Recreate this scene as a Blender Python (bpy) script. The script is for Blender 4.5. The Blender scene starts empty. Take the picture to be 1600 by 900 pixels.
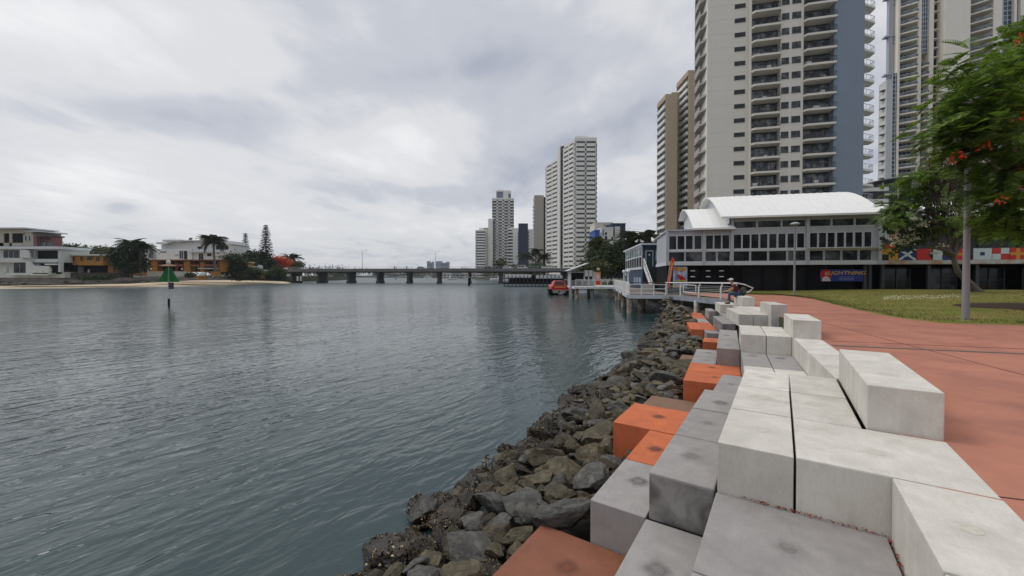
import bpy, bmesh, math, random
import numpy as np
from mathutils import Vector, Matrix, noise
R = math.radians
random.seed(7)
rng = np.random.default_rng(7)
sc = bpy.context.scene
col = sc.collection

# ------------------------------------------------------------------ camera
CAM_Z, F_PX, PITCH, HORIZON = 1.6, 635.0, R(0.8), 430.0
SHIFT = HORIZON - (450 - F_PX * math.tan(PITCH))
cd = bpy.data.cameras.new('camera'); cam = bpy.data.objects.new('camera', cd); col.objects.link(cam)
cam.location = (0, 0, CAM_Z); cam.rotation_euler = (R(90) - PITCH, 0, 0)
cd.sensor_width = 36; cd.lens = 36 * F_PX / 1600; cd.shift_y = SHIFT / 1600
cd.clip_start = 0.05; cd.clip_end = 12000
sc.camera = cam

# ------------------------------------------------------------------ world, sun, exposure
SUN_AZ, SUN_EL = R(-70), R(52)       # azimuth from +Y towards +X
w = bpy.data.worlds.new('World'); sc.world = w; w.use_nodes = True
nt = w.node_tree; nt.nodes.clear()
def N(t, typ, **kw):
    n = t.nodes.new(typ)
    for k, v in kw.items():
        if hasattr(n, k): setattr(n, k, v)
        else: n.inputs[k.replace('_', ' ')].default_value = v
    return n
def L(t, a, b): t.links.new(a, b)
def mth(t, op, a, b=None, c=None, clamp=False):
    n = t.nodes.new('ShaderNodeMath'); n.operation = op; n.use_clamp = clamp
    for i, v in enumerate((a, b, c)):
        if v is None: continue
        if isinstance(v, (int, float)): n.inputs[i].default_value = v
        else: t.links.new(v, n.inputs[i])
    return n.outputs[0]
def ramp(t, fac, stops, interp='LINEAR'):
    n = t.nodes.new('ShaderNodeValToRGB'); n.color_ramp.interpolation = interp
    e = n.color_ramp.elements
    while len(e) < len(stops): e.new(0.5)
    for el, (p, c) in zip(e, stops):
        el.position = p; el.color = (*c, 1) if len(c) == 3 else c
    t.links.new(fac, n.inputs[0]); return n.outputs[0]
def mixc(t, fac, a, b, mode='MIX'):
    n = t.nodes.new('ShaderNodeMix'); n.data_type = 'RGBA'; n.blend_type = mode
    for i, v in ((0, fac), (6, a), (7, b)):
        if isinstance(v, (int, float)): n.inputs[i].default_value = v
        elif isinstance(v, tuple): n.inputs[i].default_value = (*v, 1) if len(v) == 3 else v
        else: t.links.new(v, n.inputs[i])
    return n.outputs[2]
def build_sky():
    t = nt
    out = N(t, 'ShaderNodeOutputWorld'); bg = N(t, 'ShaderNodeBackground'); bg.inputs['Strength'].default_value = 0.1
    sky = N(t, 'ShaderNodeTexSky'); sky.sky_type = 'NISHITA'; sky.sun_disc = False
    sky.sun_elevation = SUN_EL; sky.sun_rotation = SUN_AZ
    tc = N(t, 'ShaderNodeTexCoord')
    sx = N(t, 'ShaderNodeSeparateXYZ'); L(t, tc.outputs['Generated'], sx.inputs[0])
    X, Y, Z = sx.outputs
    zc = mth(t, 'MAXIMUM', Z, 0.0)
    den = mth(t, 'ADD', zc, 0.10)
    px = mth(t, 'DIVIDE', X, den); py = mth(t, 'DIVIDE', Y, den)
    def cloud(rot, sxx, syy, scale, detail, rough, dist, off):
        cb = N(t, 'ShaderNodeCombineXYZ'); L(t, px, cb.inputs[0]); L(t, py, cb.inputs[1]); cb.inputs[2].default_value = off
        mp = N(t, 'ShaderNodeMapping'); mp.inputs['Rotation'].default_value = (0, 0, R(rot)); mp.inputs['Scale'].default_value = (sxx, syy, 1)
        L(t, cb.outputs[0], mp.inputs[0])
        nz = N(t, 'ShaderNodeTexNoise'); L(t, mp.outputs[0], nz.inputs['Vector'])
        nz.inputs['Scale'].default_value = scale; nz.inputs['Detail'].default_value = detail
        nz.inputs['Roughness'].default_value = rough; nz.inputs['Distortion'].default_value = dist
        return nz.outputs['Fac']
    big = cloud(24, 0.8, 0.42, 0.62, 6, 0.5, 0.5, 3.7)
    mid = cloud(30, 1.0, 0.5, 1.7, 7, 0.55, 0.6, 9.1)
    fine = cloud(10, 1.0, 0.7, 4.5, 6, 0.6, 0.4, 1.3)
    # the deck's own large thin and thick places, by direction in the sky
    def lobe(dx, dz, wx, wz, amp, tilt=0.0):
        d = Vector((dx, F_PX, dz)).normalized()
        ax = mth(t, 'DIVIDE', X, mth(t, 'MAXIMUM', Y, 0.05)); az = mth(t, 'DIVIDE', Z, mth(t, 'MAXIMUM', Y, 0.05))
        u = mth(t, 'SUBTRACT', ax, dx / F_PX); v = mth(t, 'SUBTRACT', az, dz / F_PX)
        c, s = math.cos(tilt), math.sin(tilt)
        ur = mth(t, 'ADD', mth(t, 'MULTIPLY', u, c), mth(t, 'MULTIPLY', v, s))
        vr = mth(t, 'SUBTRACT', mth(t, 'MULTIPLY', v, c), mth(t, 'MULTIPLY', u, s))
        q = mth(t, 'ADD', mth(t, 'POWER', mth(t, 'ABSOLUTE', mth(t, 'DIVIDE', ur, wx / F_PX)), 2.0),
                mth(t, 'POWER', mth(t, 'ABSOLUTE', mth(t, 'DIVIDE', vr, wz / F_PX)), 2.0))
        front = mth(t, 'GREATER_THAN', Y, 0.05)
        return mth(t, 'MULTIPLY', mth(t, 'MULTIPLY', mth(t, 'EXPONENT', mth(t, 'MULTIPLY', q, -1.0)), amp), front)
    acc = mth(t, 'ADD', mth(t, 'MULTIPLY', mth(t, 'SUBTRACT', big, 0.5), 0.95),
              mth(t, 'ADD', mth(t, 'MULTIPLY', mth(t, 'SUBTRACT', mid, 0.5), 0.55), mth(t, 'MULTIPLY', mth(t, 'SUBTRACT', fine, 0.5), 0.26)))
    acc = mth(t, 'ADD', acc, 0.66)
    acc = mth(t, 'SUBTRACT', acc, mth(t, 'MULTIPLY', mth(t, 'LESS_THAN', Y, -0.05), 0.22))
    for a in LOBES: acc = mth(t, 'ADD', acc, lobe(*a))
    c = ramp(t, acc, [(0.0, (2.9, 3.25, 4.15)), (0.30, (4.2, 4.5, 5.35)), (0.52, (5.85, 6.05, 6.6)), (0.72, (7.7, 7.75, 7.95)), (1.0, (9.6, 9.6, 9.6))], 'EASE')
    # overhead, outside the picture, an overcast dome is brighter than near the horizon
    up = ramp(t, Z, [(0.0, (1, 1, 1)), (0.56, (1, 1, 1)), (0.95, (1.8, 1.8, 1.74))])
    c = mixc(t, 1.0, c, up, 'MULTIPLY')
    fin = mixc(t, 0.94, sky.outputs[0], c)
    L(t, fin, bg.inputs['Color']); L(t, bg.outputs[0], out.inputs['Surface'])
LOBES = [(-180, 200, 130, 50, 0.20, 0.2), (-660, 160, 150, 50, 0.22, 0.0), (-420, 120, 260, 40, 0.14, 0.0), (-100, 70, 300, 26, 0.16, 0.0), (210, 120, 70, 60, 0.12, 0.8), (-720, 400, 200, 40, 0.10, 0.0),
         (130, 215, 230, 38, -0.26, 0.45), (-480, 245, 230, 30, -0.22, -0.06), (-140, 128, 170, 18, -0.22, -0.06), (-270, 165, 130, 12, -0.12, -0.3), (-612, 106, 34, 11, -0.30, 0.0),
         (-250, 300, 260, 24, -0.12, 0.12), (60, 350, 330, 60, -0.10, 0.1), (170, 60, 90, 60, -0.16, 0.0), (300, 150, 60, 90, -0.10, 0.0), (560, 250, 60, 160, -0.14, 0.0)]
build_sky()
sd = bpy.data.lights.new('sun', 'SUN'); sun = bpy.data.objects.new('sun', sd); col.objects.link(sun)
sd.energy = 1.1; sd.angle = R(25); sd.color = (1.0, 0.97, 0.92)
sun.rotation_euler = (R(90) - SUN_EL, 0, -SUN_AZ + R(180)); sun['kind'] = 'helper'
sun.location = (-60, 30, 120)
vs = sc.view_settings; vs.view_transform = 'Standard'; vs.look = 'None'; vs.exposure = 0.0; vs.gamma = 1.0; vs.use_curve_mapping = False
sc.cycles.max_bounces = 6; sc.cycles.transparent_max_bounces = 8; sc.cycles.use_denoising = True
sc.cycles.sample_clamp_indirect = 4.0

# ------------------------------------------------------------------ measuring helpers (pixel of the 1600x900 photograph -> metres)
def ray(px, py):
    x = (px - 800) / F_PX; y = (450 + SHIFT - py) / F_PX
    return np.array([x, math.cos(PITCH) + y * math.sin(PITCH), -math.sin(PITCH) + y * math.cos(PITCH)])
def on_z(px, py, z):
    d = ray(px, py); t = (z - CAM_Z) / d[2]; return d * t + np.array([0, 0, CAM_Z])
def at(px, py, Y):
    d = ray(px, py); t = Y / d[1]; return d * t + np.array([0, 0, CAM_Z])
def loc(fr, px, py, b=0.0):
    """facade-local (l, z) of a pixel on the plane b of frame fr = (x, y, angle)"""
    x, y, a = fr; d = ray(px, py); n = np.array([-math.sin(a), math.cos(a)])
    t = (b + np.array([x, y]) @ n) / (d[:2] @ n)
    p = d * t + np.array([0, 0, CAM_Z])
    return float((p[0] - x) * math.cos(a) + (p[1] - y) * math.sin(a)), float(p[2])

# ------------------------------------------------------------------ materials
MATS = {}
def pm(name, c, rough=0.75, var=0.12, scale=2.0, bump=0.0, bscale=25.0, metallic=0.0, spec=0.4, rnd=0.0, c2=None, c2at=0.6, streak=0.0, detail=5):
    """painted / cast / stone surface: base colour broken by two scales of noise, optional second colour, rain streaks, bump"""
    if name in MATS: return MATS[name]
    m = bpy.data.materials.new(name); m.use_nodes = True; t = m.node_tree
    b = t.nodes['Principled BSDF']; tc = N(t, 'ShaderNodeTexCoord'); oi = N(t, 'ShaderNodeObjectInfo')
    off = N(t, 'ShaderNodeVectorMath'); off.operation = 'ADD'
    sc_ = N(t, 'ShaderNodeVectorMath'); sc_.operation = 'SCALE'; sc_.inputs[0].default_value = (37, 53, 71); L(t, oi.outputs['Random'], sc_.inputs['Scale'])
    L(t, tc.outputs['Object'], off.inputs[0]); L(t, sc_.outputs[0], off.inputs[1])
    V = off.outputs[0]
    n1 = N(t, 'ShaderNodeTexNoise'); n1.inputs['Scale'].default_value = scale; n1.inputs['Detail'].default_value = detail; L(t, V, n1.inputs['Vector'])
    n2 = N(t, 'ShaderNodeTexNoise'); n2.inputs['Scale'].default_value = scale * 9; n2.inputs['Detail'].default_value = 4; L(t, V, n2.inputs['Vector'])
    f = mth(t, 'ADD', mth(t, 'MULTIPLY', n1.outputs[0], 0.7), mth(t, 'MULTIPLY', n2.outputs[0], 0.3))
    k = mth(t, 'MULTIPLY_ADD', mth(t, 'SUBTRACT', f, 0.5), var * 4, 1.0)
    if rnd: k = mth(t, 'MULTIPLY', k, mth(t, 'MULTIPLY_ADD', mth(t, 'SUBTRACT', oi.outputs['Random'], 0.5), rnd * 2, 1.0))
    if streak:
        mp = N(t, 'ShaderNodeMapping'); mp.inputs['Scale'].default_value = (1, 1, 0.08); L(t, V, mp.inputs[0])
        n3 = N(t, 'ShaderNodeTexNoise'); n3.inputs['Scale'].default_value = scale * 3; n3.inputs['Detail'].default_value = 4; L(t, mp.outputs[0], n3.inputs['Vector'])
        k = mth(t, 'MULTIPLY', k, mth(t, 'MULTIPLY_ADD', mth(t, 'SUBTRACT', n3.outputs[0], 0.5), streak * 3, 1.0))
    base = c
    if c2:
        n4 = N(t, 'ShaderNodeTexNoise'); n4.inputs['Scale'].default_value = scale * 1.7; n4.inputs['Detail'].default_value = 6; n4.inputs['Distortion'].default_value = 0.4; L(t, V, n4.inputs['Vector'])
        fr_ = ramp(t, n4.outputs[0], [(c2at - 0.1, (0, 0, 0)), (c2at + 0.1, (1, 1, 1))])
        base = mixc(t, fr_, c, c2)
    mul = N(t, 'ShaderNodeVectorMath'); mul.operation = 'SCALE'
    if isinstance(base, tuple): mul.inputs[0].default_value = base
    else: L(t, base, mul.inputs[0])
    L(t, k, mul.inputs['Scale']); L(t, mul.outputs[0], b.inputs['Base Color'])
    b.inputs['Roughness'].default_value = rough; b.inputs['Metallic'].default_value = metallic; b.inputs['Specular IOR Level'].default_value = spec
    if bump:
        n5 = N(t, 'ShaderNodeTexNoise'); n5.inputs['Scale'].default_value = bscale; n5.inputs['Detail'].default_value = 6; L(t, V, n5.inputs['Vector'])
        bp = N(t, 'ShaderNodeBump'); bp.inputs['Strength'].default_value = 0.6; bp.inputs['Distance'].default_value = bump
        L(t, n5.outputs[0], bp.inputs['Height']); L(t, bp.outputs[0], b.inputs['Normal'])
    MATS[name] = m; return m
def glass_mat(name, c=(0.02, 0.025, 0.03), rough=0.06, rnd=0.5):
    """window glass seen from outside in daylight: dark interior, mirror-like skin, blinds and rooms differing from pane to pane"""
    if name in MATS: return MATS[name]
    m = bpy.data.materials.new(name); m.use_nodes = True; t = m.node_tree; b = t.nodes['Principled BSDF']
    tc = N(t, 'ShaderNodeTexCoord'); oi = N(t, 'ShaderNodeObjectInfo')
    wn = N(t, 'ShaderNodeTexNoise'); wn.inputs['Scale'].default_value = 0.9; wn.inputs['Detail'].default_value = 2
    va = N(t, 'ShaderNodeVectorMath'); va.operation = 'ADD'; vs_ = N(t, 'ShaderNodeVectorMath'); vs_.operation = 'SCALE'; vs_.inputs[0].default_value = (91, 47, 63)
    L(t, oi.outputs['Random'], vs_.inputs['Scale']); L(t, tc.outputs['Object'], va.inputs[0]); L(t, vs_.outputs[0], va.inputs[1]); L(t, va.outputs[0], wn.inputs['Vector'])
    f = ramp(t, wn.outputs[0], [(0.45, (0, 0, 0)), (0.72, (1, 1, 1))])
    L(t, mixc(t, f, tuple(c), tuple(min(1, x * (1 + rnd * 5) + 0.02 * rnd) for x in c)), b.inputs['Base Color'])
    b.inputs['Roughness'].default_value = rough; b.inputs['Specular IOR Level'].default_value = 0.35
    MATS[name] = m; return m
def leaf_mat(name, c, var=0.45, trans=0.35, c2=None):
    if name in MATS: return MATS[name]
    m = bpy.data.materials.new(name); m.use_nodes = True; t = m.node_tree; t.nodes.remove(t.nodes['Principled BSDF'])
    g = N(t, 'ShaderNodeNewGeometry'); c2 = c2 or tuple(x * (1 + var) for x in c)
    cc = ramp(t, g.outputs['Random Per Island'], [(0.0, tuple(x * (1 - var) for x in c)), (0.6, c), (1.0, c2)])
    d = N(t, 'ShaderNodeBsdfPrincipled'); d.inputs['Roughness'].default_value = 0.55; d.inputs['Specular IOR Level'].default_value = 0.3
    tr = N(t, 'ShaderNodeBsdfTranslucent'); mx = N(t, 'ShaderNodeMixShader'); mx.inputs[0].default_value = trans
    L(t, cc, d.inputs['Base Color']); L(t, cc, tr.inputs['Color']); L(t, d.outputs[0], mx.inputs[1]); L(t, tr.outputs[0], mx.inputs[2])
    L(t, mx.outputs[0], t.nodes['Material Output'].inputs['Surface'])
    MATS[name] = m; return m
def lamp_free(name, c, rough=0.5): return pm(name, c, rough, var=0.03)

def concrete(name, c, dirt, spec=0.35):
    """precast concrete with cloudy mottling, faint board lines, pin holes and water stains"""
    m = bpy.data.materials.new(name); m.use_nodes = True; t = m.node_tree; b = t.nodes['Principled BSDF']
    tc = N(t, 'ShaderNodeTexCoord'); oi = N(t, 'ShaderNodeObjectInfo')
    va = N(t, 'ShaderNodeVectorMath'); va.operation = 'ADD'; vs_ = N(t, 'ShaderNodeVectorMath'); vs_.operation = 'SCALE'; vs_.inputs[0].default_value = (31, 57, 83)
    L(t, oi.outputs['Random'], vs_.inputs['Scale']); L(t, tc.outputs['Object'], va.inputs[0]); L(t, vs_.outputs[0], va.inputs[1]); V = va.outputs[0]
    def nz(scale, detail=5, rough=0.55, dist=0.0, mp=None):
        n = N(t, 'ShaderNodeTexNoise'); n.inputs['Scale'].default_value = scale; n.inputs['Detail'].default_value = detail; n.inputs['Roughness'].default_value = rough; n.inputs['Distortion'].default_value = dist
        if mp:
            q = N(t, 'ShaderNodeMapping'); q.inputs['Scale'].default_value = mp; L(t, V, q.inputs[0]); L(t, q.outputs[0], n.inputs['Vector'])
        else: L(t, V, n.inputs['Vector'])
        return n.outputs[0]
    cloudy = nz(2.2, 6, 0.6, 0.6); grain = nz(60, 5, 0.7); brush = nz(7, 4, 0.6, 0.2, (9, 0.6, 1)); run = nz(5, 4, 0.6, 0.1, (1, 1, 0.12))
    k = mth(t, 'MULTIPLY_ADD', mth(t, 'SUBTRACT', cloudy, 0.5), 0.55, 1.0)
    k = mth(t, 'MULTIPLY', k, mth(t, 'MULTIPLY_ADD', mth(t, 'SUBTRACT', grain, 0.5), 0.35, 1.0))
    k = mth(t, 'MULTIPLY', k, mth(t, 'MULTIPLY_ADD', mth(t, 'SUBTRACT', brush, 0.5), 0.16, 1.0))
    k = mth(t, 'MULTIPLY', k, mth(t, 'MULTIPLY_ADD', mth(t, 'SUBTRACT', run, 0.5), 0.40, 1.0))
    k = mth(t, 'MULTIPLY', k, mth(t, 'MULTIPLY_ADD', mth(t, 'SUBTRACT', oi.outputs['Random'], 0.5), 0.16, 1.0))
    stain = ramp(t, nz(1.6, 7, 0.65, 1.2), [(0.54, (0, 0, 0)), (0.75, (1, 1, 1))])
    base = mixc(t, mth(t, 'MULTIPLY', stain, 0.5), c, dirt)
    vo = N(t, 'ShaderNodeTexVoronoi'); vo.inputs['Scale'].default_value = 26; vo.inputs['Randomness'].default_value = 1; L(t, V, vo.inputs['Vector'])
    pin = ramp(t, vo.outputs['Distance'], [(0.02, (1, 1, 1)), (0.06, (0, 0, 0))])
    pinm = mth(t, 'MULTIPLY', pin, mth(t, 'GREATER_THAN', nz(3.3, 2), 0.60))
    base = mixc(t, mth(t, 'MULTIPLY', pinm, 0.28), base, tuple(x * 0.4 for x in dirt))
    mul = N(t, 'ShaderNodeVectorMath'); mul.operation = 'SCALE'; L(t, base, mul.inputs[0]); L(t, k, mul.inputs['Scale'])
    L(t, mul.outputs[0], b.inputs['Base Color']); b.inputs['Roughness'].default_value = 0.72; b.inputs['Specular IOR Level'].default_value = spec
    h = mth(t, 'SUBTRACT', mth(t, 'ADD', grain, mth(t, 'MULTIPLY', cloudy, 0.7)), mth(t, 'MULTIPLY', pinm, 1.2))
    bp = N(t, 'ShaderNodeBump'); bp.inputs['Strength'].default_value = 0.5; bp.inputs['Distance'].default_value = 0.004; L(t, h, bp.inputs['Height']); L(t, bp.outputs[0], b.inputs['Normal'])
    MATS[name] = m; return m

# ------------------------------------------------------------------ mesh builder
class MB:
    def __init__(s): s.v = []; s.f = []; s.mi = []; s.m = 0
    def add(s, vs, fs):
        n = len(s.v); s.v += [tuple(map(float, p)) for p in vs]
        for f in fs: s.f.append(tuple(i + n for i in f)); s.mi.append(s.m)
        return s
    def box(s, x0, x1, y0, y1, z0, z1):
        return s.add([(x0, y0, z0), (x1, y0, z0), (x1, y1, z0), (x0, y1, z0), (x0, y0, z1), (x1, y0, z1), (x1, y1, z1), (x0, y1, z1)],
                     [(0, 3, 2, 1), (4, 5, 6, 7), (0, 1, 5, 4), (1, 2, 6, 5), (2, 3, 7, 6), (3, 0, 4, 7)])
    def obox(s, c, size, M=None):
        hx, hy, hz = size[0] / 2, size[1] / 2, size[2] / 2; c = Vector(c)
        P = [Vector((a * hx, b * hy, d * hz)) for d in (-1, 1) for a, b in ((-1, -1), (1, -1), (1, 1), (-1, 1))]
        if M is not None: P = [M @ p for p in P]
        return s.add([c + p for p in P], [(0, 3, 2, 1), (4, 5, 6, 7), (0, 1, 5, 4), (1, 2, 6, 5), (2, 3, 7, 6), (3, 0, 4, 7)])
    def bar(s, a, b, wd, ht=None):
        a, b = Vector(a), Vector(b); d = b - a; ln = d.length
        if ln < 1e-6: return s
        q = d.to_track_quat('Y', 'Z').to_matrix(); return s.obox((a + b) / 2, (wd, ln, ht or wd), q)
    def prism(s, pts, z0, z1):
        n = len(pts)
        return s.add([(p[0], p[1], z0) for p in pts] + [(p[0], p[1], z1) for p in pts],
                     [tuple(range(n))[::-1], tuple(range(n, 2 * n))] + [(i, (i + 1) % n, n + (i + 1) % n, n + i) for i in range(n)])
    def plate(s, pts, t):
        """pts: list of (x, z) outline, thickness along y from 0 to t"""
        n = len(pts)
        return s.add([(p[0], 0, p[1]) for p in pts] + [(p[0], t, p[1]) for p in pts],
                     [tuple(range(n)), tuple(range(n, 2 * n))[::-1]] + [(i, n + i, n + (i + 1) % n, (i + 1) % n) for i in range(n)])
    def tube(s, pts, r, seg=8, cap=True):
        pts = [Vector(p) for p in pts]; n = len(pts); rs = r if isinstance(r, (list, tuple)) else [r] * n
        rings = []
        for i, p in enumerate(pts):
            d = (pts[min(i + 1, n - 1)] - pts[max(i - 1, 0)]).normalized()
            u = d.orthogonal().normalized() if abs(d.z) < 0.999 else Vector((1, 0, 0))
            if i and rings: # keep twist low
                pu = rings[-1][1]; u = (pu - d * pu.dot(d)).normalized() if (pu - d * pu.dot(d)).length > 1e-4 else u
            v = d.cross(u); rings.append(([p + (u * math.cos(2 * math.pi * k / seg) + v * math.sin(2 * math.pi * k / seg)) * rs[i] for k in range(seg)], u))
        vs = [q for rg, _ in rings for q in rg]; fs = []
        for i in range(n - 1):
            for k in range(seg): a = i * seg + k; b = i * seg + (k + 1) % seg; fs.append((a, b, b + seg, a + seg))
        if cap: fs.append(tuple(range(seg))[::-1]); fs.append(tuple(range((n - 1) * seg, n * seg)))
        return s.add(vs, fs)
    def lathe(s, prof, c=(0, 0, 0), seg=16):
        n = len(prof); vs = [(c[0] + r * math.cos(2 * math.pi * k / seg), c[1] + r * math.sin(2 * math.pi * k / seg), c[2] + z) for r, z in prof for k in range(seg)]
        fs = [(i * seg + k, i * seg + (k + 1) % seg, (i + 1) * seg + (k + 1) % seg, (i + 1) * seg + k) for i in range(n - 1) for k in range(seg)]
        fs += [tuple(range(seg))[::-1], tuple(range((n - 1) * seg, n * seg))]
        return s.add(vs, fs)
    def ball(s, c, r, seg=10, rings=6):
        rx, ry, rz = r if isinstance(r, (tuple, list)) else (r, r, r)
        prof = [(math.sin(math.pi * i / rings), -math.cos(math.pi * i / rings)) for i in range(rings + 1)]
        vs = [(c[0] + rx * max(a, 0.02) * math.cos(2 * math.pi * k / seg), c[1] + ry * max(a, 0.02) * math.sin(2 * math.pi * k / seg), c[2] + rz * z) for a, z in prof for k in range(seg)]
        fs = [(i * seg + k, i * seg + (k + 1) % seg, (i + 1) * seg + (k + 1) % seg, (i + 1) * seg + k) for i in range(rings) for k in range(seg)]
        return s.add(vs, fs)
    def build(s, name, mats, parent=None, smooth=False, bevel=0.0, loc_=None, rz=0.0):
        me = bpy.data.meshes.new(name); me.from_pydata(s.v, [], s.f)
        if not isinstance(mats, (list, tuple)): mats = [mats]
        for m in mats: me.materials.append(m)
        if len(mats) > 1: me.polygons.foreach_set('material_index', s.mi)
        if bevel:
            bm = bmesh.new(); bm.from_mesh(me)
            bmesh.ops.bevel(bm, geom=bm.edges[:], offset=bevel, segments=2, affect='EDGES', profile=0.6); bm.to_mesh(me); bm.free()
        if smooth: me.polygons.foreach_set('use_smooth', [True] * len(me.polygons))
        me.update()
        return link(name, me, parent, loc_, rz)
def link(name, me, parent=None, loc_=None, rz=0.0):
    o = bpy.data.objects.new(name, me); col.objects.link(o)
    if parent is not None: o.parent = parent
    if loc_ is not None: o.location = loc_
    if rz: o.rotation_euler = (0, 0, rz)
    return o
def tag(o, label, cat, group=None, kind=None):
    if label: o['label'] = label
    if cat: o['category'] = cat
    if group: o['group'] = group
    if kind: o['kind'] = kind
    return o
def thing(name, label, cat, loc_=(0, 0, 0), rz=0.0, group=None):
    o = bpy.data.objects.new(name, None); col.objects.link(o); o.location = loc_; o.rotation_euler = (0, 0, rz); o.empty_display_size = 0.2
    return tag(o, label, cat, group)
def struct(o): o['kind'] = 'structure'; return o
def copy_part(src, parent, loc_, rz=0.0):
    c = src.copy(); col.objects.link(c); c.parent = parent; c.location = loc_; c.rotation_euler = (0, 0, rz); return c
def copy_tree(o, parent=None):
    c = o.copy(); col.objects.link(c); c.parent = parent
    for ch in o.children: copy_tree(ch, c)
    return c
def repeat(mb, name, mats, parent, locs, **kw):
    """one part built once, copied to every further place"""
    first = mb.build(name, mats, parent, loc_=locs[0], **kw); out = [first]
    for p in locs[1:]: out.append(copy_part(first, parent, p, first.rotation_euler[2]))
    return out
def quads_obj(name, Q, mats, parent=None, mi=None, smooth=False):
    """Q: (n,4,3) array of separate quads"""
    n = len(Q); me = bpy.data.meshes.new(name); me.vertices.add(n * 4); me.vertices.foreach_set('co', np.ascontiguousarray(Q, dtype=np.float32).ravel())
    me.loops.add(n * 4); me.loops.foreach_set('vertex_index', np.arange(n * 4, dtype=np.int32))
    me.polygons.add(n); me.polygons.foreach_set('loop_start', np.arange(0, n * 4, 4, dtype=np.int32)); me.polygons.foreach_set('loop_total', np.full(n, 4, dtype=np.int32))
    if not isinstance(mats, (list, tuple)): mats = [mats]
    for m in mats: me.materials.append(m)
    if mi is not None: me.polygons.foreach_set('material_index', np.asarray(mi, dtype=np.int32))
    me.update(); me.validate(); return link(name, me, parent)

# ================================================================== SETTING: water, ground, banks, path, lawn
WATER_Z = -2.0
WAVE = 1.45
HAZE = 0.00014
def P2(seg, s, t):
    a = R({1: 33.5, 2: 28.0, 3: 20.0}[seg]); return (s * math.sin(a) + t * math.cos(a), s * math.cos(a) - t * math.sin(a))

def water_material():
    m = bpy.data.materials.new('river_water'); m.use_nodes = True; t = m.node_tree; b = t.nodes['Principled BSDF']
    tc = N(t, 'ShaderNodeTexCoord')
    def nz(rot, lng, wid, detail, rough=0.5, dist=0.0):
        """noise whose crests run at angle rot, lng metres long and wid metres apart"""
        mp = N(t, 'ShaderNodeMapping'); mp.vector_type = 'TEXTURE'; mp.inputs['Rotation'].default_value = (0, 0, R(rot)); mp.inputs['Scale'].default_value = (lng, wid, 1); L(t, tc.outputs['Object'], mp.inputs[0])
        n = N(t, 'ShaderNodeTexNoise'); n.inputs['Scale'].default_value = 1.0; n.inputs['Detail'].default_value = detail; n.inputs['Roughness'].default_value = rough; n.inputs['Distortion'].default_value = dist
        L(t, mp.outputs[0], n.inputs['Vector']); return n.outputs[0]
    patch = nz(60, 26, 9, 4)                 # wind patches, tens of metres
    calm = ramp(t, patch, [(0.36, (0.45, 0.45, 0.45)), (0.60, (1, 1, 1))])
    sharp = lambda v: mth(t, 'POWER', v, 1.7)
    h = mth(t, 'MULTIPLY', nz(46, 3.2, 1.3, 2), 0.035)
    h = mth(t, 'ADD', h, mth(t, 'MULTIPLY', sharp(nz(52, 1.15, 0.40, 2, 0.55, 0.5)), 0.046))
    h = mth(t, 'ADD', h, mth(t, 'MULTIPLY', nz(34, 0.42, 0.15, 2, 0.5, 0.4), 0.0105))
    h = mth(t, 'ADD', h, mth(t, 'MULTIPLY', nz(72, 0.75, 0.30, 2, 0.5, 0.4), 0.013))
    h = mth(t, 'MULTIPLY', h, calm)
    bp = N(t, 'ShaderNodeBump'); bp.inputs['Strength'].default_value = 1.0; bp.inputs['Distance'].default_value = WAVE
    L(t, h, bp.inputs['Height']); L(t, bp.outputs[0], b.inputs['Normal'])
    tint = ramp(t, nz(0, 7, 7, 4), [(0.3, (0.024, 0.044, 0.048)), (0.7, (0.033, 0.056, 0.059))])
    L(t, tint, b.inputs['Base Color']); sy_ = N(t, 'ShaderNodeSeparateXYZ'); L(t, tc.outputs['Object'], sy_.inputs[0])
    rg = ramp(t, mth(t, 'DIVIDE', sy_.outputs[1], 150.0, clamp=True), [(0.04, (.03, .03, .03)), (0.30, (.13, .13, .13)), (1.0, (.38, .38, .38))])     # roughness raised with distance from the camera, replacing far ripples the bump loses
    L(t, rg, b.inputs['Roughness']); b.inputs['IOR'].default_value = 1.36; b.inputs['Specular IOR Level'].default_value = 0.62
    return m
mb = MB(); S_ = 7000
mb.add([(-S_, -400, 0), (S_, -400, 0), (S_, S_, 0), (-S_, S_, 0)], [(0, 1, 2, 3)])
struct(mb.build('water', water_material(), loc_=(0, 0, WATER_Z)))

SOIL = pm('bank_soil', (0.045, 0.04, 0.034), 0.9, 0.3, 1.2, bump=0.03, bscale=6)
GROUNDM = pm('town_ground', (0.09, 0.085, 0.07), 0.9, 0.3, 0.3, c2=(0.06, 0.08, 0.035), c2at=0.5)
inner = [P2(1, -9, 1.0), P2(1, 7.4, 1.0), P2(2, 8.4, 1.8), P2(2, 14.5, 1.8), P2(3, 17.5, 4.35), P2(3, 26.0, 4.35), (14.7, 27.5)]
shore_r = inner + [(15.2, 36), (17, 41), (21, 52), (23, 70), (20, 100), (19, 128), (12, 165), (4, 215), (-10, 310), (-70, 500), (-170, 640), (-420, 680), (-1200, 760)]
poly_r = shore_r + [(-6900, 1200), (-6900, 6900), (6900, 6900), (6900, -390), (-2, -390)]
shore_l = [(-150, -390), (-150, 60), (-146, 112), (-128, 128), (-112, 146), (-106, 182), (-110, 235), (-125, 330), (-220, 530), (-560, 560)]
poly_l = shore_l[::-1] + [(-6900, -390), (-6900, 560)]
mb = MB()
def ground_poly(poly, z, zb):
    n = len(poly); mb.add([(x, y, z) for x, y in poly], [tuple(range(n))])
    mb.add([(x, y, z) for x, y in poly] + [(x, y, zb) for x, y in poly], [(i, (i + 1) % n, n + (i + 1) % n, n + i) for i in range(n)])
ground_poly(poly_r, -0.03, -3.5)
struct(mb.build('ground', GROUNDM))

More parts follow.
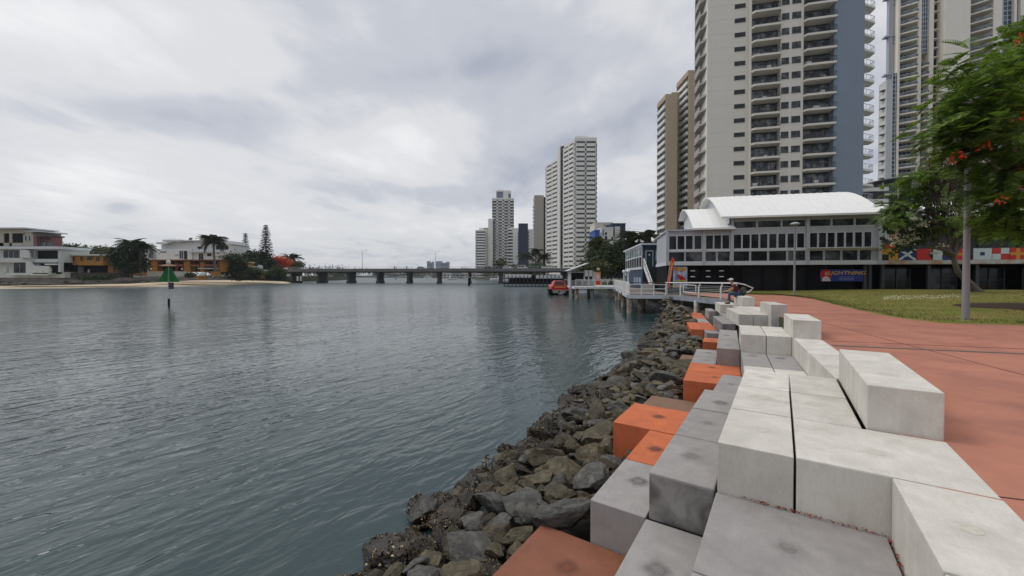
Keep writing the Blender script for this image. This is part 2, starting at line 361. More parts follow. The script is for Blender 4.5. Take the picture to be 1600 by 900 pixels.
# rubble slope under the rocks and blocks, from the path's edge down into the river
outer = [P2(1, -4, -3.0), P2(1, 2.5, -2.5), P2(1, 4.4, -2.4), P2(1, 8.2, -2.6), P2(1, 10.6, -2.6), P2(2, 13.4, -1.2), P2(3, 17.5, 0.9), P2(3, 21, 1.2), P2(3, 26, 1.6), (11.6, 29.5), (12.5, 33.5), (14.5, 37)]
wpx = [(500, 930), (560, 885), (640, 800), (700, 758), (765, 728), (835, 665), (885, 618), (950, 582), (992, 545), (1012, 520), (1030, 500), (1040, 488)]
waterline = [(-7.5, -3.0)] + [tuple(on_z(x, y, WATER_Z)[:2]) for x, y in wpx]
def poly_sample(pl, n):
    pl = [np.array(p) for p in pl]; seg = [np.linalg.norm(pl[i + 1] - pl[i]) for i in range(len(pl) - 1)]; T_ = np.cumsum([0] + seg); out = []
    for u in np.linspace(0, T_[-1], n):
        i = min(np.searchsorted(T_, u, side='right') - 1, len(seg) - 1); out.append(pl[i] + (pl[i + 1] - pl[i]) * ((u - T_[i]) / seg[i]))
    return np.array(out)
NS = 60
def by_y(pl, ys):
    pl = np.array(pl); return np.stack([np.interp(ys, pl[:, 1], pl[:, 0]), ys], 1)
ys_ = np.linspace(-3.0, 37.0, NS)
eo = poly_sample(outer, NS); ew = poly_sample(waterline, NS); ei = poly_sample(inner + [(15.2, 36), (16.5, 39)], NS)
def zedge(y): return float(np.interp(y, [0, 14, 20, 26, 32], [-1.55, -1.45, -1.2, -0.75, -0.5]))
mb = MB(); rows = []
for i in range(NS):
    o, q, n_ = eo[i], ew[i], ei[i]; far = q + (q - o) / max(np.linalg.norm(q - o), 0.1) * 3.0
    rows += [(n_[0], n_[1], -0.9), (*(o * 0.5 + n_ * 0.5), -1.75), (*o, min(-1.75, zedge(o[1]) - 0.3)), (*(o * 0.4 + q * 0.6), -2.0), (*q, -2.28), (*far, -3.6)]
mb.add(rows, [(i * 6 + k, i * 6 + k + 1, (i + 1) * 6 + k + 1, (i + 1) * 6 + k) for i in range(NS - 1) for k in range(5)])
struct(mb.build('riverbank', SOIL))

# terracotta path, dark band across it, lawn
PATHM = pm('terracotta_concrete', (0.395, 0.165, 0.112), 0.85, 0.19, 0.6, bump=0.003, bscale=120, c2=(0.32, 0.135, 0.098), c2at=0.55, spec=0.25)
grass_px = [(1180, 459.5), (1240, 462), (1262, 465), (1282, 470), (1305, 476), (1340, 484), (1390, 494), (1430, 500), (1470, 504.5), (1530, 506.5), (1600, 508)]
gedge = [tuple(on_z(x, y, 0)[:2]) for x, y in grass_px] + [(24, 12.6), (40, 9.5)]
mb = MB(); pp = inner + [(15.0, 35.5)] + [(16.5, 38.2), (17.0, 36.5)] + gedge[1:] + [(40, -9)]
mb.add([(x, y, 0) for x, y in pp] , [tuple(range(len(pp)))])
struct(mb.build('path', PATHM, loc_=(0, 0, -0.004)))
a0, a1 = on_z(1303, 540.5, 0)[:2], on_z(1600, 553.5, 0)[:2]
d_ = (a1 - a0) / np.linalg.norm(a1 - a0); n_ = np.array([-d_[1], d_[0]]); a1 = a0 + d_ * 14
mb = MB(); mb.prism([tuple(a0), tuple(a1), tuple(a1 + n_ * 0.13), tuple(a0 + n_ * 0.13)], -0.004, 0.002)
struct(mb.build('paving_band', pm('dark_paver', (0.10, 0.085, 0.08), 0.8, 0.2, 6)))
# expansion joints sawn across the path
JT = pm('joint_dirt', (0.10, 0.045, 0.035), 0.9, 0.2, 6)
for px, py in ((1561, 776.5), (1300, 533), (1236, 489)):
    q = on_z(px, py, 0)[:2]; mb = MB(); e = q + d_ * 16; mb.prism([tuple(q), tuple(e), tuple(e + n_ * 0.012), tuple(q + n_ * 0.012)], -0.004, 0.001); struct(mb.build('paving_joint', JT))
q = on_z(1330, 548, 0)[:2] + d_ * 1.6; mb = MB(); e = q + n_ * 7.0; f_ = q - n_ * 7.5; mb.prism([tuple(f_), tuple(f_ + d_ * .012), tuple(e + d_ * .012), tuple(e)], -0.004, 0.0014); struct(mb.build('paving_joint', JT))
# leaves blown over the path
Q = []
for k in range(260):
    x, y = on_z(random.uniform(1220, 1600), random.uniform(468, 800), 0)[:2]
    if any(x * math.cos(R(a_)) - y * math.sin(R(a_)) < lim for a_, lim in ((33.5, 1.42), (28, 2.18), (20, 4.85))): continue
    c = Vector((x, y, .006 + random.random() * .006)); a = random.random() * 6.28; u = Vector((math.cos(a), math.sin(a), random.gauss(0, .15))); v = Vector((-u.y, u.x, random.gauss(0, .2))); l_ = random.uniform(.006, .02) * (1.6 if y > 9 else 1)
    Q.append([c - u * l_, c + v * l_ * .5, c + u * l_, c - v * l_ * .5])
tag(quads_obj('fallen_leaves', np.array(Q), leaf_mat('dry_leaf', (0.10, 0.045, 0.02), .6, .1, (.22, .13, .06))), 'small dry leaves scattered over the terracotta path', 'leaves', kind='stuff')

GRASSM = pm('lawn', (0.150, 0.165, 0.035), 0.95, 0.2, 0.7, bump=0.03, bscale=40, c2=(0.22, 0.17, 0.06), c2at=0.52, spec=0.1)
def lawn_z(x, y):
    """the lawn rises gently from the path's edge to the foot of the building"""
    g = np.array(gedge); d = np.min(np.hypot(g[:, 0] - x, g[:, 1] - y)); return 0.03 + 0.36 * min(1, d / 11.0) ** 1.2
fac_line = [(16.8, 39.3), (32.0, 35.6), (43, 33.0), (56, 30)]
mb = MB(); NG, MG = 40, 16
ga = poly_sample(gedge, NG); gb = poly_sample([(17.4, 39.3), (32.0, 35.8), (43, 33.3), (60, 29)], NG); vs_ = []
for i in range(NG):
    for j in range(MG):
        p = ga[i] + (gb[i] - ga[i]) * (j / (MG - 1)); x, y = p
        vs_.append((x, y, -0.02 if j == 0 else lawn_z(x, y) + 0.02 * noise.noise(Vector((x * 0.6, y * 0.6, 0)))))
mb.add(vs_, [(i * MG + j, i * MG + j + 1, (i + 1) * MG + j + 1, (i + 1) * MG + j) for i in range(NG - 1) for j in range(MG - 1)])
lawn = struct(mb.build('lawn', GRASSM, smooth=True))
# grass blades, thin triangles-as-quads, on the lawn nearest the path
pts = []
while len(pts) < 26000:
    i = rng.integers(0, NG - 1); f, j = rng.random(), rng.random() ** 1.5
    p = (ga[i] * (1 - f) + ga[i + 1] * f); q = (gb[i] * (1 - f) + gb[i + 1] * f); c = p + (q - p) * (0.01 + j * 0.97)
    if 10 < c[0] < 42 and c[1] > 8: pts.append((c[0], c[1]))
pts = np.array(pts); zz = np.array([lawn_z(x, y) for x, y in pts])
a = rng.random(len(pts)) * 6.28; hgt = rng.uniform(0.03, 0.085, len(pts)); wd = 0.008 + 0.012 * rng.random(len(pts)); ln = rng.normal(0, 0.03, (len(pts), 2))
Q = np.zeros((len(pts), 4, 3)); ca, sa = np.cos(a), np.sin(a)
for k, (sg, top) in enumerate(((-1, 0), (1, 0), (0.2, 1), (-0.2, 1))):
    Q[:, k, 0] = pts[:, 0] + ca * wd * sg + top * ln[:, 0]; Q[:, k, 1] = pts[:, 1] + sa * wd * sg + top * ln[:, 1]; Q[:, k, 2] = zz - 0.02 + top * hgt
tag(quads_obj('grass', Q, leaf_mat('grass_blade', (0.14, 0.155, 0.034), 0.25, 0.25, (0.22, 0.19, 0.07))), 'short dry grass growing on the lawn beside the path', 'grass', kind='stuff')
# bark mulch under the near tree
mb = MB(); c = on_z(1590, 484, 0.1); zc_ = lawn_z(c[0], c[1])
prof = [(2.6, -0.05), (2.1, 0.05), (1.2, 0.12), (0.3, 0.15)]; mb.lathe(prof, (c[0] + 1.1, c[1] + 0.3, zc_), 28)
tag(mb.build('mulch_bed', pm('bark_mulch', (0.045, 0.024, 0.016), 0.95, 0.4, 9, bump=0.04, bscale=22), smooth=True), 'dark brown bark mulch bed on the lawn under the near tree', 'mulch bed', kind='stuff')

# ================================================================== CONCRETE BLOCKS
def block_mat(name, c, dirt, stain=.85):
    m = concrete(name, c, dirt); t = m.node_tree; b = t.nodes['Principled BSDF']
    tc = N(t, 'ShaderNodeTexCoord'); sp = N(t, 'ShaderNodeSeparateXYZ'); L(t, tc.outputs['Object'], sp.inputs[0])
    oi = N(t, 'ShaderNodeObjectInfo')
    r = mth(t, 'SQRT', mth(t, 'ADD', mth(t, 'POWER', sp.outputs[0], 2.0), mth(t, 'POWER', sp.outputs[1], 2.0)))
    nzz = N(t, 'ShaderNodeTexNoise'); nzz.inputs['Scale'].default_value = 9; nzz.inputs['Detail'].default_value = 4; L(t, tc.outputs['Object'], nzz.inputs['Vector'])
    top = mth(t, 'GREATER_THAN', sp.outputs[2], -0.02)
    rr = mth(t, 'ADD', r, mth(t, 'MULTIPLY', mth(t, 'SUBTRACT', nzz.outputs[0], 0.5), 0.14))
    sm = ramp(t, rr, [(0.03, (1, 1, 1)), (0.17, (0, 0, 0))], 'EASE')      # damp stain that spreads from the lifting socket
    amt = mth(t, 'MULTIPLY', mth(t, 'MULTIPLY', sm, top), mth(t, 'MULTIPLY_ADD', oi.outputs['Random'], stain, 0.04))
    src = b.inputs['Base Color'].links[0].from_socket
    L(t, mixc(t, amt, src, tuple(x * 0.25 for x in dirt)), b.inputs['Base Color'])
    return m
def patchy_variant(src):
    """the same concrete with dark noise patches on its faces below the top edge"""
    m = src.copy(); m.name = 'patchy_grey_precast'; t = m.node_tree; b = t.nodes['Principled BSDF']
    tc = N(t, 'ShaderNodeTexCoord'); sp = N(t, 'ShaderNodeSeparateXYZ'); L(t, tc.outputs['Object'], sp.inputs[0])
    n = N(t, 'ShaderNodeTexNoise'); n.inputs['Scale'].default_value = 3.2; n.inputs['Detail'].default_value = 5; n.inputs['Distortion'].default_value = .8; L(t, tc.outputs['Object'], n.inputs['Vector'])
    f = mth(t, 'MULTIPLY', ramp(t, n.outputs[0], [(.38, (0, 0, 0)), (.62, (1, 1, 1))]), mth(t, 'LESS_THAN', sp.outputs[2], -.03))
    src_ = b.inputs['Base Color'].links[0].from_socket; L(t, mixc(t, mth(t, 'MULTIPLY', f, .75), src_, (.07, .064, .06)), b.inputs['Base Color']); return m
BM = {'white': block_mat('pale_precast', (0.555, 0.522, 0.470), (0.40, 0.36, 0.30), .22),
      'grey': block_mat('grey_precast', (0.285, 0.265, 0.255), (0.17, 0.155, 0.145)),
      'orange': block_mat('orange_precast', (0.47, 0.122, 0.048), (0.25, 0.075, 0.04)),
      'rust': block_mat('weathered_orange_precast', (0.215, 0.08, 0.046), (0.115, 0.056, 0.038)),
      'brown': block_mat('weathered_brown_precast', (0.20, 0.115, 0.075), (0.11, 0.075, 0.05))}
BM['patchy'] = patchy_variant(BM['grey'])
PLUG = pm('plug_mortar', (0.185, 0.175, 0.165), 0.9, 0.3, 30)
PLUGW = pm('plug_mortar_pale', (0.50, 0.46, 0.40), 0.9, 0.2, 30)
PLUGO = pm('plug_mortar_painted', (0.17, 0.055, 0.032), 0.9, 0.3, 30)
BLOCKS = [  # seg, t0, t1, s0, s1, top, height, colour, label
 (1, -.50, .11, 4.33, 5.53, 0, .52, 'white', 'nearest pale concrete block of the outermost top row'),
 (1, -.50, .11, 5.545, 6.75, 0, .52, 'white', 'pale concrete block second from the front in the outermost top row'),
 (1, -.50, .11, 6.765, 8.0, 0, .52, 'white', 'far pale concrete block of the outermost top row, above the sunken grey seat'),
 (1, .122, 1.335, 4.33, 5.53, 0, .52, 'white', 'wide square pale concrete block in front of the near upright backrest block'),
 (1, .122, .725, 5.545, 6.75, 0, .52, 'white', 'pale concrete block left of the near upright backrest, its stain ring plain'),
 (1, .122, .725, 6.765, 8.0, 0, .52, 'white', 'pale concrete block beside the sunken grey seat and the near backrest'),
 (1, .74, 1.335, 3.1, 4.318, 0, .56, 'white', 'pale concrete block at the bottom right corner beside the terracotta path'),
 (1, .74, 1.335, 1.85, 3.088, 0, .56, 'white', 'pale concrete block nearest the camera along the terracotta path'),
 (1, .752, 1.33, 5.55, 8.0, .46, .48, 'white', 'long raised pale backrest block nearest the camera by the path'),
 (1, -.51, .725, 3.07, 4.32, -.48, .5, 'grey', 'broad grey slab block at the foot of the nearest pale row'),
 (1, -.51, .725, 1.8, 3.058, -.48, .5, 'grey', 'broad grey slab block at the very bottom edge of the picture'),
 (1, -1.15, -.522, 4.35, 5.6, -.48, .5, 'patchy', 'grey block with dark patchy front face left of the nearest pale block'),
 (1, -1.15, -.522, 5.61, 6.86, -.48, .5, 'grey', 'grey block behind the one with the dark patchy front face'),
 (1, -1.15, -.522, 6.87, 8.1, -.48, .5, 'grey', 'third grey block along the long grey row left of the pale blocks'),
 (1, -1.02, -.522, 8.11, 9.6, -.50, .5, 'grey', 'narrow grey block ending the long grey row before the broad orange blocks'),
 (1, -1.17, -.60, 3.1, 4.32, -.96, .5, 'grey', 'low grey block with a dark stain ring at the foot of the patchy faced block'),
 (1, -1.17, -.60, 1.9, 3.09, -.96, .5, 'grey', 'low grey block at the bottom edge beside the weathered orange block'),
 (1, -1.80, -1.172, 4.33, 5.58, -.96, .6, 'grey', 'low grey block standing over the rocks beside the small orange block'),
 (1, -1.80, -1.172, 5.59, 6.85, -.96, .6, 'orange', 'small bright orange block between grey block and large orange block'),
 (1, -2.43, -1.172, 6.86, 8.13, -.96, .9, 'orange', 'large bright orange block projecting over the rocks in the middle of the picture'),
 (1, -2.42, -1.19, 3.1, 4.32, -1.44, .6, 'rust', 'weathered rusty orange block low beside the rocks at the bottom edge'),
 (1, -2.42, -1.19, 1.9, 3.09, -1.44, .6, 'rust', 'weathered rusty orange block cut by the bottom edge of the picture'),
 (1, -2.70, -1.165, 8.16, 10.5, -1.44, .6, 'brown', 'low brown weathered block between the two large bright orange blocks'),
 # second run
 (2, .32, .90, 12.65, 15.0, 0, .5, 'white', 'pale block above the sunken grey seat, left of a pair'),
 (2, .912, 1.47, 12.65, 14.95, 0, .5, 'white', 'pale block above the sunken grey seat, right of a pair'),
 (2, 1.485, 2.07, 7.9, 10.2, 0, .52, 'white', 'low pale block behind the near backrest at the path edge'),
 (2, 1.485, 2.07, 10.21, 12.62, 0, .52, 'white', 'low pale block between the near and the middle backrests'),
 (2, 1.47, 2.06, 12.5, 14.45, .46, .96, 'white', 'raised pale backrest block, middle one of the three at the path'),
 (2, .32, .895, 10.75, 12.64, -.48, .5, 'grey', 'sunken grey seat block below the pale pair, left half'),
 (2, .905, 1.475, 10.75, 12.64, -.48, .5, 'grey', 'sunken grey seat block below the pale pair, right half'),
 (2, .32, .895, 8.9, 10.74, -.48, .5, 'white', 'pale sunken block half hidden behind the far top row, left one'),
 (2, .905, 1.475, 8.0, 10.74, -.48, .5, 'white', 'pale sunken block half hidden behind the far top row, right one'),
 (2, -.28, .308, 13.0, 15.2, -.48, .52, 'grey', 'grey block with a bolt hole in its front, behind the broad orange blocks'),
 (2, -.96, .308, 10.72, 11.85, -.96, .8, 'orange', 'broad bright orange block, front one of two against the pale wall'),
 (2, -.96, .308, 11.86, 12.99, -.96, .8, 'orange', 'broad bright orange block, rear one of two against the pale wall'),
 (2, -.95, -.295, 13.0, 14.2, -.96, .7, 'grey', 'light grey low block behind the broad orange blocks, front one'),
 (2, -.95, -.295, 14.21, 15.5, -.96, .7, 'grey', 'light grey low block behind the broad orange blocks, rear one'),
 (2, -1.55, -.97, 15.4, 16.8, -1.44, .5, 'brown', 'small brown weathered block low among the rocks left of light grey blocks'),
 (2, -.86, -.30, 17.3, 18.4, -.96, .55, 'orange', 'small orange cube block beside the grey block with a bolt hole'),
 (2, -.28, .308, 15.22, 17.6, -.50, .52, 'grey', 'grey block behind the block with a bolt hole'),
 # third run
 (3, 3.05, 3.565, 18.8, 22.3, 0, .5, 'white', 'pale block of the third run, left of a far pair'),
 (3, 3.575, 4.19, 18.75, 23.7, 0, .5, 'white', 'pale block of the third run, right of a far pair'),
 (3, 4.205, 4.77, 18.75, 23.7, 0, .5, 'white', 'low pale block between the middle and the far backrests'),
 (3, 4.07, 4.62, 18.3, 20.15, .46, .96, 'white', 'raised pale backrest block, second smallest of those along the path'),
 (3, 4.0, 4.56, 23.72, 26.2, .46, .96, 'white', 'farthest raised pale block, the one the person sits on'),
 (3, 3.11, 3.62, 24.75, 27.0, 0, .5, 'white', 'pale block near the feet of the seated person, left one'),
 (3, 3.63, 3.99, 24.7, 27.0, 0, .5, 'white', 'pale block under the feet of the seated person'),
 (3, 2.54, 3.04, 19.5, 22.9, -.48, .5, 'patchy', 'grey block with dark front beside the far pale pair'),
 (3, 3.06, 3.60, 22.35, 24.7, -.48, .5, 'grey', 'grey low block between the far pale pair and the seated person'),
 (3, 2.66, 3.05, 26.0, 28.0, -.48, .5, 'grey', 'farthest grey block near the boardwalk'),
 (3, 1.38, 1.95, 21.0, 24.1, -.96, .8, 'orange', 'bright orange block standing over the rocks with a stepped neighbour'),
 (3, 1.96, 2.53, 21.0, 24.2, -.96, .8, 'orange', 'bright orange block set back beside the stepped far one'),
 (3, 1.96, 2.52, 19.9, 20.98, -.97, .6, 'grey', 'thin looking grey block in front of the far orange ones'),
 (3, 1.36, 1.95, 20.0, 20.98, -1.44, .5, 'brown', 'brown weathered step at the foot of the stepped far orange block'),
 (3, 1.54, 2.60, 26.4, 28.6, -.96, .7, 'orange', 'farthest wide bright orange block above the rocks'),
 (3, 2.0, 2.60, 28.62, 30.2, -.96, .7, 'orange', 'farthest small orange block, beyond the wide one'),
 (3, 1.97, 2.53, 24.25, 26.3, -.96, .6, 'grey', 'grey low block between the far orange blocks'),
]
for k, (sg, t0, t1, s0, s1, top, h, cn, lab) in enumerate(BLOCKS):
    a = R({1: 33.5, 2: 28.0, 3: 20.0}[sg])
    cs, ct = (s0 + s1) / 2, (t0 + t1) / 2
    jx, jy = random.uniform(-.12, .12), random.uniform(-.06, .06)
    if s1 - s0 > 1.7: jx += random.choice((-1, 1)) * 0.45
    g = 0.004
    hs, ht = (s1 - s0) / 2 - g, (t1 - t0) / 2 - g
    x, y = P2(sg, cs + jx, ct + jy); top += random.uniform(-.004, .004)
    mb = MB(); mb.box(-ht - jy, ht - jy, -hs - jx, hs - jx, -h, 0)
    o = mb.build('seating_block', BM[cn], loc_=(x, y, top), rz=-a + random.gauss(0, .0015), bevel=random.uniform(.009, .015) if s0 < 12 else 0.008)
    tag(o, lab, 'concrete block', {'white': 'pale concrete seating blocks', 'grey': 'grey concrete seating blocks', 'patchy': 'grey concrete seating blocks', 'orange': 'orange concrete seating blocks', 'rust': 'weathered orange blocks', 'brown': 'weathered brown blocks'}[cn])
    if s0 < 13:
        mb = MB(); mb.lathe([(0.056, -0.012), (0.056, 0.0015), (0.050, 0.0025), (0.047, 0.0008), (0.0, 0.0012)], (0, 0, 0), 26)
        mb.build('lifting_plug', PLUGO if cn in ('orange', 'rust') else PLUGW if cn == 'white' else PLUG, o, smooth=False)
# red flame-tree petals blown into the joint below the near pale row
Q = []
for k in range(150):
    s, t_ = 4.325 - abs(random.gauss(0, .012)), random.uniform(-.3, .74)
    if k > 95: s, t_ = random.uniform(3.1, 4.3), .735 - abs(random.gauss(0, .012))
    if random.random() < .25: s -= random.random() * .03
    x, y = P2(1, s, t_); c = Vector((x, y, -.474 + random.random() * .012)); u = Vector((random.gauss(0, 1), random.gauss(0, 1), random.gauss(0, .5))).normalized(); v = u.orthogonal().normalized(); l_ = random.uniform(.006, .016)
    Q.append([c - u * l_, c + v * l_ * .5, c + u * l_, c - v * l_ * .5])
tag(quads_obj('fallen_petals', np.array(Q), leaf_mat('red_petal', (0.24, 0.03, 0.015), 0.6, 0.1)), 'dried red petals gathered in the joints of the near blocks', 'petals', kind='stuff')

# ================================================================== BOULDERS
def rock_mesh(name, seed, sub, mats, facets=9, flat=1.0, shells=False):
    rs = random.Random(seed); bm = bmesh.new(); bmesh.ops.create_icosphere(bm, subdivisions=sub, radius=1.0)
    planes = [(Vector((rs.gauss(0, 1), rs.gauss(0, 1), rs.gauss(0, 1))).normalized(), rs.uniform(.48, .80)) for _ in range(facets)]
    for v in bm.verts:
        p = v.co.copy()
        for n, d in planes:
            k = p.dot(n)
            if k > d: p -= n * (k - d) * 0.93
        q = p * 2.1 + Vector((seed * 3.1, 0, 0))
        p += v.co * (noise.noise(q) * .10 + noise.noise(q * 2.7) * .05 + noise.noise(q * 7) * .022)
        v.co = Vector((p.x * 1.12, p.y * .92, p.z * .74 * flat))
    me = bpy.data.meshes.new(name); bm.to_mesh(me); bm.free(); me.materials.append(mats)
    me.polygons.foreach_set('use_smooth', [True] * len(me.polygons))
    try: me.set_sharp_from_angle(angle=R(24))
    except Exception: pass
    return me
def rock_mat(name, c, c2, at=0.55):
    m = pm(name, c, 0.72, 0.30, 1.6, bump=0.05, bscale=7, rnd=0.32, c2=c2, c2at=at, spec=0.4, detail=8); t = m.node_tree; b = t.nodes['Principled BSDF']
    g = N(t, 'ShaderNodeNewGeometry'); sp = N(t, 'ShaderNodeSeparateXYZ'); L(t, g.outputs['Position'], sp.inputs[0]); n = N(t, 'ShaderNodeTexNoise'); n.inputs['Scale'].default_value = 5; n.inputs['Detail'].default_value = 5; L(t, g.outputs['Position'], n.inputs['Vector'])
    mr = N(t, 'ShaderNodeMapRange'); mr.inputs['From Min'].default_value = WATER_Z + .10; mr.inputs['From Max'].default_value = WATER_Z + .34; mr.inputs['To Min'].default_value = 1; mr.inputs['To Max'].default_value = 0
    L(t, mth(t, 'ADD', sp.outputs[2], mth(t, 'MULTIPLY', mth(t, 'SUBTRACT', n.outputs[0], .5), .45)), mr.inputs['Value'])      # tide band: wet, algae-dark rock up to the last high water
    src = b.inputs['Base Color'].links[0].from_socket; L(t, mixc(t, mth(t, 'MULTIPLY', mr.outputs[0], .8), src, (.014, .012, .008)), b.inputs['Base Color']); L(t, mth(t, 'MULTIPLY_ADD', mr.outputs[0], -.42, .72), b.inputs['Roughness'])
    return m
RK = {'olive': rock_mat('olive_basalt', (0.056, 0.045, 0.026), (0.105, 0.085, 0.052)), 'grey': rock_mat('blue_grey_basalt', (0.052, 0.050, 0.046), (0.105, 0.098, 0.084)),
      'dark': rock_mat('wet_black_basalt', (0.020, 0.016, 0.012), (0.040, 0.030, 0.020))}
RM = {k: [rock_mesh('boulder', 11 + 7 * i + j * 100, 4, RK[k], facets=8 + i, flat=(1.0, .8, 1.1, .7, .9)[i]) for i in range(5)] for j, k in enumerate(RK)}
SHELL = leaf_mat('oyster_shell', (0.050, 0.036, 0.024), 0.6, 0.0, (0.56, 0.43, 0.26))
def shell_mesh(src, seed, n):
    rs = random.Random(seed); Q = []
    polys = [p for p in src.polygons]
    cl = [Vector((rs.gauss(0, 1), rs.gauss(0, 1), rs.gauss(.1, .6))).normalized() for _ in range(5)]
    while len(Q) < n:
        p = rs.choice(polys); c, nn = p.center, p.normal
        if max(c.normalized().dot(k) for k in cl) < .72: continue
        d = Vector((rs.gauss(0, 1), rs.gauss(0, 1), rs.gauss(0, 1))); up = (nn + d * .55).normalized(); e = up.orthogonal().normalized(); e = Matrix.Rotation(rs.random() * 6.28, 3, up) @ e
        l_, w_ = rs.uniform(.06, .13), rs.uniform(.025, .05); b0 = c - nn * .02
        f = up.cross(e)
        Q.append([b0 - e * w_ * .6, b0 + e * w_ * .6, b0 + up * l_ + e * w_, b0 + up * l_ * .9 - e * w_])
        Q.append([b0 - e * w_ * .6 + f * .012, b0 + up * l_ * .45 - e * w_ * .9 + f * .03, b0 + up * l_ * .95 + f * .02, b0 + e * w_ + f * .02])
    n4 = np.array([[list(v) for v in q] for q in Q]); me = quads_obj('oyster_shells', n4, SHELL); d = me.data; bpy.data.objects.remove(me); return d
SH = [shell_mesh(m, 5 + i, 760) for i, m in enumerate(RM['dark'])]
# scatter over the bank
cand = []
FOOT = []
for (sg, t0, t1, s0, s1, top, h, cn, lab) in BLOCKS:
    if top < -.9: FOOT.append((R({1: 33.5, 2: 28.0, 3: 20.0}[sg]), t0, t1, s0, s1))
def on_block(p, m, f):
    a, t0, t1, s0, s1 = f; s_ = p[0] * math.sin(a) + p[1] * math.cos(a); t_ = p[0] * math.cos(a) - p[1] * math.sin(a)
    return t0 - m < t_ < t1 + m and s0 - m < s_ < s1 + m
eoi, ewi = poly_sample(outer, 400), poly_sample(waterline, 400)
rr = random.Random(3)
def too_close(p, s, lst, f): return any((p[0] - q[0]) ** 2 + (p[1] - q[1]) ** 2 < (f * (s + q[3])) ** 2 for q in lst if abs(p[1] - q[1]) < 2)
for k in range(16000):
    i = rr.randrange(400); wv = rr.uniform(-.25, .93)
    p = eoi[i] + (ewi[i] - eoi[i]) * wv
    if p[1] < 1.2 or p[1] > 38: continue
    s = rr.choice((.13, .16, .19, .22, .26, .30, .36)) * rr.uniform(.85, 1.15)
    if any(on_block(p, s * .75, f) for f in FOOT): continue
    if p[1] > 14: s *= rr.uniform(.95, 1.15)
    if too_close(p, s, cand, .62): continue
    z = float(np.interp(wv, [-.3, 0, .6, 1.0], [zedge(p[1]) + .08, zedge(p[1]), -1.72, -2.08])) + rr.uniform(-.06, .10)
    cand.append((p[0], p[1], z, s, wv))
cand.sort(key=lambda c: math.hypot(c[0], c[1]))
big = [c for c in cand if c[3] > .17 or c[1] < 9]; small = [c for c in cand if c not in big]
KLAB = {'olive': ('olive brown angular boulder on the bank between blocks and water', 'olive brown bank boulders'), 'grey': ('blue grey angular boulder on the bank between blocks and water', 'blue grey bank boulders'),
        'dark': ('black wet boulder crusted with oyster shells at the waterline', 'oyster crusted waterline boulders')}
rest = MB(); n_ind = 0; mi_ = []
for c in big + small:
    kind = ('dark' if rr.random() < (.92 if c[4] > .78 else .5 if c[4] > .5 else .08) else rr.choice(('olive', 'olive', 'olive', 'grey')))
    i = rr.randrange(5); rot = (rr.uniform(-.5, .5), rr.uniform(-.5, .5), rr.random() * 6.28); scv = [c[3] * rr.uniform(.9, 1.5), c[3] * rr.uniform(.85, 1.2), c[3] * rr.uniform(.75, 1.15)]
    if n_ind < 298 and c in big and c[1] < 24:
        o = link('boulder', RM[kind][i]); o.location = c[:3]; o.rotation_euler = rot; o.scale = scv
        lab, grp = KLAB[kind]; tag(o, lab, 'boulder', grp)
        if kind == 'dark' or (c[4] > .5 and rr.random() < .25):
            q = link('oyster_shells', SH[i] if kind == 'dark' else SH[i], o)
            if kind != 'dark': q.scale = (.98, .98, .98); o['label'], o['group'] = ('%s boulder with patches of oyster shells low on the bank' % {'olive': 'olive brown', 'grey': 'blue grey'}[kind], 'boulders with oyster patches')
        n_ind += 1
    else:
        me = RM[kind][i]; M = Matrix.Translation(c[:3]) @ Matrix.Rotation(rot[2], 4, 'Z') @ Matrix.Rotation(rot[0], 4, 'X') @ Matrix.Diagonal((*scv, 1))
        src = RMlow[kind][i] if 'RMlow' in globals() else None
        if src is None:
            RMlow = {k: [rock_mesh('low', 11 + 7 * a_ + j * 100, 3, RK[k], facets=8 + a_, flat=(1.0, .8, 1.1, .7, .9)[a_]) for a_ in range(5)] for j, k in enumerate(RK)}; src = RMlow[kind][i]
        rest.m = list(RK).index(kind); rest.add([M @ v.co for v in src.vertices], [tuple(p.vertices) for p in src.polygons])
o = rest.build('rock_rubble', [RK[k] for k in RK]); tag(o, 'smaller and farther rocks filling the bank down to the river', 'rocks', kind='stuff')

# ================================================================== MATERIALS FOR BUILDINGS
GL = glass_mat('dark_glass', (0.014, 0.016, 0.019), 0.08, 0.15); GLB = glass_mat('blue_glass', (0.03, 0.045, 0.065), 0.08, 0.6); GLG = glass_mat('curtained_glass', (0.022, 0.024, 0.026), 0.1, 0.8)
BEIGE = pm('beige_render', (0.74, 0.69, 0.61), 0.85, 0.03, 0.25, streak=0.02); SLATE = pm('slate_blue_render', (0.225, 0.27, 0.33), 0.8, 0.04, 0.3, streak=0.03)
WHITE = pm('white_paint', (0.74, 0.74, 0.72), 0.6, 0.05, 0.8, streak=0.03); OFFW = pm('offwhite_render', (0.73, 0.71, 0.67), 0.8, 0.05, 0.3, streak=0.04)
TAN = pm('tan_render', (0.42, 0.335, 0.235), 0.85, 0.06, 0.3, streak=0.05); DKMET = pm('dark_metal', (0.035, 0.037, 0.042), 0.45, 0.08, 3, spec=0.5)
GREYFR = pm('grey_steel_paint', (0.42, 0.44, 0.47), 0.5, 0.06, 1.5, streak=0.03); LGREY = pm('light_grey_frame', (0.56, 0.58, 0.60), 0.5, 0.05, 1.5)
BLACK = pm('black_cladding', (0.009, 0.009, 0.011), 0.7, 0.15, 2, spec=0.08); NAVY = pm('navy_render', (0.03, 0.04, 0.08), 0.6, 0.06, 0.5); ROOFW = pm('white_roof_sheet', (0.78, 0.775, 0.745), 0.5, 0.04, 0.6, streak=0.03)
RAILM = pm('rail_steel', (0.16, 0.17, 0.18), 0.4, 0.05, 4, metallic=0.3)

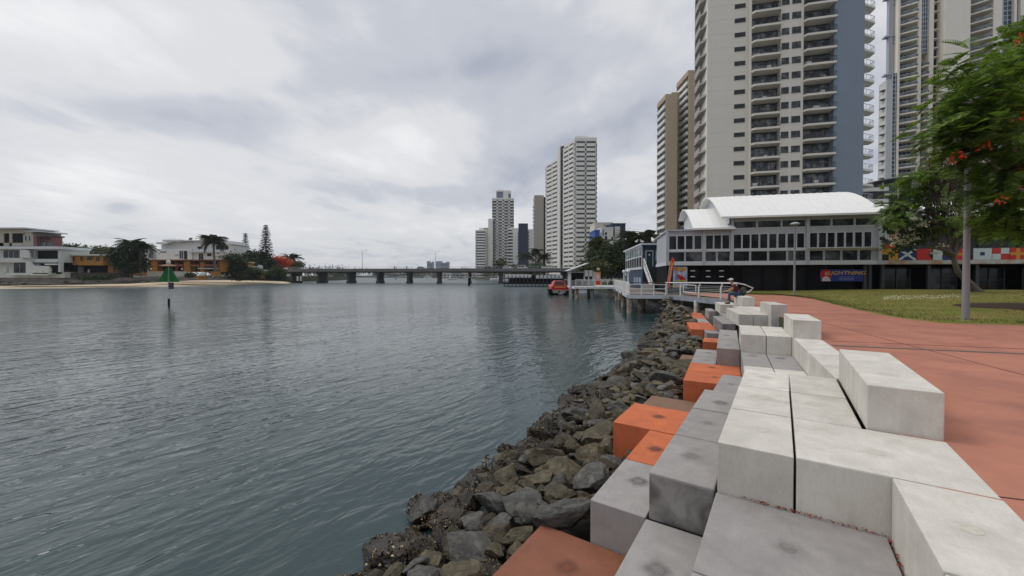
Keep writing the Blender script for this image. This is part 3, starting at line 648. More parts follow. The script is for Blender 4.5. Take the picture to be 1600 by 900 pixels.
# ================================================================== BIG BEIGE TOWER
def beige_tower():
    fr = (42.0, 88.0, R(-13.9)); T_ = thing('apartment_tower', 'tall beige apartment tower with slate blue end wall behind the white roofed hall', 'apartment tower', (fr[0], fr[1], 0), fr[2])
    lx = lambda px: loc(fr, px, 150)[0]
    z0, nf, fh = 2.0, 26, 3.0; top = z0 + nf * fh + 1
    s0, s1, c0 = lx(1147), lx(1164), lx(1169.5); b10, b11 = lx(1171.5), lx(1216); w10, w11, w20, w21 = lx(1217.5), lx(1229), lx(1233.5), lx(1247); b20, b21, bl0, bl1 = lx(1251.5), lx(1302), loc(fr, 1303, 150, -1.35)[0], loc(fr, 1350, 150, -1.35)[0]
    D = 20.0
    m = MB(); m.box(0, c0, 0, 7.0, 0, top + 0.5); m.box(6, c0, 6.9, D, 0, top + .4)                          # plain left pier (slit windows sit in its face)
    m.box(c0, b10, -1.0, D, 0, top); m.box(b11, b20, -1.0, D, 0, top); m.box(b20, bl0, .9, D, 0, top - .01); m.box(b10, b11, .9, D, 0, top - .02)
    m.build('wall', BEIGE, T_)
    m = MB(); m.box(bl0, bl1, -1.35, D - 1, 0, top + 1.5); m.build('end_wall', SLATE, T_)
    zs = [z0 + fh * k for k in range(nf)]; vis = [z for z in zs if z > 8]
    # slit windows of the left pier
    m = MB(); m.m = 0; m.box(s0, s1, -0.02, 0.3, -0.42, 0.42); m.m = 1
    for x in (s0, (s0 + s1) / 2 - .03, s1 - .06): m.box(x, x + .06, -0.06, 0.1, -0.42, 0.42)
    m.box(s0, s1, -0.12, 0.1, -0.50, -0.42); repeat(m, 'slit_window', [GL, DKMET], T_, [(0, 0, z - .6) for z in vis])
    # small paired windows between the balconies
    m = MB(); m.m = 0
    for a, b in ((w10, w11), (w20, w21)):
        m.m = 0; m.box(a, b, -1.03, -.8, 0.75, 1.95); m.m = 1
        for x in (a, (a + b) / 2 - .03, b - .06): m.box(x, x + .06, -1.08, -.85, 0.75, 1.95)
        m.box(a, b, -1.08, -.85, 1.89, 1.95); m.box(a - .05, b + .05, -1.13, -.85, 0.68, 0.75)
    repeat(m, 'window', [GLG, DKMET], T_, [(0, 0, z) for z in vis])
    for nm, a, b in (('balcony', b10, b11), ('balcony', b20, b21)):
        m = MB(); m.prism([(a, .95), (a, -1.2), (a + .4, -1.75), (b - .2, -1.75), (b, -1.2), (b, .95)], -0.42, 0.0)
        sl = repeat(m, 'balcony', BEIGE, T_, [(0, 0, z) for z in vis])
        m = MB(); m.m = 0; m.box(a + .05, b - .05, .6, .88, 0.02, 2.45); m.m = 1
        n = 5
        for i in range(n + 1): x = a + .05 + (b - a - .16) * i / n; m.box(x, x + .07, .52, .8, 0.02, 2.45)
        m.box(a, b, .52, .8, 2.38, 2.58); repeat(m, 'glazed_door', [glass_mat('balcony_glass', (0.055, 0.06, 0.065), 0.12, 1.0), DKMET], T_, [(0, 0, z) for z in vis])
        m = MB(); P_ = [(a + .06, -1.2), (a + .42, -1.68), (b - .25, -1.68), (b - .06, -1.2)]
        for (p, q) in zip(P_[:-1], P_[1:]):
            m.bar((*p, 1.02), (*q, 1.02), .07); m.bar((*p, .14), (*q, .14), .04)
            n = max(2, int(math.dist(p, q) / .35))
            for i in range(n + 1): u = i / n; x, y = p[0] + (q[0] - p[0]) * u, p[1] + (q[1] - p[1]) * u; m.bar((x, y, 0.0), (x, y, 1.02), .03)
        repeat(m, 'railing', DKMET, T_, [(0, 0, z) for z in vis])
        # furniture, blinds and dividing screens differ from floor to floor
        for z in vis:
            if random.random() < .75:
                m = MB(); x = random.uniform(a + .4, b - 1.4)
                m.box(x, x + random.uniform(.4, 1.2), random.uniform(-1.0, -.2), .4, 0.02, random.uniform(.5, .95)); m.build('balcony_furniture', random.choice((DKMET, TAN, OFFW)), T_, loc_=(0, 0, z))
    # wedge balconies on the blue end and boxed balconies on the river side
    m = MB(); m.m = 0; m.prism([(bl1, .3), (bl1 + 4.0, 3.0), (bl1 + 4.0, 4.8), (bl1, 5.2)], -.3, .12)
    repeat(m, 'end_balcony', OFFW, T_, [(0, 0, z) for z in vis])
    m = MB()
    for p, q in (((bl1, .4), (bl1 + 3.9, 3.05)), ((bl1 + 3.9, 3.05), (bl1 + 3.9, 4.7))):
        m.bar((*p, 1.15), (*q, 1.15), .08)
        for i in range(5): x, y = p[0] + (q[0] - p[0]) * i / 4, p[1] + (q[1] - p[1]) * i / 4; m.bar((x, y, .3), (x, y, 1.15), .05)
    repeat(m, 'end_railing', LGREY, T_, [(0, 0, z) for z in vis])
    m = MB(); m.prism([(-1.3, 6.9), (-1.1, 2.4), (0, .8), (0, 6.9)], -.4, 0.0); m.prism([(-1.32, 6.9), (-1.12, 2.38), (-.98, 2.4), (-1.2, 6.9)], 0, 0.95); m.box(-1.3, 0, 6.8, 7.0, 0, 2.7)
    repeat(m, 'river_balcony', pm('grey_beige_render', (0.40, 0.375, 0.35), 0.85, 0.05, 0.5), T_, [(0, 0, z) for z in vis])
    m = MB(); m.box(0, s0 - .3, -.012, 0, -.03, .01); repeat(m, 'floor_joint', pm('render_joint', (0.56, 0.52, 0.46), 0.9, 0.05), T_, [(0, 0, z) for z in vis])
beige_tower()

# ================================================================== GENERIC HIGH-RISE with real bands, piers and recessed panes
def lattice(m, l0, l1, bays, zs, fh, sill, head, b=0.0, t=0.45, axis='x'):
    """spandrel bands and piers standing proud of the glass line; bays: list of (start, end) glazed stretches"""
    def bx(a, c, z0, z1):
        if c - a < .02: return
        if axis == 'x': m.box(a, c, b, b + t, z0, z1)
        else: m.box(b, b + t, a, c, z0, z1)
    for z in zs: bx(l0, l1, z - (fh - head), z + sill)
    edges = [l0] + [v for p in bays for v in p] + [l1]
    zb, zt = zs[0] - (fh - head) - .01, zs[-1] + head + .01
    for i in range(0, len(edges), 2): bx(edges[i], edges[i + 1], zb, zt)
def pane_mb(a, c, sill, head, b, n, axis='x'):
    m = MB()
    def bx(p, q, y0, y1, z0, z1):
        if axis == 'x': m.box(p, q, y0, y1, z0, z1)
        else: m.box(y0, y1, p, q, z0, z1)
    m.m = 0; bx(a, c, b, b + .12, sill, head); m.m = 1
    for i in range(n + 1): x = a + (c - a - .1) * i / n; bx(x, x + .1, b - .07, b + .05, sill, head)
    return m

def white_tower():
    # corner nearest at (39.5, 258); right face runs to the right, left face recedes
    T_ = thing('apartment_tower', 'white slab tower with dark vertical slot and rows of small windows, tallest over the bridge', 'apartment tower', (39.6, 258, 0), R(0))
    fh, nf = 3.0, 28; zs = [3 + fh * k for k in range(nf)]; W_, Dp = 14.0, 42.0; top = zs[-1] + fh
    def sh(y): return -15.3 * y / 39.0                                  # the left face slants away
    m = MB(); bays = [(.5, 6.6), (7.4, 13.4)]
    lattice(m, 0, W_, bays, zs, fh, .98, 2.18); m.box(0.3, W_ - .3, .8, 30, 0, top); m.box(-.1, W_ + .1, 0, 3, 0, 1.9)
    m.box(-.05, W_ + .05, -.06, 30, top - .6, top + 1.6)
    m.build('wall', OFFW, T_)
    for a, c in bays: repeat(pane_mb(a, c, .98, 2.18, .5, 5), 'window', [GLG, OFFW], T_, [(0, 0, z) for z in zs])
    # left face, a wing of its own orientation
    ang = math.atan2(39.0, -15.3)
    f = MB(); Lf = math.hypot(39, 15.3)
    b2 = [(1.5, 11.8), (13.4, 14.6), (22.5, 26.5), (27.2, 40.5)]
    # build in local x along the face, then rotate the vertices
    def rot(mb_):
        c, s = math.cos(ang), math.sin(ang); mb_.v = [(x * c - y * s, x * s + y * c, z) for x, y, z in mb_.v]; return mb_
    g = MB(); lattice(g, 0, 15.5, [(1.5, 7.6), (8.2, 14.3)], zs, fh, .98, 2.18, b=-.45, t=.45); lattice(g, 22, Lf, [(23.5, 31), (32, 40)], zs[:-2], fh, .98, 2.18, b=-.45, t=.45)
    g.box(0, 15.5, -16, -.8, 0, top + 1.5); g.box(22, Lf, -16, -.8, 0, zs[-3] + fh + .8); g.box(18.7, 22.0, -16, 0.5, 0, top + 2.0)
    rot(g).build('side_wall', OFFW, T_)
    g = MB(); g.box(15.5, 18.7, -16, -.5, 0, top + 1.2); rot(g).build('slot', BLACK, T_)
    for a, c, z_ in ((1.5, 7.6, zs), (8.2, 14.3, zs), (23.5, 31, zs[:-2]), (32, 40, zs[:-2])):
        g = pane_mb(a, c, .98, 2.18, -.62, 5)
        if a < 20: repeat(rot(g), 'side_window', [GLG, OFFW], T_, [(0, 0, z) for z in z_])
        else:
            k = [z for i, z in enumerate(z_)][:22]; repeat(rot(g), 'side_window', [GLG, OFFW], T_, [(0, 0, z) for z in k])
            g2 = MB()
            for z in z_[22:]: g2.box(a, c, -.62, -.5, z + .98, z + 2.18)
            rot(g2).build('upper_side_windows', GL, T_)
    m = MB(); m.box(W_, W_ + 1.2, 4, 9, -.2, .9); repeat(m, 'balcony', OFFW, T_, [(0, 0, z) for z in zs[2:]])
    m = MB(); m.box(1, 9, 4, 20, top + 1.6, top + 4); m.build('plant_room', OFFW, T_)
white_tower()

def tan_tower():
    T_ = thing('apartment_tower', 'tan stepped tower with white balcony bands on its river face left of the beige tower', 'apartment tower', (62.0, 165, 0), 0)
    fh, nA, nB = 2.86, 25, 28
    def block(x0, y0, n, W_, Lf, nm):
        # river face along +y from the corner (x0, y0), tan gable facing the camera
        top = 1 + n * fh
        m = MB(); m.box(x0, x0 + W_, y0, y0 + .5, 0, top + 2.2); m.box(x0 + .9, x0 + W_, y0 + .5, y0 + Lf, 0, top); m.box(x0 - .2, x0 + W_, y0 + .01, y0 + Lf + .5, top + .2, top + 2.2); m.box(x0 - .2, x0 + W_, y0 + Lf, y0 + Lf + .5, 0, top + 1)
        m.build(nm, TAN, T_)
        zs = [1 + fh * k for k in range(n)]
        m = MB(); m.box(x0 - .55, x0 + .9, y0 + .55, y0 + Lf - .05, -.25, .95); repeat(m, 'balcony_band', WHITE, T_, [(0, 0, z) for z in zs])
        repeat(pane_mb(y0 + .55, y0 + Lf - .1, .95, 2.6, x0 + .35, 4, 'y'), 'window', [GLG, LGREY], T_, [(0, 0, z) for z in zs])
    block(0.2, 0, nA, 4.6, 9.0, 'gable_wall'); block(8.4, -2, nB, 5.2, 11.0, 'gable_wall')
    m = MB(); m.box(4.81, 8.6, 6, 20, 0, 1 + nB * fh - 3); m.box(13.61, 19, 4, 20, 0, 1 + nB * fh + 1); m.build('core_wall', TAN, T_)
    m = MB(); m.prism([(13.6, 1.0), (13.6, -2.5), (15.5, -4.5), (17.6, -4.5), (17.6, 1.0)], -.3, .85); repeat(m, 'balcony', WHITE, T_, [(0, 0, 1 + fh * k) for k in range(nB)])
    m = MB(); m.box(13.7, 17.5, .9, 1.05, 1, 2.6); repeat(m, 'balcony_door', GL, T_, [(0, 0, 1 + fh * k) for k in range(nB)])
    m = MB(); m.box(14.2, 16.5, 5, 9, 1 + nB * fh + 1, 1 + nB * fh + 3); m.build('roof_tank', OFFW, T_)
tan_tower()

def right_tower():
    fr = (128.0, 139.0, R(-16)); T_ = thing('apartment_tower', 'cream high rise with glass strips and curved disc roofed podium behind the trees', 'apartment tower', (fr[0], fr[1], 0), fr[2])
    lx = lambda px: loc(fr, px, 150)[0]
    fh, nf = 3.0, 36; z0 = 2.0; zs = [z0 + fh * k for k in range(nf)]; vis = [z for z in zs if 12 < z < 106]; top = z0 + nf * fh
    CREAM = pm('cream_render', (0.80, 0.74, 0.65), 0.85, 0.03, 0.3, streak=0.02)
    A, B, C, D_, E_, F_, G_, H_, I_, J_ = [lx(p) for p in (1403.5, 1431, 1437, 1449, 1456, 1466.5, 1505, 1541, 1555, 1600)]
    m = MB(); m.box(B, C, -.5, 5, 0, top); m.box(D_, E_, -.5, 5, 0, top); m.box(A - .6, A, -.6, 3.4, 0, top); m.box(E_, F_, 1.2, 6, 0, top); m.box(F_, G_, -2.5, 18, 0, top + 3); m.box(A, B, 2.5, 5, 0, top - .1); m.box(C, D_, 2.5, 5, 0, top - .2)
    m.box(G_, H_, 2.6, 18, 0, top - .3); m.box(H_, I_, -2.2, 18, 0, top + 1); m.box(I_, J_ + 8, .6, 18, 0, top - .4)
    for p, q in ((1577, 1581.5), (1587, 1594)): m.box(lx(p), lx(q), -1.2, .6, 0, top)
    m.build('wall', CREAM, T_)
    def stack(a, b, out, zz, nm='balcony'):
        m = MB(); m.prism([(a, 2.4), (a, 0.2), (b - .8, -out), (b, -out + .4), (b, 2.4)], -.32, .12); repeat(m, nm, CREAM, T_, [(0, 0, z) for z in zz])
        m = MB(); m.m = 0; m.box(a, b, 2.2, 2.45, .12, 2.68); m.m = 1
        for i in range(5): x = a + (b - a - .1) * i / 4; m.box(x, x + .1, 2.1, 2.3, .12, 2.68)
        repeat(m, 'glazed_door', [GLB, LGREY], T_, [(0, 0, z) for z in zz])
        m = MB(); m.m = 0; m.bar((a, .25, .6), (b - .85, -out + .05, .6), .04, .75); m.bar((b - .85, -out + .05, .6), (b - .05, -out + .4, .6), .04, .75); m.m = 1; m.bar((a, .25, 1.1), (b - .85, -out + .05, 1.1), .08)
        repeat(m, 'balustrade', [glass_mat('balustrade_glass', (0.10, 0.115, 0.12), 0.1, .3), LGREY], T_, [(0, 0, z) for z in zz])
    low = [z for z in vis if z < 74]
    stack(A, B, 1.5, vis); stack(C, D_, 1.3, low); stack(G_ + .1, H_ - .1, 2.6, vis)
    m = MB(); m.box(E_ + .05, F_ - .05, .2, 1.15, -.18, .14); repeat(m, 'ledge', CREAM, T_, [(0, 0, z) for z in vis])
    m = MB(); m.box((E_ + F_) / 2, F_ - .1, 1.1, 1.25, .2, 2.6); repeat(m, 'stair_window', GL, T_, [(0, 0, z) for z in vis])
    def curtain(a, b, zb, zt, y, nm, n=3):
        m = MB(); m.m = 0; m.box(a, b, y, y + .3, zb, zt); m.m = 1
        for i in range(n + 1): x = a + (b - a - .12) * i / n; m.box(x, x + .12, y - .1, y + .1, zb, zt)
        z = zb
        while z < zt: m.box(a, b, y - .1, y + .1, z, z + .14); z += 1.5
        m.build(nm, [GLB, LGREY], T_)
    curtain(C + .1, D_ - .1, 75.5, top, .2, 'curtain_wall'); curtain(I_ + .3, lx(1577), 0, top, -.4, 'curtain_wall'); curtain(lx(1581.5), lx(1587), 0, top, -.4, 'curtain_wall', 2); curtain(lx(1594), lx(1594) + 9, 0, top, -.4, 'curtain_wall', 4)
    # lower wing at the left: panel wall, glass strip, little bay balconies, and the fin mast above it
    wt = loc(fr, 1395, 115)[1]; p0, p1, p2 = lx(1384), lx(1393), lx(1403)
    m = MB(); m.box(p0, p1, -.4, 4, 0, wt - 2); m.build('wing_wall', pm('panel_grey', (0.52, 0.52, 0.53), 0.6, 0.04, 0.5), T_)
    curtain(p1, p2, 0, wt, -.3, 'curtain_wall', 2)
    m = MB(); m.m = 0; m.prism([(p0 - .9, 1.8), (p0 - .9, 1.0), (p0, .2), (p0, 2.0)], -.3, 0); m.m = 1; m.prism([(p0 - .9, 1.3), (p0 - .9, 1.0), (p0, .2), (p0, .5)], 0.02, 1.0); repeat(m, 'bay_balcony', [DKMET, WHITE], T_, [(0, 0, z) for z in zs if 12 < z < wt - 2])
    m = MB(); f0, f1 = lx(1390.5), lx(1396.5); m.box(f0, f1, 1, 2.4, wt - 2, top); z = wt
    while z < top - 4:
        m.box(f0 - 1.2, p2, .8, 2.6, z, z + .45); m.box(f1, p2 - .3, 1.2, 1.8, z - 2.2, z - 1.8); z += 13
    m.build('fin_mast', pm('fin_grey', (0.36, 0.37, 0.43), 0.5, 0.04, 0.5), T_)
    # curved podium with a disc roof
    pc = at(1396, 300, 118); pl = Vector((pc[0] - fr[0], pc[1] - fr[1])); pl.rotate(Matrix.Rotation(-fr[2], 2)); cx, cy = pl
    zr = at(1380, 283, 118)[2]
    m = MB(); m.lathe([(5.6, -.5), (6.9, -.15), (6.9, 0.1), (2.0, .7), (.05, .8)], (cx + 1.2, cy + 2, zr), 40); m.build('disc_roof', DKMET, T_, smooth=False)
    m = MB(); m.lathe([(4.9, 0), (4.9, zr - .4)], (cx + 1.2, cy + 2, 0), 40); m.build('podium_glass', GLB, T_)
    m = MB()
    for z in (zr - 4.0, zr - 7.5, zr - 11): m.lathe([(5.0, -.3), (5.5, -.3), (5.5, .15), (5.0, .15)], (cx + 1.2, cy + 2, z), 40)
    for k in range(10): a = 2 * math.pi * k / 10; m.tube([(cx + 1.2 + 5.2 * math.cos(a), cy + 2 + 5.2 * math.sin(a), 0), (cx + 1.2 + 5.2 * math.cos(a), cy + 2 + 5.2 * math.sin(a), zr - .3)], .22, 8)
    m.build('podium_frame', CREAM, T_)
right_tower()

# small brown terrace block between the beige tower and the disc podium
fr = (95, 112, R(-12)); l0, zt = loc(fr, 1351, 294); l1, _ = loc(fr, 1374, 300)
T_ = thing('apartment_block', 'low brown terrace block seen in the gap right of the slate blue wall', 'apartment block', (fr[0], fr[1], 0), fr[2])
m = MB(); m.box(l0 - 3, l1 + 2, 1.2, 12, 0, zt); m.build('wall', TAN, T_)
m = MB(); m.box(l0 - 3, l1 + 2.2, 0, 1.2, -.5, .5); repeat(m, 'terrace', OFFW, T_, [(0, 0, zt - .4 - 3.2 * k) for k in range(6)])
m = MB(); m.box(l0 - 2.8, l1 + 1.8, 1.05, 1.3, .6, 2.6); repeat(m, 'window', GL, T_, [(0, 0, zt - 3.6 - 3.2 * k) for k in range(5)])

# ------------------------------------------------------------------ far towers
def far_tower(name, label, Y, x0, x1, ytop, mats, floors, bays, depth=18, style='band', ybase=432, ang=0.0, dark=None, side=None):
    p = at(x0, ybase, Y); q = at(x1, ybase, Y); W_ = q[0] - p[0]; top = at(x0, ytop, Y)[2]
    T_ = thing(name, label, 'apartment tower', (p[0], Y, 0), ang)
    fh = top / floors; zs = [fh * k for k in range(floors)]
    m = MB(); m.box(.15, W_ - .15, .9, depth, 0, top - .01)
    bl = [(a * W_, c * W_) for a, c in bays]
    if style == 'band':
        lattice(m, 0, W_, bl, [z for z in zs], fh, fh * .36, fh * .80); m.box(-.1, W_ + .1, -.1, depth, top - .4, top + 1.0); m.box(W_ * .3, W_ * .7, 4, depth - 4, top + 1, top + 3.5)
        m.build('wall', mats[0], T_)
        for a, c in bl: repeat(pane_mb(a, c, fh * .36, fh * .80, .5, max(1, int((c - a) / 2.5))), 'window', [mats[1], mats[0]], T_, [(0, 0, z) for z in zs])
    else:
        m.box(-.1, W_ + .1, .8, depth, top - .4, top + 1.0); m.build('wall', mats[0], T_)
        for a, c in bl:
            repeat(pane_mb(a, c, .5, fh * .85, .75, 3), 'window', [mats[1], DKMET], T_, [(0, 0, z) for z in zs])
            g = MB(); g.box(a - .2, c + .2, -1.2, .9, -.3, .8); repeat(g, 'balcony', mats[2] if len(mats) > 2 else mats[0], T_, [(0, 0, z) for z in zs])
    return T_, W_, top
# stepped pale tower
Y = 400; T_, W_, top = far_tower('apartment_tower', 'pale stepped tower with dark window strips rising behind the bridge', Y, 769, 803, 311, (OFFW, GL), 26, [(.20, .28), (.46, .56), (.74, .82)])
fr = (at(769, 432, Y)[0], Y, 0.0)
def zpx(y): return at(800, y, Y)[2]
def lpx(x): return at(x, 430, Y)[0] - fr[0]
m = MB(); m.box(lpx(763), lpx(771), -1.5, 14, 0, zpx(342)); m.box(lpx(775), lpx(798.5), 2, 14, top - 2, zpx(297)); m.box(lpx(778), lpx(788), 4, 12, zpx(297), zpx(295)); m.build('stepped_wing', OFFW, T_)
m = MB(); m.box(lpx(776), lpx(786), 1.6, 2.2, top + 1.5, zpx(299)); m.box(lpx(794), lpx(798.4), 1.6, 2.2, top + 1.5, zpx(302)); m.build('crown_glass', pm('slate_glass', (0.16, 0.18, 0.23), 0.3, 0.1), T_)
m = MB(); m.box(lpx(770.2), lpx(772.2), -1.6, 1, 0, zpx(345)); m.build('blue_strip', GLB, T_)
far_tower('apartment_tower', 'short banded apartment tower at the left end of the far cluster', 390, 743, 760, 361, (OFFW, GL), 17, [(.08, .92)], 14)
m_ = pm('pale_olive_render', (0.46, 0.43, 0.33), 0.85, 0.05, 0.4)
T_ = thing('apartment_tower', 'plain pale olive tower half hidden behind the short banded tower', 'apartment tower', (at(755, 430, 410)[0], 410, 0)); m = MB(); zt = at(755, 357, 410)[2]; m.box(0, 8, 0, 14, 0, zt); m.box(-.2, 8.2, -.2, 14.2, zt, zt + .8); m.build('wall', m_, T_)
m = MB(); m.box(6.4, 7.4, -.1, .2, .9, 2.3); repeat(m, 'window', GL, T_, [(0, 0, 3 * k) for k in range(15)])
T_, W_, top = far_tower('apartment_tower', 'white apartment block with checker balconies beside the navy wall', 360, 793, 810, 358, (WHITE, GL, WHITE), 15, [(.04, .30), (.34, .46)], 14, style='balcony')
m = MB(); m.box(W_ * .94, W_ * .99, .7, .95, 1.0, 2.2); repeat(m, 'slit_window', GL, T_, [(0, 0, 2.85 * k) for k in range(14)])
T_ = thing('apartment_tower', 'narrow tower with plain navy blue end wall among the far cluster', 'apartment tower', (at(810, 430, 352)[0], 352, 0)); zt = at(810, 349, 352)[2]; Wn = (825 - 810) / F_PX * 352
m = MB(); m.box(0, Wn, 0, 1.5, 0, zt); m.build('end_wall', NAVY, T_); m = MB(); m.box(.1, Wn + 7.5, 1.5, 16, 0, zt - 5); m.build('wall', WHITE, T_)
m = MB(); m.box(Wn - .05, Wn + .8, 1.2, 1.6, .8, 2.1); repeat(m, 'window', GL, T_, [(0, 0, 2.85 * k) for k in range(14)])
# taupe tower with side balconies
Y = 320; T_ = thing('apartment_tower', 'taupe windowless tower with small side balconies left of the white slab tower', 'apartment tower', (at(835, 430, Y)[0], Y, 0)); zt = at(835, 305, Y)[2]; Wn = 14.5 / F_PX * Y
m = MB(); m.box(0, Wn, 0, 16, 0, zt); m.build('wall', pm('taupe_render', (0.36, 0.325, 0.28), 0.85, 0.05, 0.3), T_)
m = MB(); m.box(Wn, Wn + 1.8, 2, 16, 0, zt - 1); m.build('core', BLACK, T_)
m = MB(); m.box(-1.3, 0.6, .3, 3.0, -.2, .9); repeat(m, 'balcony', LGREY, T_, [(0, 0, 2.9 * k) for k in range(1, 20)])
# far pair beyond the bridge, bluish haze painted into wall and glass colours
for x0, x1, yt, lab in ((667, 676.5, 408, 'small hazy blue tower on the horizon, the left narrower one'), (681, 701, 408, 'small hazy blue tower on the horizon, the right broader one')):
    Y = 1500; HZ = pm('haze_blue_wall', (0.20, 0.235, 0.31), 0.6, 0.1, 0.05); p = at(x0, 430, Y); T_ = thing('office_tower', lab, 'tower', (p[0], Y, 0)); Wn = (x1 - x0) / F_PX * Y; zt = at(x0, yt, Y)[2]
    m = MB(); m.box(0, Wn * .45, 0, 25, 0, zt); m.box(Wn * .45, Wn * .8, 3, 25, 0, zt - 6); m.box(Wn * .8, Wn, 1, 25, 0, zt - 2); m.build('wall', HZ, T_)
    m = MB()
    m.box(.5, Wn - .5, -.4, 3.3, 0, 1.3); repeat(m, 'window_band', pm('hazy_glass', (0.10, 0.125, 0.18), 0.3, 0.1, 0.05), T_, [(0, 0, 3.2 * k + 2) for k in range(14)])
# group right of the white slab tower
Y = 210
def simple_block(name, label, Y, x0, x1, ytop, mat_, wins, depth=14):
    p = at(x0, 430, Y); T_ = thing(name, label, 'building', (p[0], Y, 0)); Wn = (x1 - x0) / F_PX * Y; zt = at(x0, ytop, Y)[2]
    m = MB(); m.box(0, Wn, 0, depth, 0, zt); m.box(-.15, Wn + .15, -.15, depth, zt, zt + .6); m.build('wall', mat_, T_)
    for (a, b, c, d) in wins:
        z0_, z1_ = at(800, d, Y)[2], at(800, c, Y)[2]; xa, xb = (a - x0) / F_PX * Y, (b - x0) / F_PX * Y
        m = MB(); m.m = 0; m.box(xa, xb, -.06, .2, z0_, z1_); m.m = 1; m.box(xa - .1, xb + .1, -.2, .1, z0_ - .15, z0_); m.build('window', [GL, LGREY], T_)
    return T_, Wn, zt
simple_block('apartment_building', 'cream building with small top windows right of the white slab tower', 230, 929, 957, 349, pm('pale_cream', (0.66, 0.64, 0.55), .85, .05), [(943, 944.6, 351, 353), (945.6, 947.2, 351, 353), (948.2, 949.8, 351, 353), (941.5, 943, 358, 368)])
simple_block('apartment_building', 'bright blue walled building at the foot of the white slab tower', 205, 929, 937, 361, pm('bright_blue', (0.035, 0.10, 0.38), .6, .06), [(930, 936, 378, 379.2), (930, 936, 384, 385.2)])
T_, Wn, zt = simple_block('apartment_building', 'white building with irregular dark windows beside the blue wall', 208, 939.5, 958, 357, WHITE, [(941.5, 943, 359, 368), (945, 948, 363, 367), (945, 948.5, 369, 374), (955, 958, 370, 374), (950, 952, 376, 379)])
T_, Wn, zt = simple_block('apartment_building', 'dark navy banded building with white balcony strips above the palms', 215, 956, 977, 350.5, NAVY, [])
m = MB(); m.box(Wn * .2, Wn * .58, -.5, .3, -.45, .45); repeat(m, 'balcony', WHITE, T_, [(0, 0, at(800, y, 215)[2]) for y in (355.5, 358.6, 361.8, 365, 368.5, 372)])
m = MB(); m.box(0, Wn * .58, -.25, .2, -1.4, 1.4); m.build('balcony_wall', WHITE, T_, loc_=(0, 0, at(800, 374.5, 215)[2]))

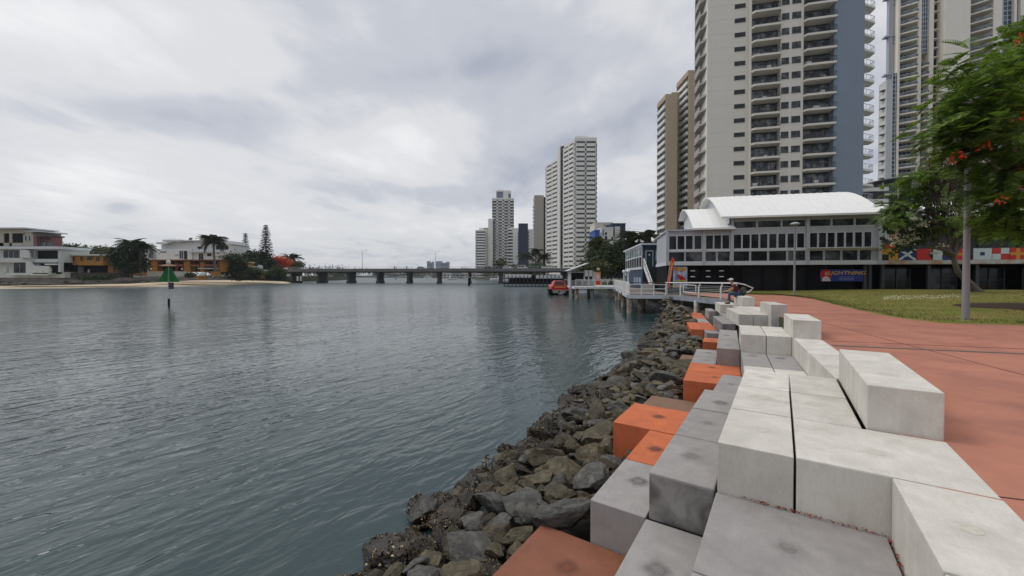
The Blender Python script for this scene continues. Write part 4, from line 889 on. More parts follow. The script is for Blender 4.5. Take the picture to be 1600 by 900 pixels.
# ================================================================== RIVERSIDE HALL
ROOFD = pm('deck_timber', (0.17, 0.125, 0.10), 0.8, 0.2, 2.5, streak=0.0); TIMB = pm('rail_timber', (0.11, 0.05, 0.035), 0.65, 0.2, 4)
RUSTY = pm('rust_stained_steel', (0.44, 0.44, 0.43), 0.6, 0.06, 0.9, c2=(0.38, 0.22, 0.12), c2at=0.52, streak=0.06)
RED = pm('flag_red', (0.50, 0.03, 0.025), .6, .06); BLUEF = pm('flag_blue', (0.02, 0.03, 0.14), .6, .06); YEL = pm('flag_yellow', (0.55, 0.26, 0.03), .6, .08); WHF = pm('flag_white', (0.50, 0.57, 0.58), .6, .05); BLKF = pm('flag_black', (0.015, 0.014, 0.016), .6, .1)
HF = (15.3, 40.0, math.atan2(-4.0, 17.1))
def hall():
    fr = HF; T_ = thing('riverside_hall', 'grey steel framed two storey hall with white barrel roofs and black ground floor', 'hall', (fr[0], fr[1], 0), fr[2])
    def q(cx, cy, b=0.0): return loc(fr, 1040 + cx / 4.444, 290 + cy / 4.444, b)
    lx = lambda cx: q(cx, 400)[0]
    zf0, zf1 = q(700, 551)[1], q(700, 526)[1]; zs0, zs1 = q(700, 452)[1], q(700, 438)[1]; zt = q(700, 332)[1]; ztL = q(120, 346)[1]
    Lend = lx(1492); D = 9.0
    cols = [lx(c) for c in (12, 265, 460, 985, 1484)]
    zeL, zeR = q(120, 316)[1], q(1200, 186)[1] - .02
    for i, c in enumerate(cols): m = MB(); m.box(c - .13, c + .13, -.16, .14, zf0, zeR if i >= 2 else zeL); m.build('column', GREYFR, T_)
    m = MB(); m.box(-.1, Lend + .05, -.10, D, zf0, zf1); m.build('floor_edge', LGREY, T_)
    m = MB()
    m.box(0, cols[2] - .13, 0, .13, ztL, zeL); m.box(cols[2] + .13, Lend, 0, .13, zt, q(700, 294)[1]); m.box(cols[2] + .13, Lend, 0, .13, q(700, 240)[1], zeR); m.box(lx(1436), cols[4] - .13, .01, .12, zf1, zt)
    m.box(0, .12, .13, D, zf1, zeL); m.box(-.15, cols[2], -.2, D, zeL, zeL + .15)
    m.box(cols[2] - .1, cols[2] + .1, .1, D, zeL, zeR); m.box(Lend - .12, Lend, .13, D, zf1, zeR)
    m.build('wall', GREYFR, T_)
    m = MB(); m.box(0, Lend, -.06, .16, zs0, zs1); m.box(cols[3], lx(1470), -.5, -.06, zs1 - .05, zs1 + .02); m.build('sill_rail', LGREY, T_)
    # dim interior behind the glazing
    m = MB(); m.box(.2, cols[2], 2.6, 2.7, zf1, zeL); m.box(cols[2], Lend - .2, 2.6, 2.7, zf1, zeR); m.build('inner_wall', pm('dim_interior', (0.05, 0.047, 0.045), .8, .3, .6), T_)
    def win(nm, a, b, z0, z1, fw, mat_f, y=.02, gm=None):
        m = MB(); m.m = 0; m.box(a + fw, b - fw, y + .05, y + .07, z0 + fw, z1 - fw); m.m = 1
        m.box(a, a + fw, y - .03, y + .10, z0, z1); m.box(b - fw, b, y - .03, y + .10, z0, z1); m.box(a + fw, b - fw, y - .03, y + .10, z0, z0 + fw); m.box(a + fw, b - fw, y - .03, y + .10, z1 - fw, z1)
        m.build(nm, [gm or GL, mat_f], T_)
    for (c0, c1), cs, w_ in (((20, 258), (50, 107, 165, 225), 56), ((272, 452), (305, 362, 418), 56), ((468, 978), (500, 560, 620, 682, 745, 808, 872, 938), 60), ((994, 1436), (1028, 1090, 1150, 1215, 1277, 1340, 1405), 60)):
        zz = ztL if c1 < 460 else zt
        for c in cs: win('casement_window', lx(c - w_ / 2), lx(c + w_ / 2), zs1, zz, .055, LGREY)
        # slim jambs between the casements
        m = MB(); e = [c0] + [v for c in cs for v in (c - w_ / 2, c + w_ / 2)] + [c1]
        for i in range(0, len(e), 2):
            if lx(e[i + 1]) - lx(e[i]) > .02: m.box(lx(e[i]) + .003, lx(e[i + 1]) - .003, .0, .1, zs1, zz)
        m.build('window_jambs', GREYFR, T_)
    for a, b in ((20, 133), (137, 258), (272, 355), (359, 450), (468, 586), (590, 711), (715, 843), (847, 976), (994, 1099), (1103, 1220), (1224, 1340), (1344, 1434)):
        win('lower_window', lx(a), lx(b), zf1, zs0, .05, LGREY, gm=GLG if a in (137, 272, 359, 847, 1103) else GL)
    for a, b in ((468, 634), (636, 803), (805, 976), (994, 1150), (1152, 1311), (1313, 1474)): win('clerestory_window', lx(a), lx(b), q(700, 294)[1], q(700, 240)[1], .06, LGREY, gm=GLG)
    m = MB(); m.box(lx(1126), lx(1194), .25, .28, zf1 + .35, zs0 - .2); m.build('curtain', WHITE, T_)
    # barrel roofs: profile across the building, ribs along the slope
    def vault(nm, l0, l1, b0, ze, b1, zr):
        m = MB(); n = 14; pr = []
        for i in range(2 * n + 1):
            u = i / n - 1; pr.append((b0 + (b1 - b0) * (1 + u * (1 if u < 0 else .45)), ze + (zr - ze) * (1 - (abs(u) ** 1.55 if u < 0 else .30 * u * u))))
        th = .10
        V = []; 
        for x in (l0, l1): V += [(x, y, z) for y, z in pr] + [(x, y, z - th) for y, z in pr]
        k = len(pr); F = []
        for i in range(k - 1):
            F += [(i, 2 * k + i, 2 * k + i + 1, i + 1), (k + i, k + i + 1, 3 * k + i + 1, 3 * k + i), (i, i + 1, k + i + 1, k + i), (2 * k + i, 3 * k + i, 3 * k + i + 1, 2 * k + i + 1)]
        F += [(0, k, 3 * k, 2 * k), (k - 1, 3 * k - 1 - k + k, 4 * k - 1, 2 * k - 1)] if False else [(0, k, 3 * k, 2 * k), (k - 1, 3 * k - 1, 4 * k - 1, 2 * k - 1)]
        m.add(V, F)
        x = l0 + .02
        while x < l1:
            for i in range(k - 1): m.bar((x, pr[i][0], pr[i][1] + .015), (x, pr[i + 1][0], pr[i + 1][1] + .015), .025, .03)
            x += .62
        m.box(l0 - .02, l1 + .02, b0 - .14, b0 + .02, ze - .14, ze + .03)
        o = m.build(nm, ROOFW, T_); return pr
    ze = loc(fr, 1250, 335.5, -.7)[1]; l0 = loc(fr, 1127, 338, -.7)[0]; l1 = loc(fr, 1383, 330, -.7)[0]; zr = loc(fr, 1220, 304.5, 6.0)[1]
    pr = vault('barrel_roof', l0, l1, -.7, ze, 6.0, zr)
    m = MB(); m.add([(l0 + .7, y, z - .2) for y, z in pr] + [(l0 + .7, pr[0][0], ze - .6), (l0 + .7, pr[-1][0], ze - .6)], [tuple(range(len(pr))) + (len(pr) + 1, len(pr))]); m.build('gable_end', LGREY, T_); m = MB(); m.add([(l1 - .5, y, z - .2) for y, z in pr] + [(l1 - .5, pr[0][0], ze - .6), (l1 - .5, pr[-1][0], ze - .6)], [tuple(range(len(pr))) + (len(pr) + 1, len(pr))]); m.build('gable_end', LGREY, T_)
    ze2 = loc(fr, 1110, 356.5, -.5)[1]; l2 = loc(fr, 1083, 357, -.5)[0]; zr2 = loc(fr, 1095, 327, 5.2)[1]
    pr = vault('small_barrel_roof', l2, loc(fr, 1143, 356, -.5)[0] + .3, -.5, ze2, 5.2, zr2)
    m = MB(); m.add([(l2 + .6, y, z - .15) for y, z in pr] + [(l2 + .6, pr[0][0], ze2 - .3), (l2 + .6, pr[-1][0], ze2 - .3)], [tuple(range(len(pr))) + (len(pr) + 1, len(pr))]); m.build('gable_end', LGREY, T_)
    # black ground floor
    lo = lx(1335)
    m = MB(); m.box(0, lo, .35, .6, -.3, zf0); m.box(0, .25, .6, D, -.3, zf0); x = 0.0
    for c in (150, 265, 460, 540, 690, 860, 985, 1150): m.box(lx(c) - .05, lx(c) + .05, .27, .35, -.2, zf0)
    m.box(lo, Lend + 26, 6.9, 7.1, -.3, zf0); m.box(-.1, Lend + 26, 1.0, D, zf0 - .02, zf0 - .01)
    m.build('ground_floor_wall', BLACK, T_)
    for c in (540, 690, 860): 
        m = MB(); m.box(lx(c) + .06, lx(c + 130), .30, .36, 0.05, zf0 - .25); m.build('shutter_door', pm('black_shutter', (0.014, 0.014, 0.016), .6, .1, 4, spec=.1), T_)
    for cx in (188, 295, 388):
        for cy in (592, 632):
            a, z = q(cx - 15, cy, .3); b, _ = q(cx + 15, cy, .3); m = MB(); m.box(a, b, .24, .32, z - .045, z + .045); m.box(a + .03, b - .03, .2, .24, z - .03, z - .01); m.build('vent_louvre', WHITE, T_)
    # undercroft at the right: pillars, pale panels added as painted light from beyond
    m = MB(); xs = [lx(1405), lx(1440)] + [Lend + .4 + 3.4 * k for k in range(8)]
    for x in xs: m = MB(); m.box(x - .12, x + .12, .3, .55, -.3, zf0); m.build('undercroft_pillar', DKMET, T_)
    for a, b, c, d in ((1365, 1400, 600, 640), (1370, 1420, 650, 720)):
        l_, z_ = q(a, d, 6.5); r_, zt_ = q(b, c, 6.5); m = MB(); m.box(l_, r_, 6.6, 6.8, z_, zt_); m.build('beyond_light_panel', pm('painted_beyond_light', (0.30, 0.27, 0.22), .8, .2), T_)
    k = 0
    x = Lend + 1.0
    while x < Lend + 25:
        m = MB(); m.m = 0; m.box(x, x + 2.2, 1.6, 1.7, .25, 2.2); m.m = 1
        for u in (0, 1.08, 2.14): m.box(x + u, x + u + .06, 1.52, 1.7, .25, 2.2)
        m.box(x, x + 2.2, 1.52, 1.7, 1.15, 1.22); m.build('undercroft_window', [GLG if k % 2 else GL, DKMET], T_); x += 3.4; k += 1
    # flag terrace to the right
    R0, R1 = Lend + .06, Lend + 26
    m = MB(); m.box(R0, R1, -.12, D, zf0, zf1); m.build('terrace_edge', RUSTY, T_)
    m = MB(); m.box(R0, R1, 3.0, 3.2, zf1, zf1 + 3.4); m.build('terrace_wall', DKMET, T_)
    for i in range(9): m = MB(); m.box(R0 + .6 + 2.8 * i, R0 + 3.0 + 2.8 * i, 2.9, 3.0, zf1 + .9, zf1 + 2.9); m.build('terrace_window', GL, T_)
    m = MB(); m.box(R0, R1, -.2, 6, zf1 + 3.4, zf1 + 3.6); m.build('terrace_roof', ROOFW, T_)
    vault('low_barrel_roof', R0 + .2, R1, .6, zf1 + 3.65, 4.5, zf1 + 5.6)
    # signal flag panels
    ztop = loc(fr, 1480, 388.5)[1]; zbot = zf1 + .02
    def flag(px0, px1, z0, z1, parts):
        a, b = loc(fr, px0, 400)[0], loc(fr, px1, 400)[0]; W_, H_ = b - a, z1 - z0
        m = MB(); ms = []
        for mt, poly in parts:
            if mt not in ms: ms.append(mt)
            m.m = ms.index(mt); d = -.03 - .004 * parts.index((mt, poly))
            pts = [(u * W_, v * H_) for u, v in poly]; n = len(pts)
            m.add([(x, d, z) for x, z in pts] + [(x, .02, z) for x, z in pts], [tuple(range(n))] + [(i, n + i, n + (i + 1) % n, (i + 1) % n) for i in range(n)])
        m.build('signal_flag_panel', ms, T_, loc_=(a, -.02, z0))
    rc = lambda a, b, c, d: [(a, c), (b, c), (b, d), (a, d)]
    f = lambda x: 1340 + x / 3.1038
    g = lambda y: loc(fr, 1385, 230 + y / 3.1038)[1]
    flag(f(112), f(182), g(446), g(400), [(WHF, rc(0, .55, 0, 1)), (RED, rc(.55, 1, 0, 1))])
    flag(f(112), f(182), g(490), g(447), [(BLUEF, rc(0, 1, .5, 1)), (RED, rc(0, 1, 0, .5))])
    flag(f(112), f(195), zbot, g(492), [(YEL, rc(0, 1, 0, 1)), (BLKF, rc(0, .45, 0, .5))])
    flag(f(198), f(281), zbot, ztop, [(BLUEF, rc(0, 1, 0, 1)), (WHF, [(0, 0), (.12, 0), (1, .88), (1, 1), (.88, 1), (0, .12)]), (WHF, [(1, 0), (1, .12), (.12, 1), (0, 1), (0, .88), (.88, 0)])])
    flag(f(285), f(361), zbot, ztop, [(RED, [(0, 0), (1, 0), (.72, .5), (1, 1), (0, 1)])])
    flag(f(365), f(452), zbot, ztop, [(WHF, rc(0, .5, 0, 1)), (BLUEF, [(.5, 0), (1, 0), (.78, .5), (1, 1), (.5, 1)])])
    flag(f(474), f(520), zbot, ztop, [(YEL, rc(0, 1, 0, 1)), (RED, rc(0, .7, .6, 1)), (RED, rc(0, .7, 0, .4))])
    flag(f(560), f(648), zbot, ztop, [(WHF, rc(0, 1, 0, 1)), (BLUEF, rc(.36, .62, .36, .66))])
    flag(f(651), f(733), zbot, ztop, [(WHF, rc(0, 1, 0, 1)), (RED, rc(0, .5, .5, 1)), (RED, rc(.5, 1, 0, .5))])
    flag(f(737), f(815), zbot, ztop, [(RED, rc(0, 1, 0, 1)), (YEL, rc(.38, .62, 0, 1)), (YEL, rc(0, 1, .38, .62))])
    for i in range(5): flag(f(822 + 88 * i), f(900 + 88 * i), zbot, ztop, [((WHF, YEL, BLUEF, RED, WHF)[i], rc(0, 1, 0, 1)), ((BLUEF, BLKF, YEL, WHF, RED)[i], rc(.3, .7, .3, .7))])
    return T_
hall()
def text(s, size, mat_, parent, M, ext=0.004, name='lettering', shear=0.0, sx=1.0):
    cu = bpy.data.curves.new(name, 'FONT'); cu.body = s; cu.size = size; cu.extrude = ext; cu.align_x = 'CENTER'; cu.align_y = 'CENTER'; cu.shear = shear; cu.resolution_u = 2
    o = bpy.data.objects.new(name, cu); col.objects.link(o); me = bpy.data.meshes.new_from_object(o); bpy.data.objects.remove(o)
    me.materials.clear(); me.materials.append(mat_); o = link(name, me, parent); o.matrix_local = M @ Matrix.Diagonal((sx, 1, 1, 1)); return o
UP = Matrix.Rotation(R(90), 4, 'X')
# banner on the black wall
a, z0 = loc(HF, 1281.5, 439.5, .26); b, z1 = loc(HF, 1348, 421, .26); W_, H_ = b - a, z1 - z0
bx, by = HF[0] + a * math.cos(HF[2]) - .23 * -math.sin(HF[2]) * -1, HF[1] + a * math.sin(HF[2])
org = Vector((HF[0] + a * math.cos(HF[2]) - .24 * math.sin(HF[2]), HF[1] + a * math.sin(HF[2]) + .24 * math.cos(HF[2]), z0))
T_ = thing('banner', 'long blue banner with gold lettering and red portrait on the black wall', 'banner', org, HF[2])
m = MB(); m.box(0, W_, 0, .03, 0, H_); m.build('sheet', pm('banner_blue', (0.015, 0.035, 0.20), .5, .25, 1.5), T_)
m = MB(); m.lathe([(.0, 0), (.43 * H_, 0), (.43 * H_, .012), (0, .012)], (0, 0, 0), 28); o = m.build('portrait_hair', pm('banner_red', (0.45, 0.01, 0.012), .5, .25, 4), T_); o.matrix_local = Matrix.Translation((W_ * .135, -.004, H_ * .56)) @ UP
SKINP = pm('printed_skin', (0.55, 0.30, 0.24), .5, .1, 8); CRM = pm('printed_cream', (0.58, 0.46, 0.44), .5, .15, 8)
m = MB(); m.plate([(W_ * .105, H_ * .55), (W_ * .135, H_ * .50), (W_ * .16, H_ * .56), (W_ * .165, H_ * .74), (W_ * .14, H_ * .84), (W_ * .11, H_ * .76)], .004); m.build('portrait_face', SKINP, T_, loc_=(0, -.022, 0))
m = MB(); m.plate([(W_ * .03, 0.01), (W_ * .05, H_ * .3), (W_ * .12, H_ * .42), (W_ * .16, H_ * .44), (W_ * .22, H_ * .25), (W_ * .25, .01)], .004); m.build('portrait_dress', CRM, T_, loc_=(0, -.027, 0))
GOLD = pm('printed_gold', (0.62, 0.42, 0.16), .5, .25, 5); 
text('LIGHTNING', H_ * .46, pm('printed_dark_red', (0.20, 0.03, 0.03), .5, .1), T_, Matrix.Translation((W_ * .615, -.012, H_ * .68)) @ UP, shear=.25, sx=1.18)
text('LIGHTNING', H_ * .43, GOLD, T_, Matrix.Translation((W_ * .61, -.022, H_ * .70)) @ UP, shear=.25, sx=1.2)
m = MB(); m.box(W_ * .44, W_ * .80, -.012, 0, H_ * .39, H_ * .41)
for i in range(13): m.box(W_ * (.45 + .027 * i), W_ * (.462 + .027 * i), -.012, 0, H_ * .10, H_ * (.32 if i % 3 else .26))
m.build('small_print', pm('printed_lilac', (0.22, 0.22, 0.45), .5, .1), T_)
# poster board with the red boat
a, z0 = loc(HF, 1052, 441, .1); b, z1 = loc(HF, 1074.5, 416.5, .1); W_, H_ = b - a, z1 - z0
T_ = thing('poster_board', 'tall poster of a red speedboat under yellow lettering on the black wall', 'poster', (HF[0] + a * math.cos(HF[2]), HF[1] + a * math.sin(HF[2]) + .1, z0), HF[2])
m = MB(); m.box(0, W_, 0, .05, -.55, H_); m.build('board', pm('poster_sky', (0.10, 0.17, 0.38), .5, .35, 1.6, c2=(0.42, 0.47, 0.55), c2at=.5), T_)
m = MB(); m.plate([(W_ * .30, H_ * .42), (W_ * .45, H_ * .14), (W_ * .82, H_ * .06), (W_ * .9, H_ * .2), (W_ * .72, H_ * .36), (W_ * .5, H_ * .46), (W_ * .2, H_ * .55)], .01); m.build('boat_picture', RED, T_, loc_=(0, -.014, 0))
m = MB(); m.plate([(W_ * .5, H_ * .3), (W_ * .62, H_ * .22), (W_ * .74, H_ * .25), (W_ * .6, H_ * .34)], .006); m.build('windscreen_picture', BLKF, T_, loc_=(0, -.022, 0))
m = MB()
for (p, q_) in (((.1, .78), (.9, .86)), ((.12, .88), (.88, .74)), ((.25, .70), (.5, .80)), ((.3, .93), (.75, .93))): m.bar((W_ * p[0], -.012, H_ * p[1]), (W_ * q_[0], -.012, H_ * q_[1]), .02, .10)
m.build('header_strokes', pm('poster_yellow', (0.62, 0.42, 0.05), .5, .1), T_)
m = MB()
for (p, q_) in (((.15, .82), (.4, .72)), ((.6, .72), (.86, .84)), ((.05, .84), (.3, .88))): m.bar((W_ * p[0], -.02, H_ * p[1]), (W_ * q_[0], -.02, H_ * q_[1]), .02, .08)
m.build('header_shadow', RED, T_)
m = MB(); m.box(W_ * .15, W_ * .85, -.03, -.001, -.08, H_ * .12); m.build('yellow_label', pm('label_yellow', (0.5, 0.42, 0.03), .5, .2, 6), T_)
m = MB()
for i in range(9): m.box(W_ * (.2 + .07 * i), W_ * (.245 + .07 * i), -.036, -.03, -.03, H_ * .08)
m.build('label_print', pm('label_green', (0.12, 0.13, 0.02), .5, .1), T_)
m = MB(); m.box(-.05, W_ * .7, -.03, -.001, -.5, -.28); m.build('tan_strip', pm('strip_tan', (0.45, 0.28, 0.12), .5, .1), T_)

# ================================================================== BLUE ANNEX WITH STAIRS
T_ = thing('blue_annex', 'small dark blue timber annex with white framed side windows and dark front stairs', 'annex', (16.7, 52.0, 0))
BLU = pm('dark_blue_weatherboard', (0.035, 0.055, 0.10), .6, .1, 1.0, streak=.05)
zt, zfl = at(1015, 383, 52)[2], at(1015, 416.5, 52)[2]; W_ = 2.95
m = MB(); m.prism([(0, 0), (W_, 0), (W_ + 2.4, 16), (2.4, 16)], -.3, zt)
for k in range(14): m.box(.01, W_ - .01, -.02, 0, zfl + .05 + k * .2, zfl + .06 + k * .2)
m.build('wall', BLU, T_)
m = MB(); m.prism([(-.35, -.5), (W_ + .1, -.5), (W_ + 2.5, 16.4), (2.0, 16.4)], zt, zt + .22); m.build('roof', LGREY, T_)
m = MB(); m.m = 0; m.box(.45, 1.25, -.05, .02, zfl, zfl + 1.95); m.m = 1
for b_ in ((.36, .45, zfl, zfl + 2.05), (1.25, 1.34, zfl, zfl + 2.05), (.45, 1.25, zfl + 1.95, zfl + 2.05)): m.box(b_[0], b_[1], -.08, .02, b_[2], b_[3])
d = m.build('door', [pm('teal_door', (0.02, 0.05, 0.065), .5, .1), LGREY], T_)
m = MB(); m.lathe([(0, 0), (.11, 0), (.11, .02), (0, .02)], (0, 0, 0), 16); o = m.build('door_sign', WHITE, d); o.matrix_local = Matrix.Translation((.85, -.055, zfl + 1.5)) @ UP
m = MB(); m.m = 0; m.box(1.75, 2.62, -.05, .02, zfl + .85, zfl + 1.95); m.m = 1
for b_ in ((1.66, 1.75, zfl + .76, zfl + 2.04), (2.62, 2.71, zfl + .76, zfl + 2.04), (1.75, 2.62, zfl + 1.95, zfl + 2.04), (1.75, 2.62, zfl + .76, zfl + .85)): m.box(b_[0], b_[1], -.08, .02, b_[2], b_[3])
m.build('window', [pm('frosted_pane', (0.28, 0.33, 0.42), .3, .1, 2), LGREY], T_)
# side wall windows along the slanting side
sl = Vector((2.4, 16, 0)).normalized(); ang = math.atan2(16, 2.4)
def side(mb_):
    c, s = math.cos(ang), math.sin(ang); mb_.v = [(x * c - y * s, x * s + y * c, z) for x, y, z in mb_.v]; return mb_
m = MB(); m.box(0, 16.1, .005, .14, zfl - .35, zfl - .02); m.box(0, 16.1, .005, .14, zfl + 1.25, zfl + 1.42); m.box(0, 16.1, .005, .14, zt - .25, zt)
for k in range(8): m.box(2.25 * k, 2.25 * k + .18, .005, .13, zfl - .02, zt - .2)
side(m).build('side_frame', LGREY, T_)
for k in range(7):
    m = MB(); m.box(2.25 * k + .18, 2.25 * k + 2.25, .003, .05, zfl - .02, zfl + 1.25); side(m).build('lower_side_window', GL, T_)
    m = MB(); m.box(2.25 * k + .18, 2.25 * k + 2.25, .003, .05, zfl + 1.42, zt - .25); side(m).build('side_window', glass_mat('pale_side_glass', (0.16, 0.19, 0.20), .15, .5), T_)
m = MB()
for k in range(3): m.box(1.2 + 2.3 * k, 2.6 + 2.3 * k, .003, .04, .3, 1.3)
side(m).build('mural_panel', pm('mural_pale_blue', (0.30, 0.36, 0.48), .6, .3, 2), T_)
m = MB(); zd = -.2; n = 11
for k in range(n): m.box(.2, W_ - .35, -.15 - .28 * (n - k), -.15 - .28 * (n - k) + .30, zd + (zfl - zd) * k / n - .02, zd + (zfl - zd) * (k + 1) / n)
m.build('stairs', DKMET, T_)
for x in (.1, W_ - .3):
    m = MB(); run = .28 * n
    m.bar((x, -.2 - run, zd), (x, -.2, zfl), .10, .28); m.bar((x, -.2 - run, zd + 1.0), (x, -.2, zfl + 1.0), .09); m.bar((x, -.2 - run, zd), (x, -.2 - run, zd + 1.0), .12); m.bar((x, -.2, zfl), (x, -.2, zfl + 1.0), .12); m.bar((x, -.2 - run, zd + .5), (x, -.2, zfl + .5), .05)
    m.build('stair_rail', WHITE, T_)
# gulls on the annex roof
def gull_mesh():
    m = MB(); m.m = 0; m.ball((0, 0, .17), (.09, .20, .085), 10, 7); m.ball((0, .17, .29), (.05, .06, .05), 8, 6); m.tube([(0, .12, .2), (0, .17, .28)], [.06, .04], 8); m.m = 1; m.add([(-.05, -.12, .2), (.05, -.12, .2), (.03, -.34, .19), (-.03, -.34, .19), (-.05, -.12, .16), (.05, -.12, .16)], [(0, 1, 2, 3), (4, 3, 2, 5), (0, 3, 4), (1, 5, 2)]); m.m = 2; m.tube([(0, .22, .285), (0, .29, .27)], [.015, .004], 6); m.tube([(-.03, 0, .1), (-.03, 0, 0)], .01, 5); m.tube([(.03, 0, .1), (.03, 0, 0)], .01, 5)
    return m
gm = None
for x, dy, lab, gz in ((994.5, 373, 'white gull at the left end of the annex roof', 1.4), (1003, 372, 'white gull second from the left on the annex roof', 1.4), (1021, 368, 'largest white gull standing at the middle of the annex roof', 2.4), (1033, 373, 'white gull nearest the hall on the annex roof', 1.3)):
    p = at(x, 380, 51.9)
    if gm is None: gm = gull_mesh().build('gull', [pm('gull_white', (.7, .7, .7), .6, .03), pm('gull_grey', (.3, .31, .33), .6, .05), pm('gull_orange', (.5, .2, .05), .5, .05)], smooth=True); o = gm
    else: o = gm.copy(); col.objects.link(o)
    o.location = (p[0], 51.9, zt + .22); o.scale = (gz,) * 3; o.rotation_euler = (0, 0, random.uniform(0, 6)); tag(o, lab, 'gull', 'gulls on the annex roof')

# ================================================================== BOARDWALK, JETTY, RAILINGS
DZ = -.2
T_ = thing('boardwalk', 'timber boardwalk on piles over the river in front of the blue annex', 'boardwalk', (0, 0, 0))
polyD = [(11.1, 38.5), (14.4, 38.0), (15.3, 39.7), (16.4, 41), (16.55, 52), (19.0, 64.0), (15.9, 63.0)]
m = MB(); m.prism(polyD, DZ - .08, DZ); m.build('deck', ROOFD, T_)
m = MB(); gz = lambda y: float(np.interp(y, [27, 38], [0.0, DZ]))
m.add([(14.3, 27.0, gz(27)), (15.3, 27.2, gz(27)), (15.4, 38, gz(38)), (14.4, 38.0, gz(38)), (14.3, 27.0, gz(27) - .12), (15.3, 27.2, gz(27) - .12), (15.4, 38, gz(38) - .12), (14.4, 38.0, gz(38) - .12)], [(0, 1, 2, 3), (7, 6, 5, 4), (0, 4, 5, 1), (1, 5, 6, 2), (2, 6, 7, 3), (3, 7, 4, 0)]); m.build('ramp', pm('weathered_ramp_boards', (0.25, 0.21, 0.18), .85, .2, 3), T_)
m = MB(); m.bar((14.22, 26.8, -.24), (14.32, 38.0, -.42), .10, .34); m.build('ramp_beam', pm('blue_grey_beam', (0.26, 0.29, 0.34), .6, .12, 1, c2=(.22, .19, .15), c2at=.6), T_)
m = MB(); m.bar((11.0, 38.38, DZ - .22), (14.4, 37.88, DZ - .22), .1, .36); m.bar((11.0, 38.4, DZ - .22), (15.85, 63, DZ - .22), .1, .36); m.build('fascia', LGREY, T_)
m = MB()
for k in range(6): y = 40 + 4 * k; m.bar((11.6 + .19 * 4 * k, y, DZ - .35), (16.6 + .2 * k, y + 1, DZ - .35), .22, .35)
m.build('joist', pm('dark_timber', (0.03, 0.025, 0.02), .8, .2), T_)
PILE = pm('pile_concrete', (0.34, 0.29, 0.24), .8, .2, 1.2, c2=(.10, .06, .04), c2at=.5); PILEW = pm('pile_white_rusty', (0.62, 0.60, 0.55), .7, .08, 1.2, c2=(.40, .16, .05), c2at=.56)
for (x, y, r, mt, zt_) in ((11.25, 38.8, .28, PILE, DZ - .1), (14.45, 37.4, .22, PILEW, DZ - .3), (14.35, 31.5, .22, PILEW, -.35), (12.6, 46, .26, PILE, DZ - .1), (13.8, 52, .26, PILE, DZ - .1), (15.0, 58, .26, PILE, DZ - .1), (14.2, 44, .24, PILE, DZ - .1), (12.4, 39.4, .18, PILE, DZ - .1)):
    m = MB(); m.tube([(x, y, -4.5), (x, y, zt_)], r, 14); m.build('pile', mt, T_, smooth=False)
def rail(parent, p, q, post, zb, top_mat, post_mat, n, mids=2, baluster=0, h=1.1, toph=.07):
    p, q = Vector((*p, zb)), Vector((*q, zb))
    m = MB(); m.bar(p + Vector((0, 0, h)), q + Vector((0, 0, h)), .16 if top_mat is TIMB else toph, toph); m.build('top_rail', top_mat, parent)
    m = MB(); m.box(-post / 2, post / 2, -post / 2, post / 2, -.15, h - .02); repeat(m, 'post', post_mat, parent, [tuple(p + (q - p) * (i / n)) for i in range(n + 1)])
    m = MB()
    for k in range(mids): z = .12 + (h - .3) * k / max(1, mids - 1) if mids > 1 else .12; m.bar(p + Vector((0, 0, z)), q + Vector((0, 0, z)), .045, .07)
    m.build('lower_rail', post_mat, parent)
    if baluster:
        m = MB(); m.box(-.02, .02, -.02, .02, .1, h - .03); N_ = min(baluster, 90); repeat(m, 'baluster', post_mat, parent, [tuple(p + (q - p) * ((i + .5) / N_)) for i in range(N_)])
R1 = thing('railing', 'white railing with brown timber top along the front of the boardwalk', 'railing', (0, 0, 0)); rail(R1, (11.1, 38.45), (14.4, 37.95), .09, DZ, TIMB, WHITE, 3, 3)
R2 = thing('railing', 'white close barred railing running away along the river side of the boardwalk', 'railing', (0, 0, 0)); rail(R2, (11.12, 38.5), (15.9, 63.0), .10, DZ, WHITE, WHITE, 12, 2, 80)
R3 = thing('railing', 'white post and wire railing beside the ramp near the seated person', 'railing', (0, 0, 0))
m = MB(); m.bar((14.36, 38, gz(38) + 1.12), (14.3, 25.9, 1.10), .09); m.build('top_rail', WHITE, R3)
for y in (34.6, 31.2, 27.9, 37.9):
    m = MB(); z = gz(y); m.tube([(14.34, y, z - .2), (14.34, y, z + .75), (14.40, y - .05, z + .95), (14.36, y - .12, z + 1.1)], .055, 8); m.build('post', WHITE, R3)
m = MB()
for k in range(7): m.bar((14.34, 38, gz(38) + .14 + .12 * k), (14.32, 26.6, .14 + .12 * k), .018)
m.build('wires', LGREY, R3)
m = MB(); 
for a_, b_ in (((14.3, 33.9, .22), (14.3, 31.6, .22)), ((14.3, 33.9, .82), (14.3, 31.6, .82)), ((14.3, 33.9, .22), (14.3, 33.9, .82)), ((14.3, 31.6, .22), (14.3, 31.6, .82))): m.bar(a_, b_, .05)
m.build('notice_frame', WHITE, R3)
m = MB(); m.tube([(14.3, 25.9, 1.1), (14.75, 25.75, 1.0), (15.25, 25.7, .78), (15.0, 25.7, .55), (14.55, 25.75, .35), (14.3, 25.85, .7), (14.3, 25.9, 1.1)], .045, 8); m.build('end_loop', LGREY, R3)
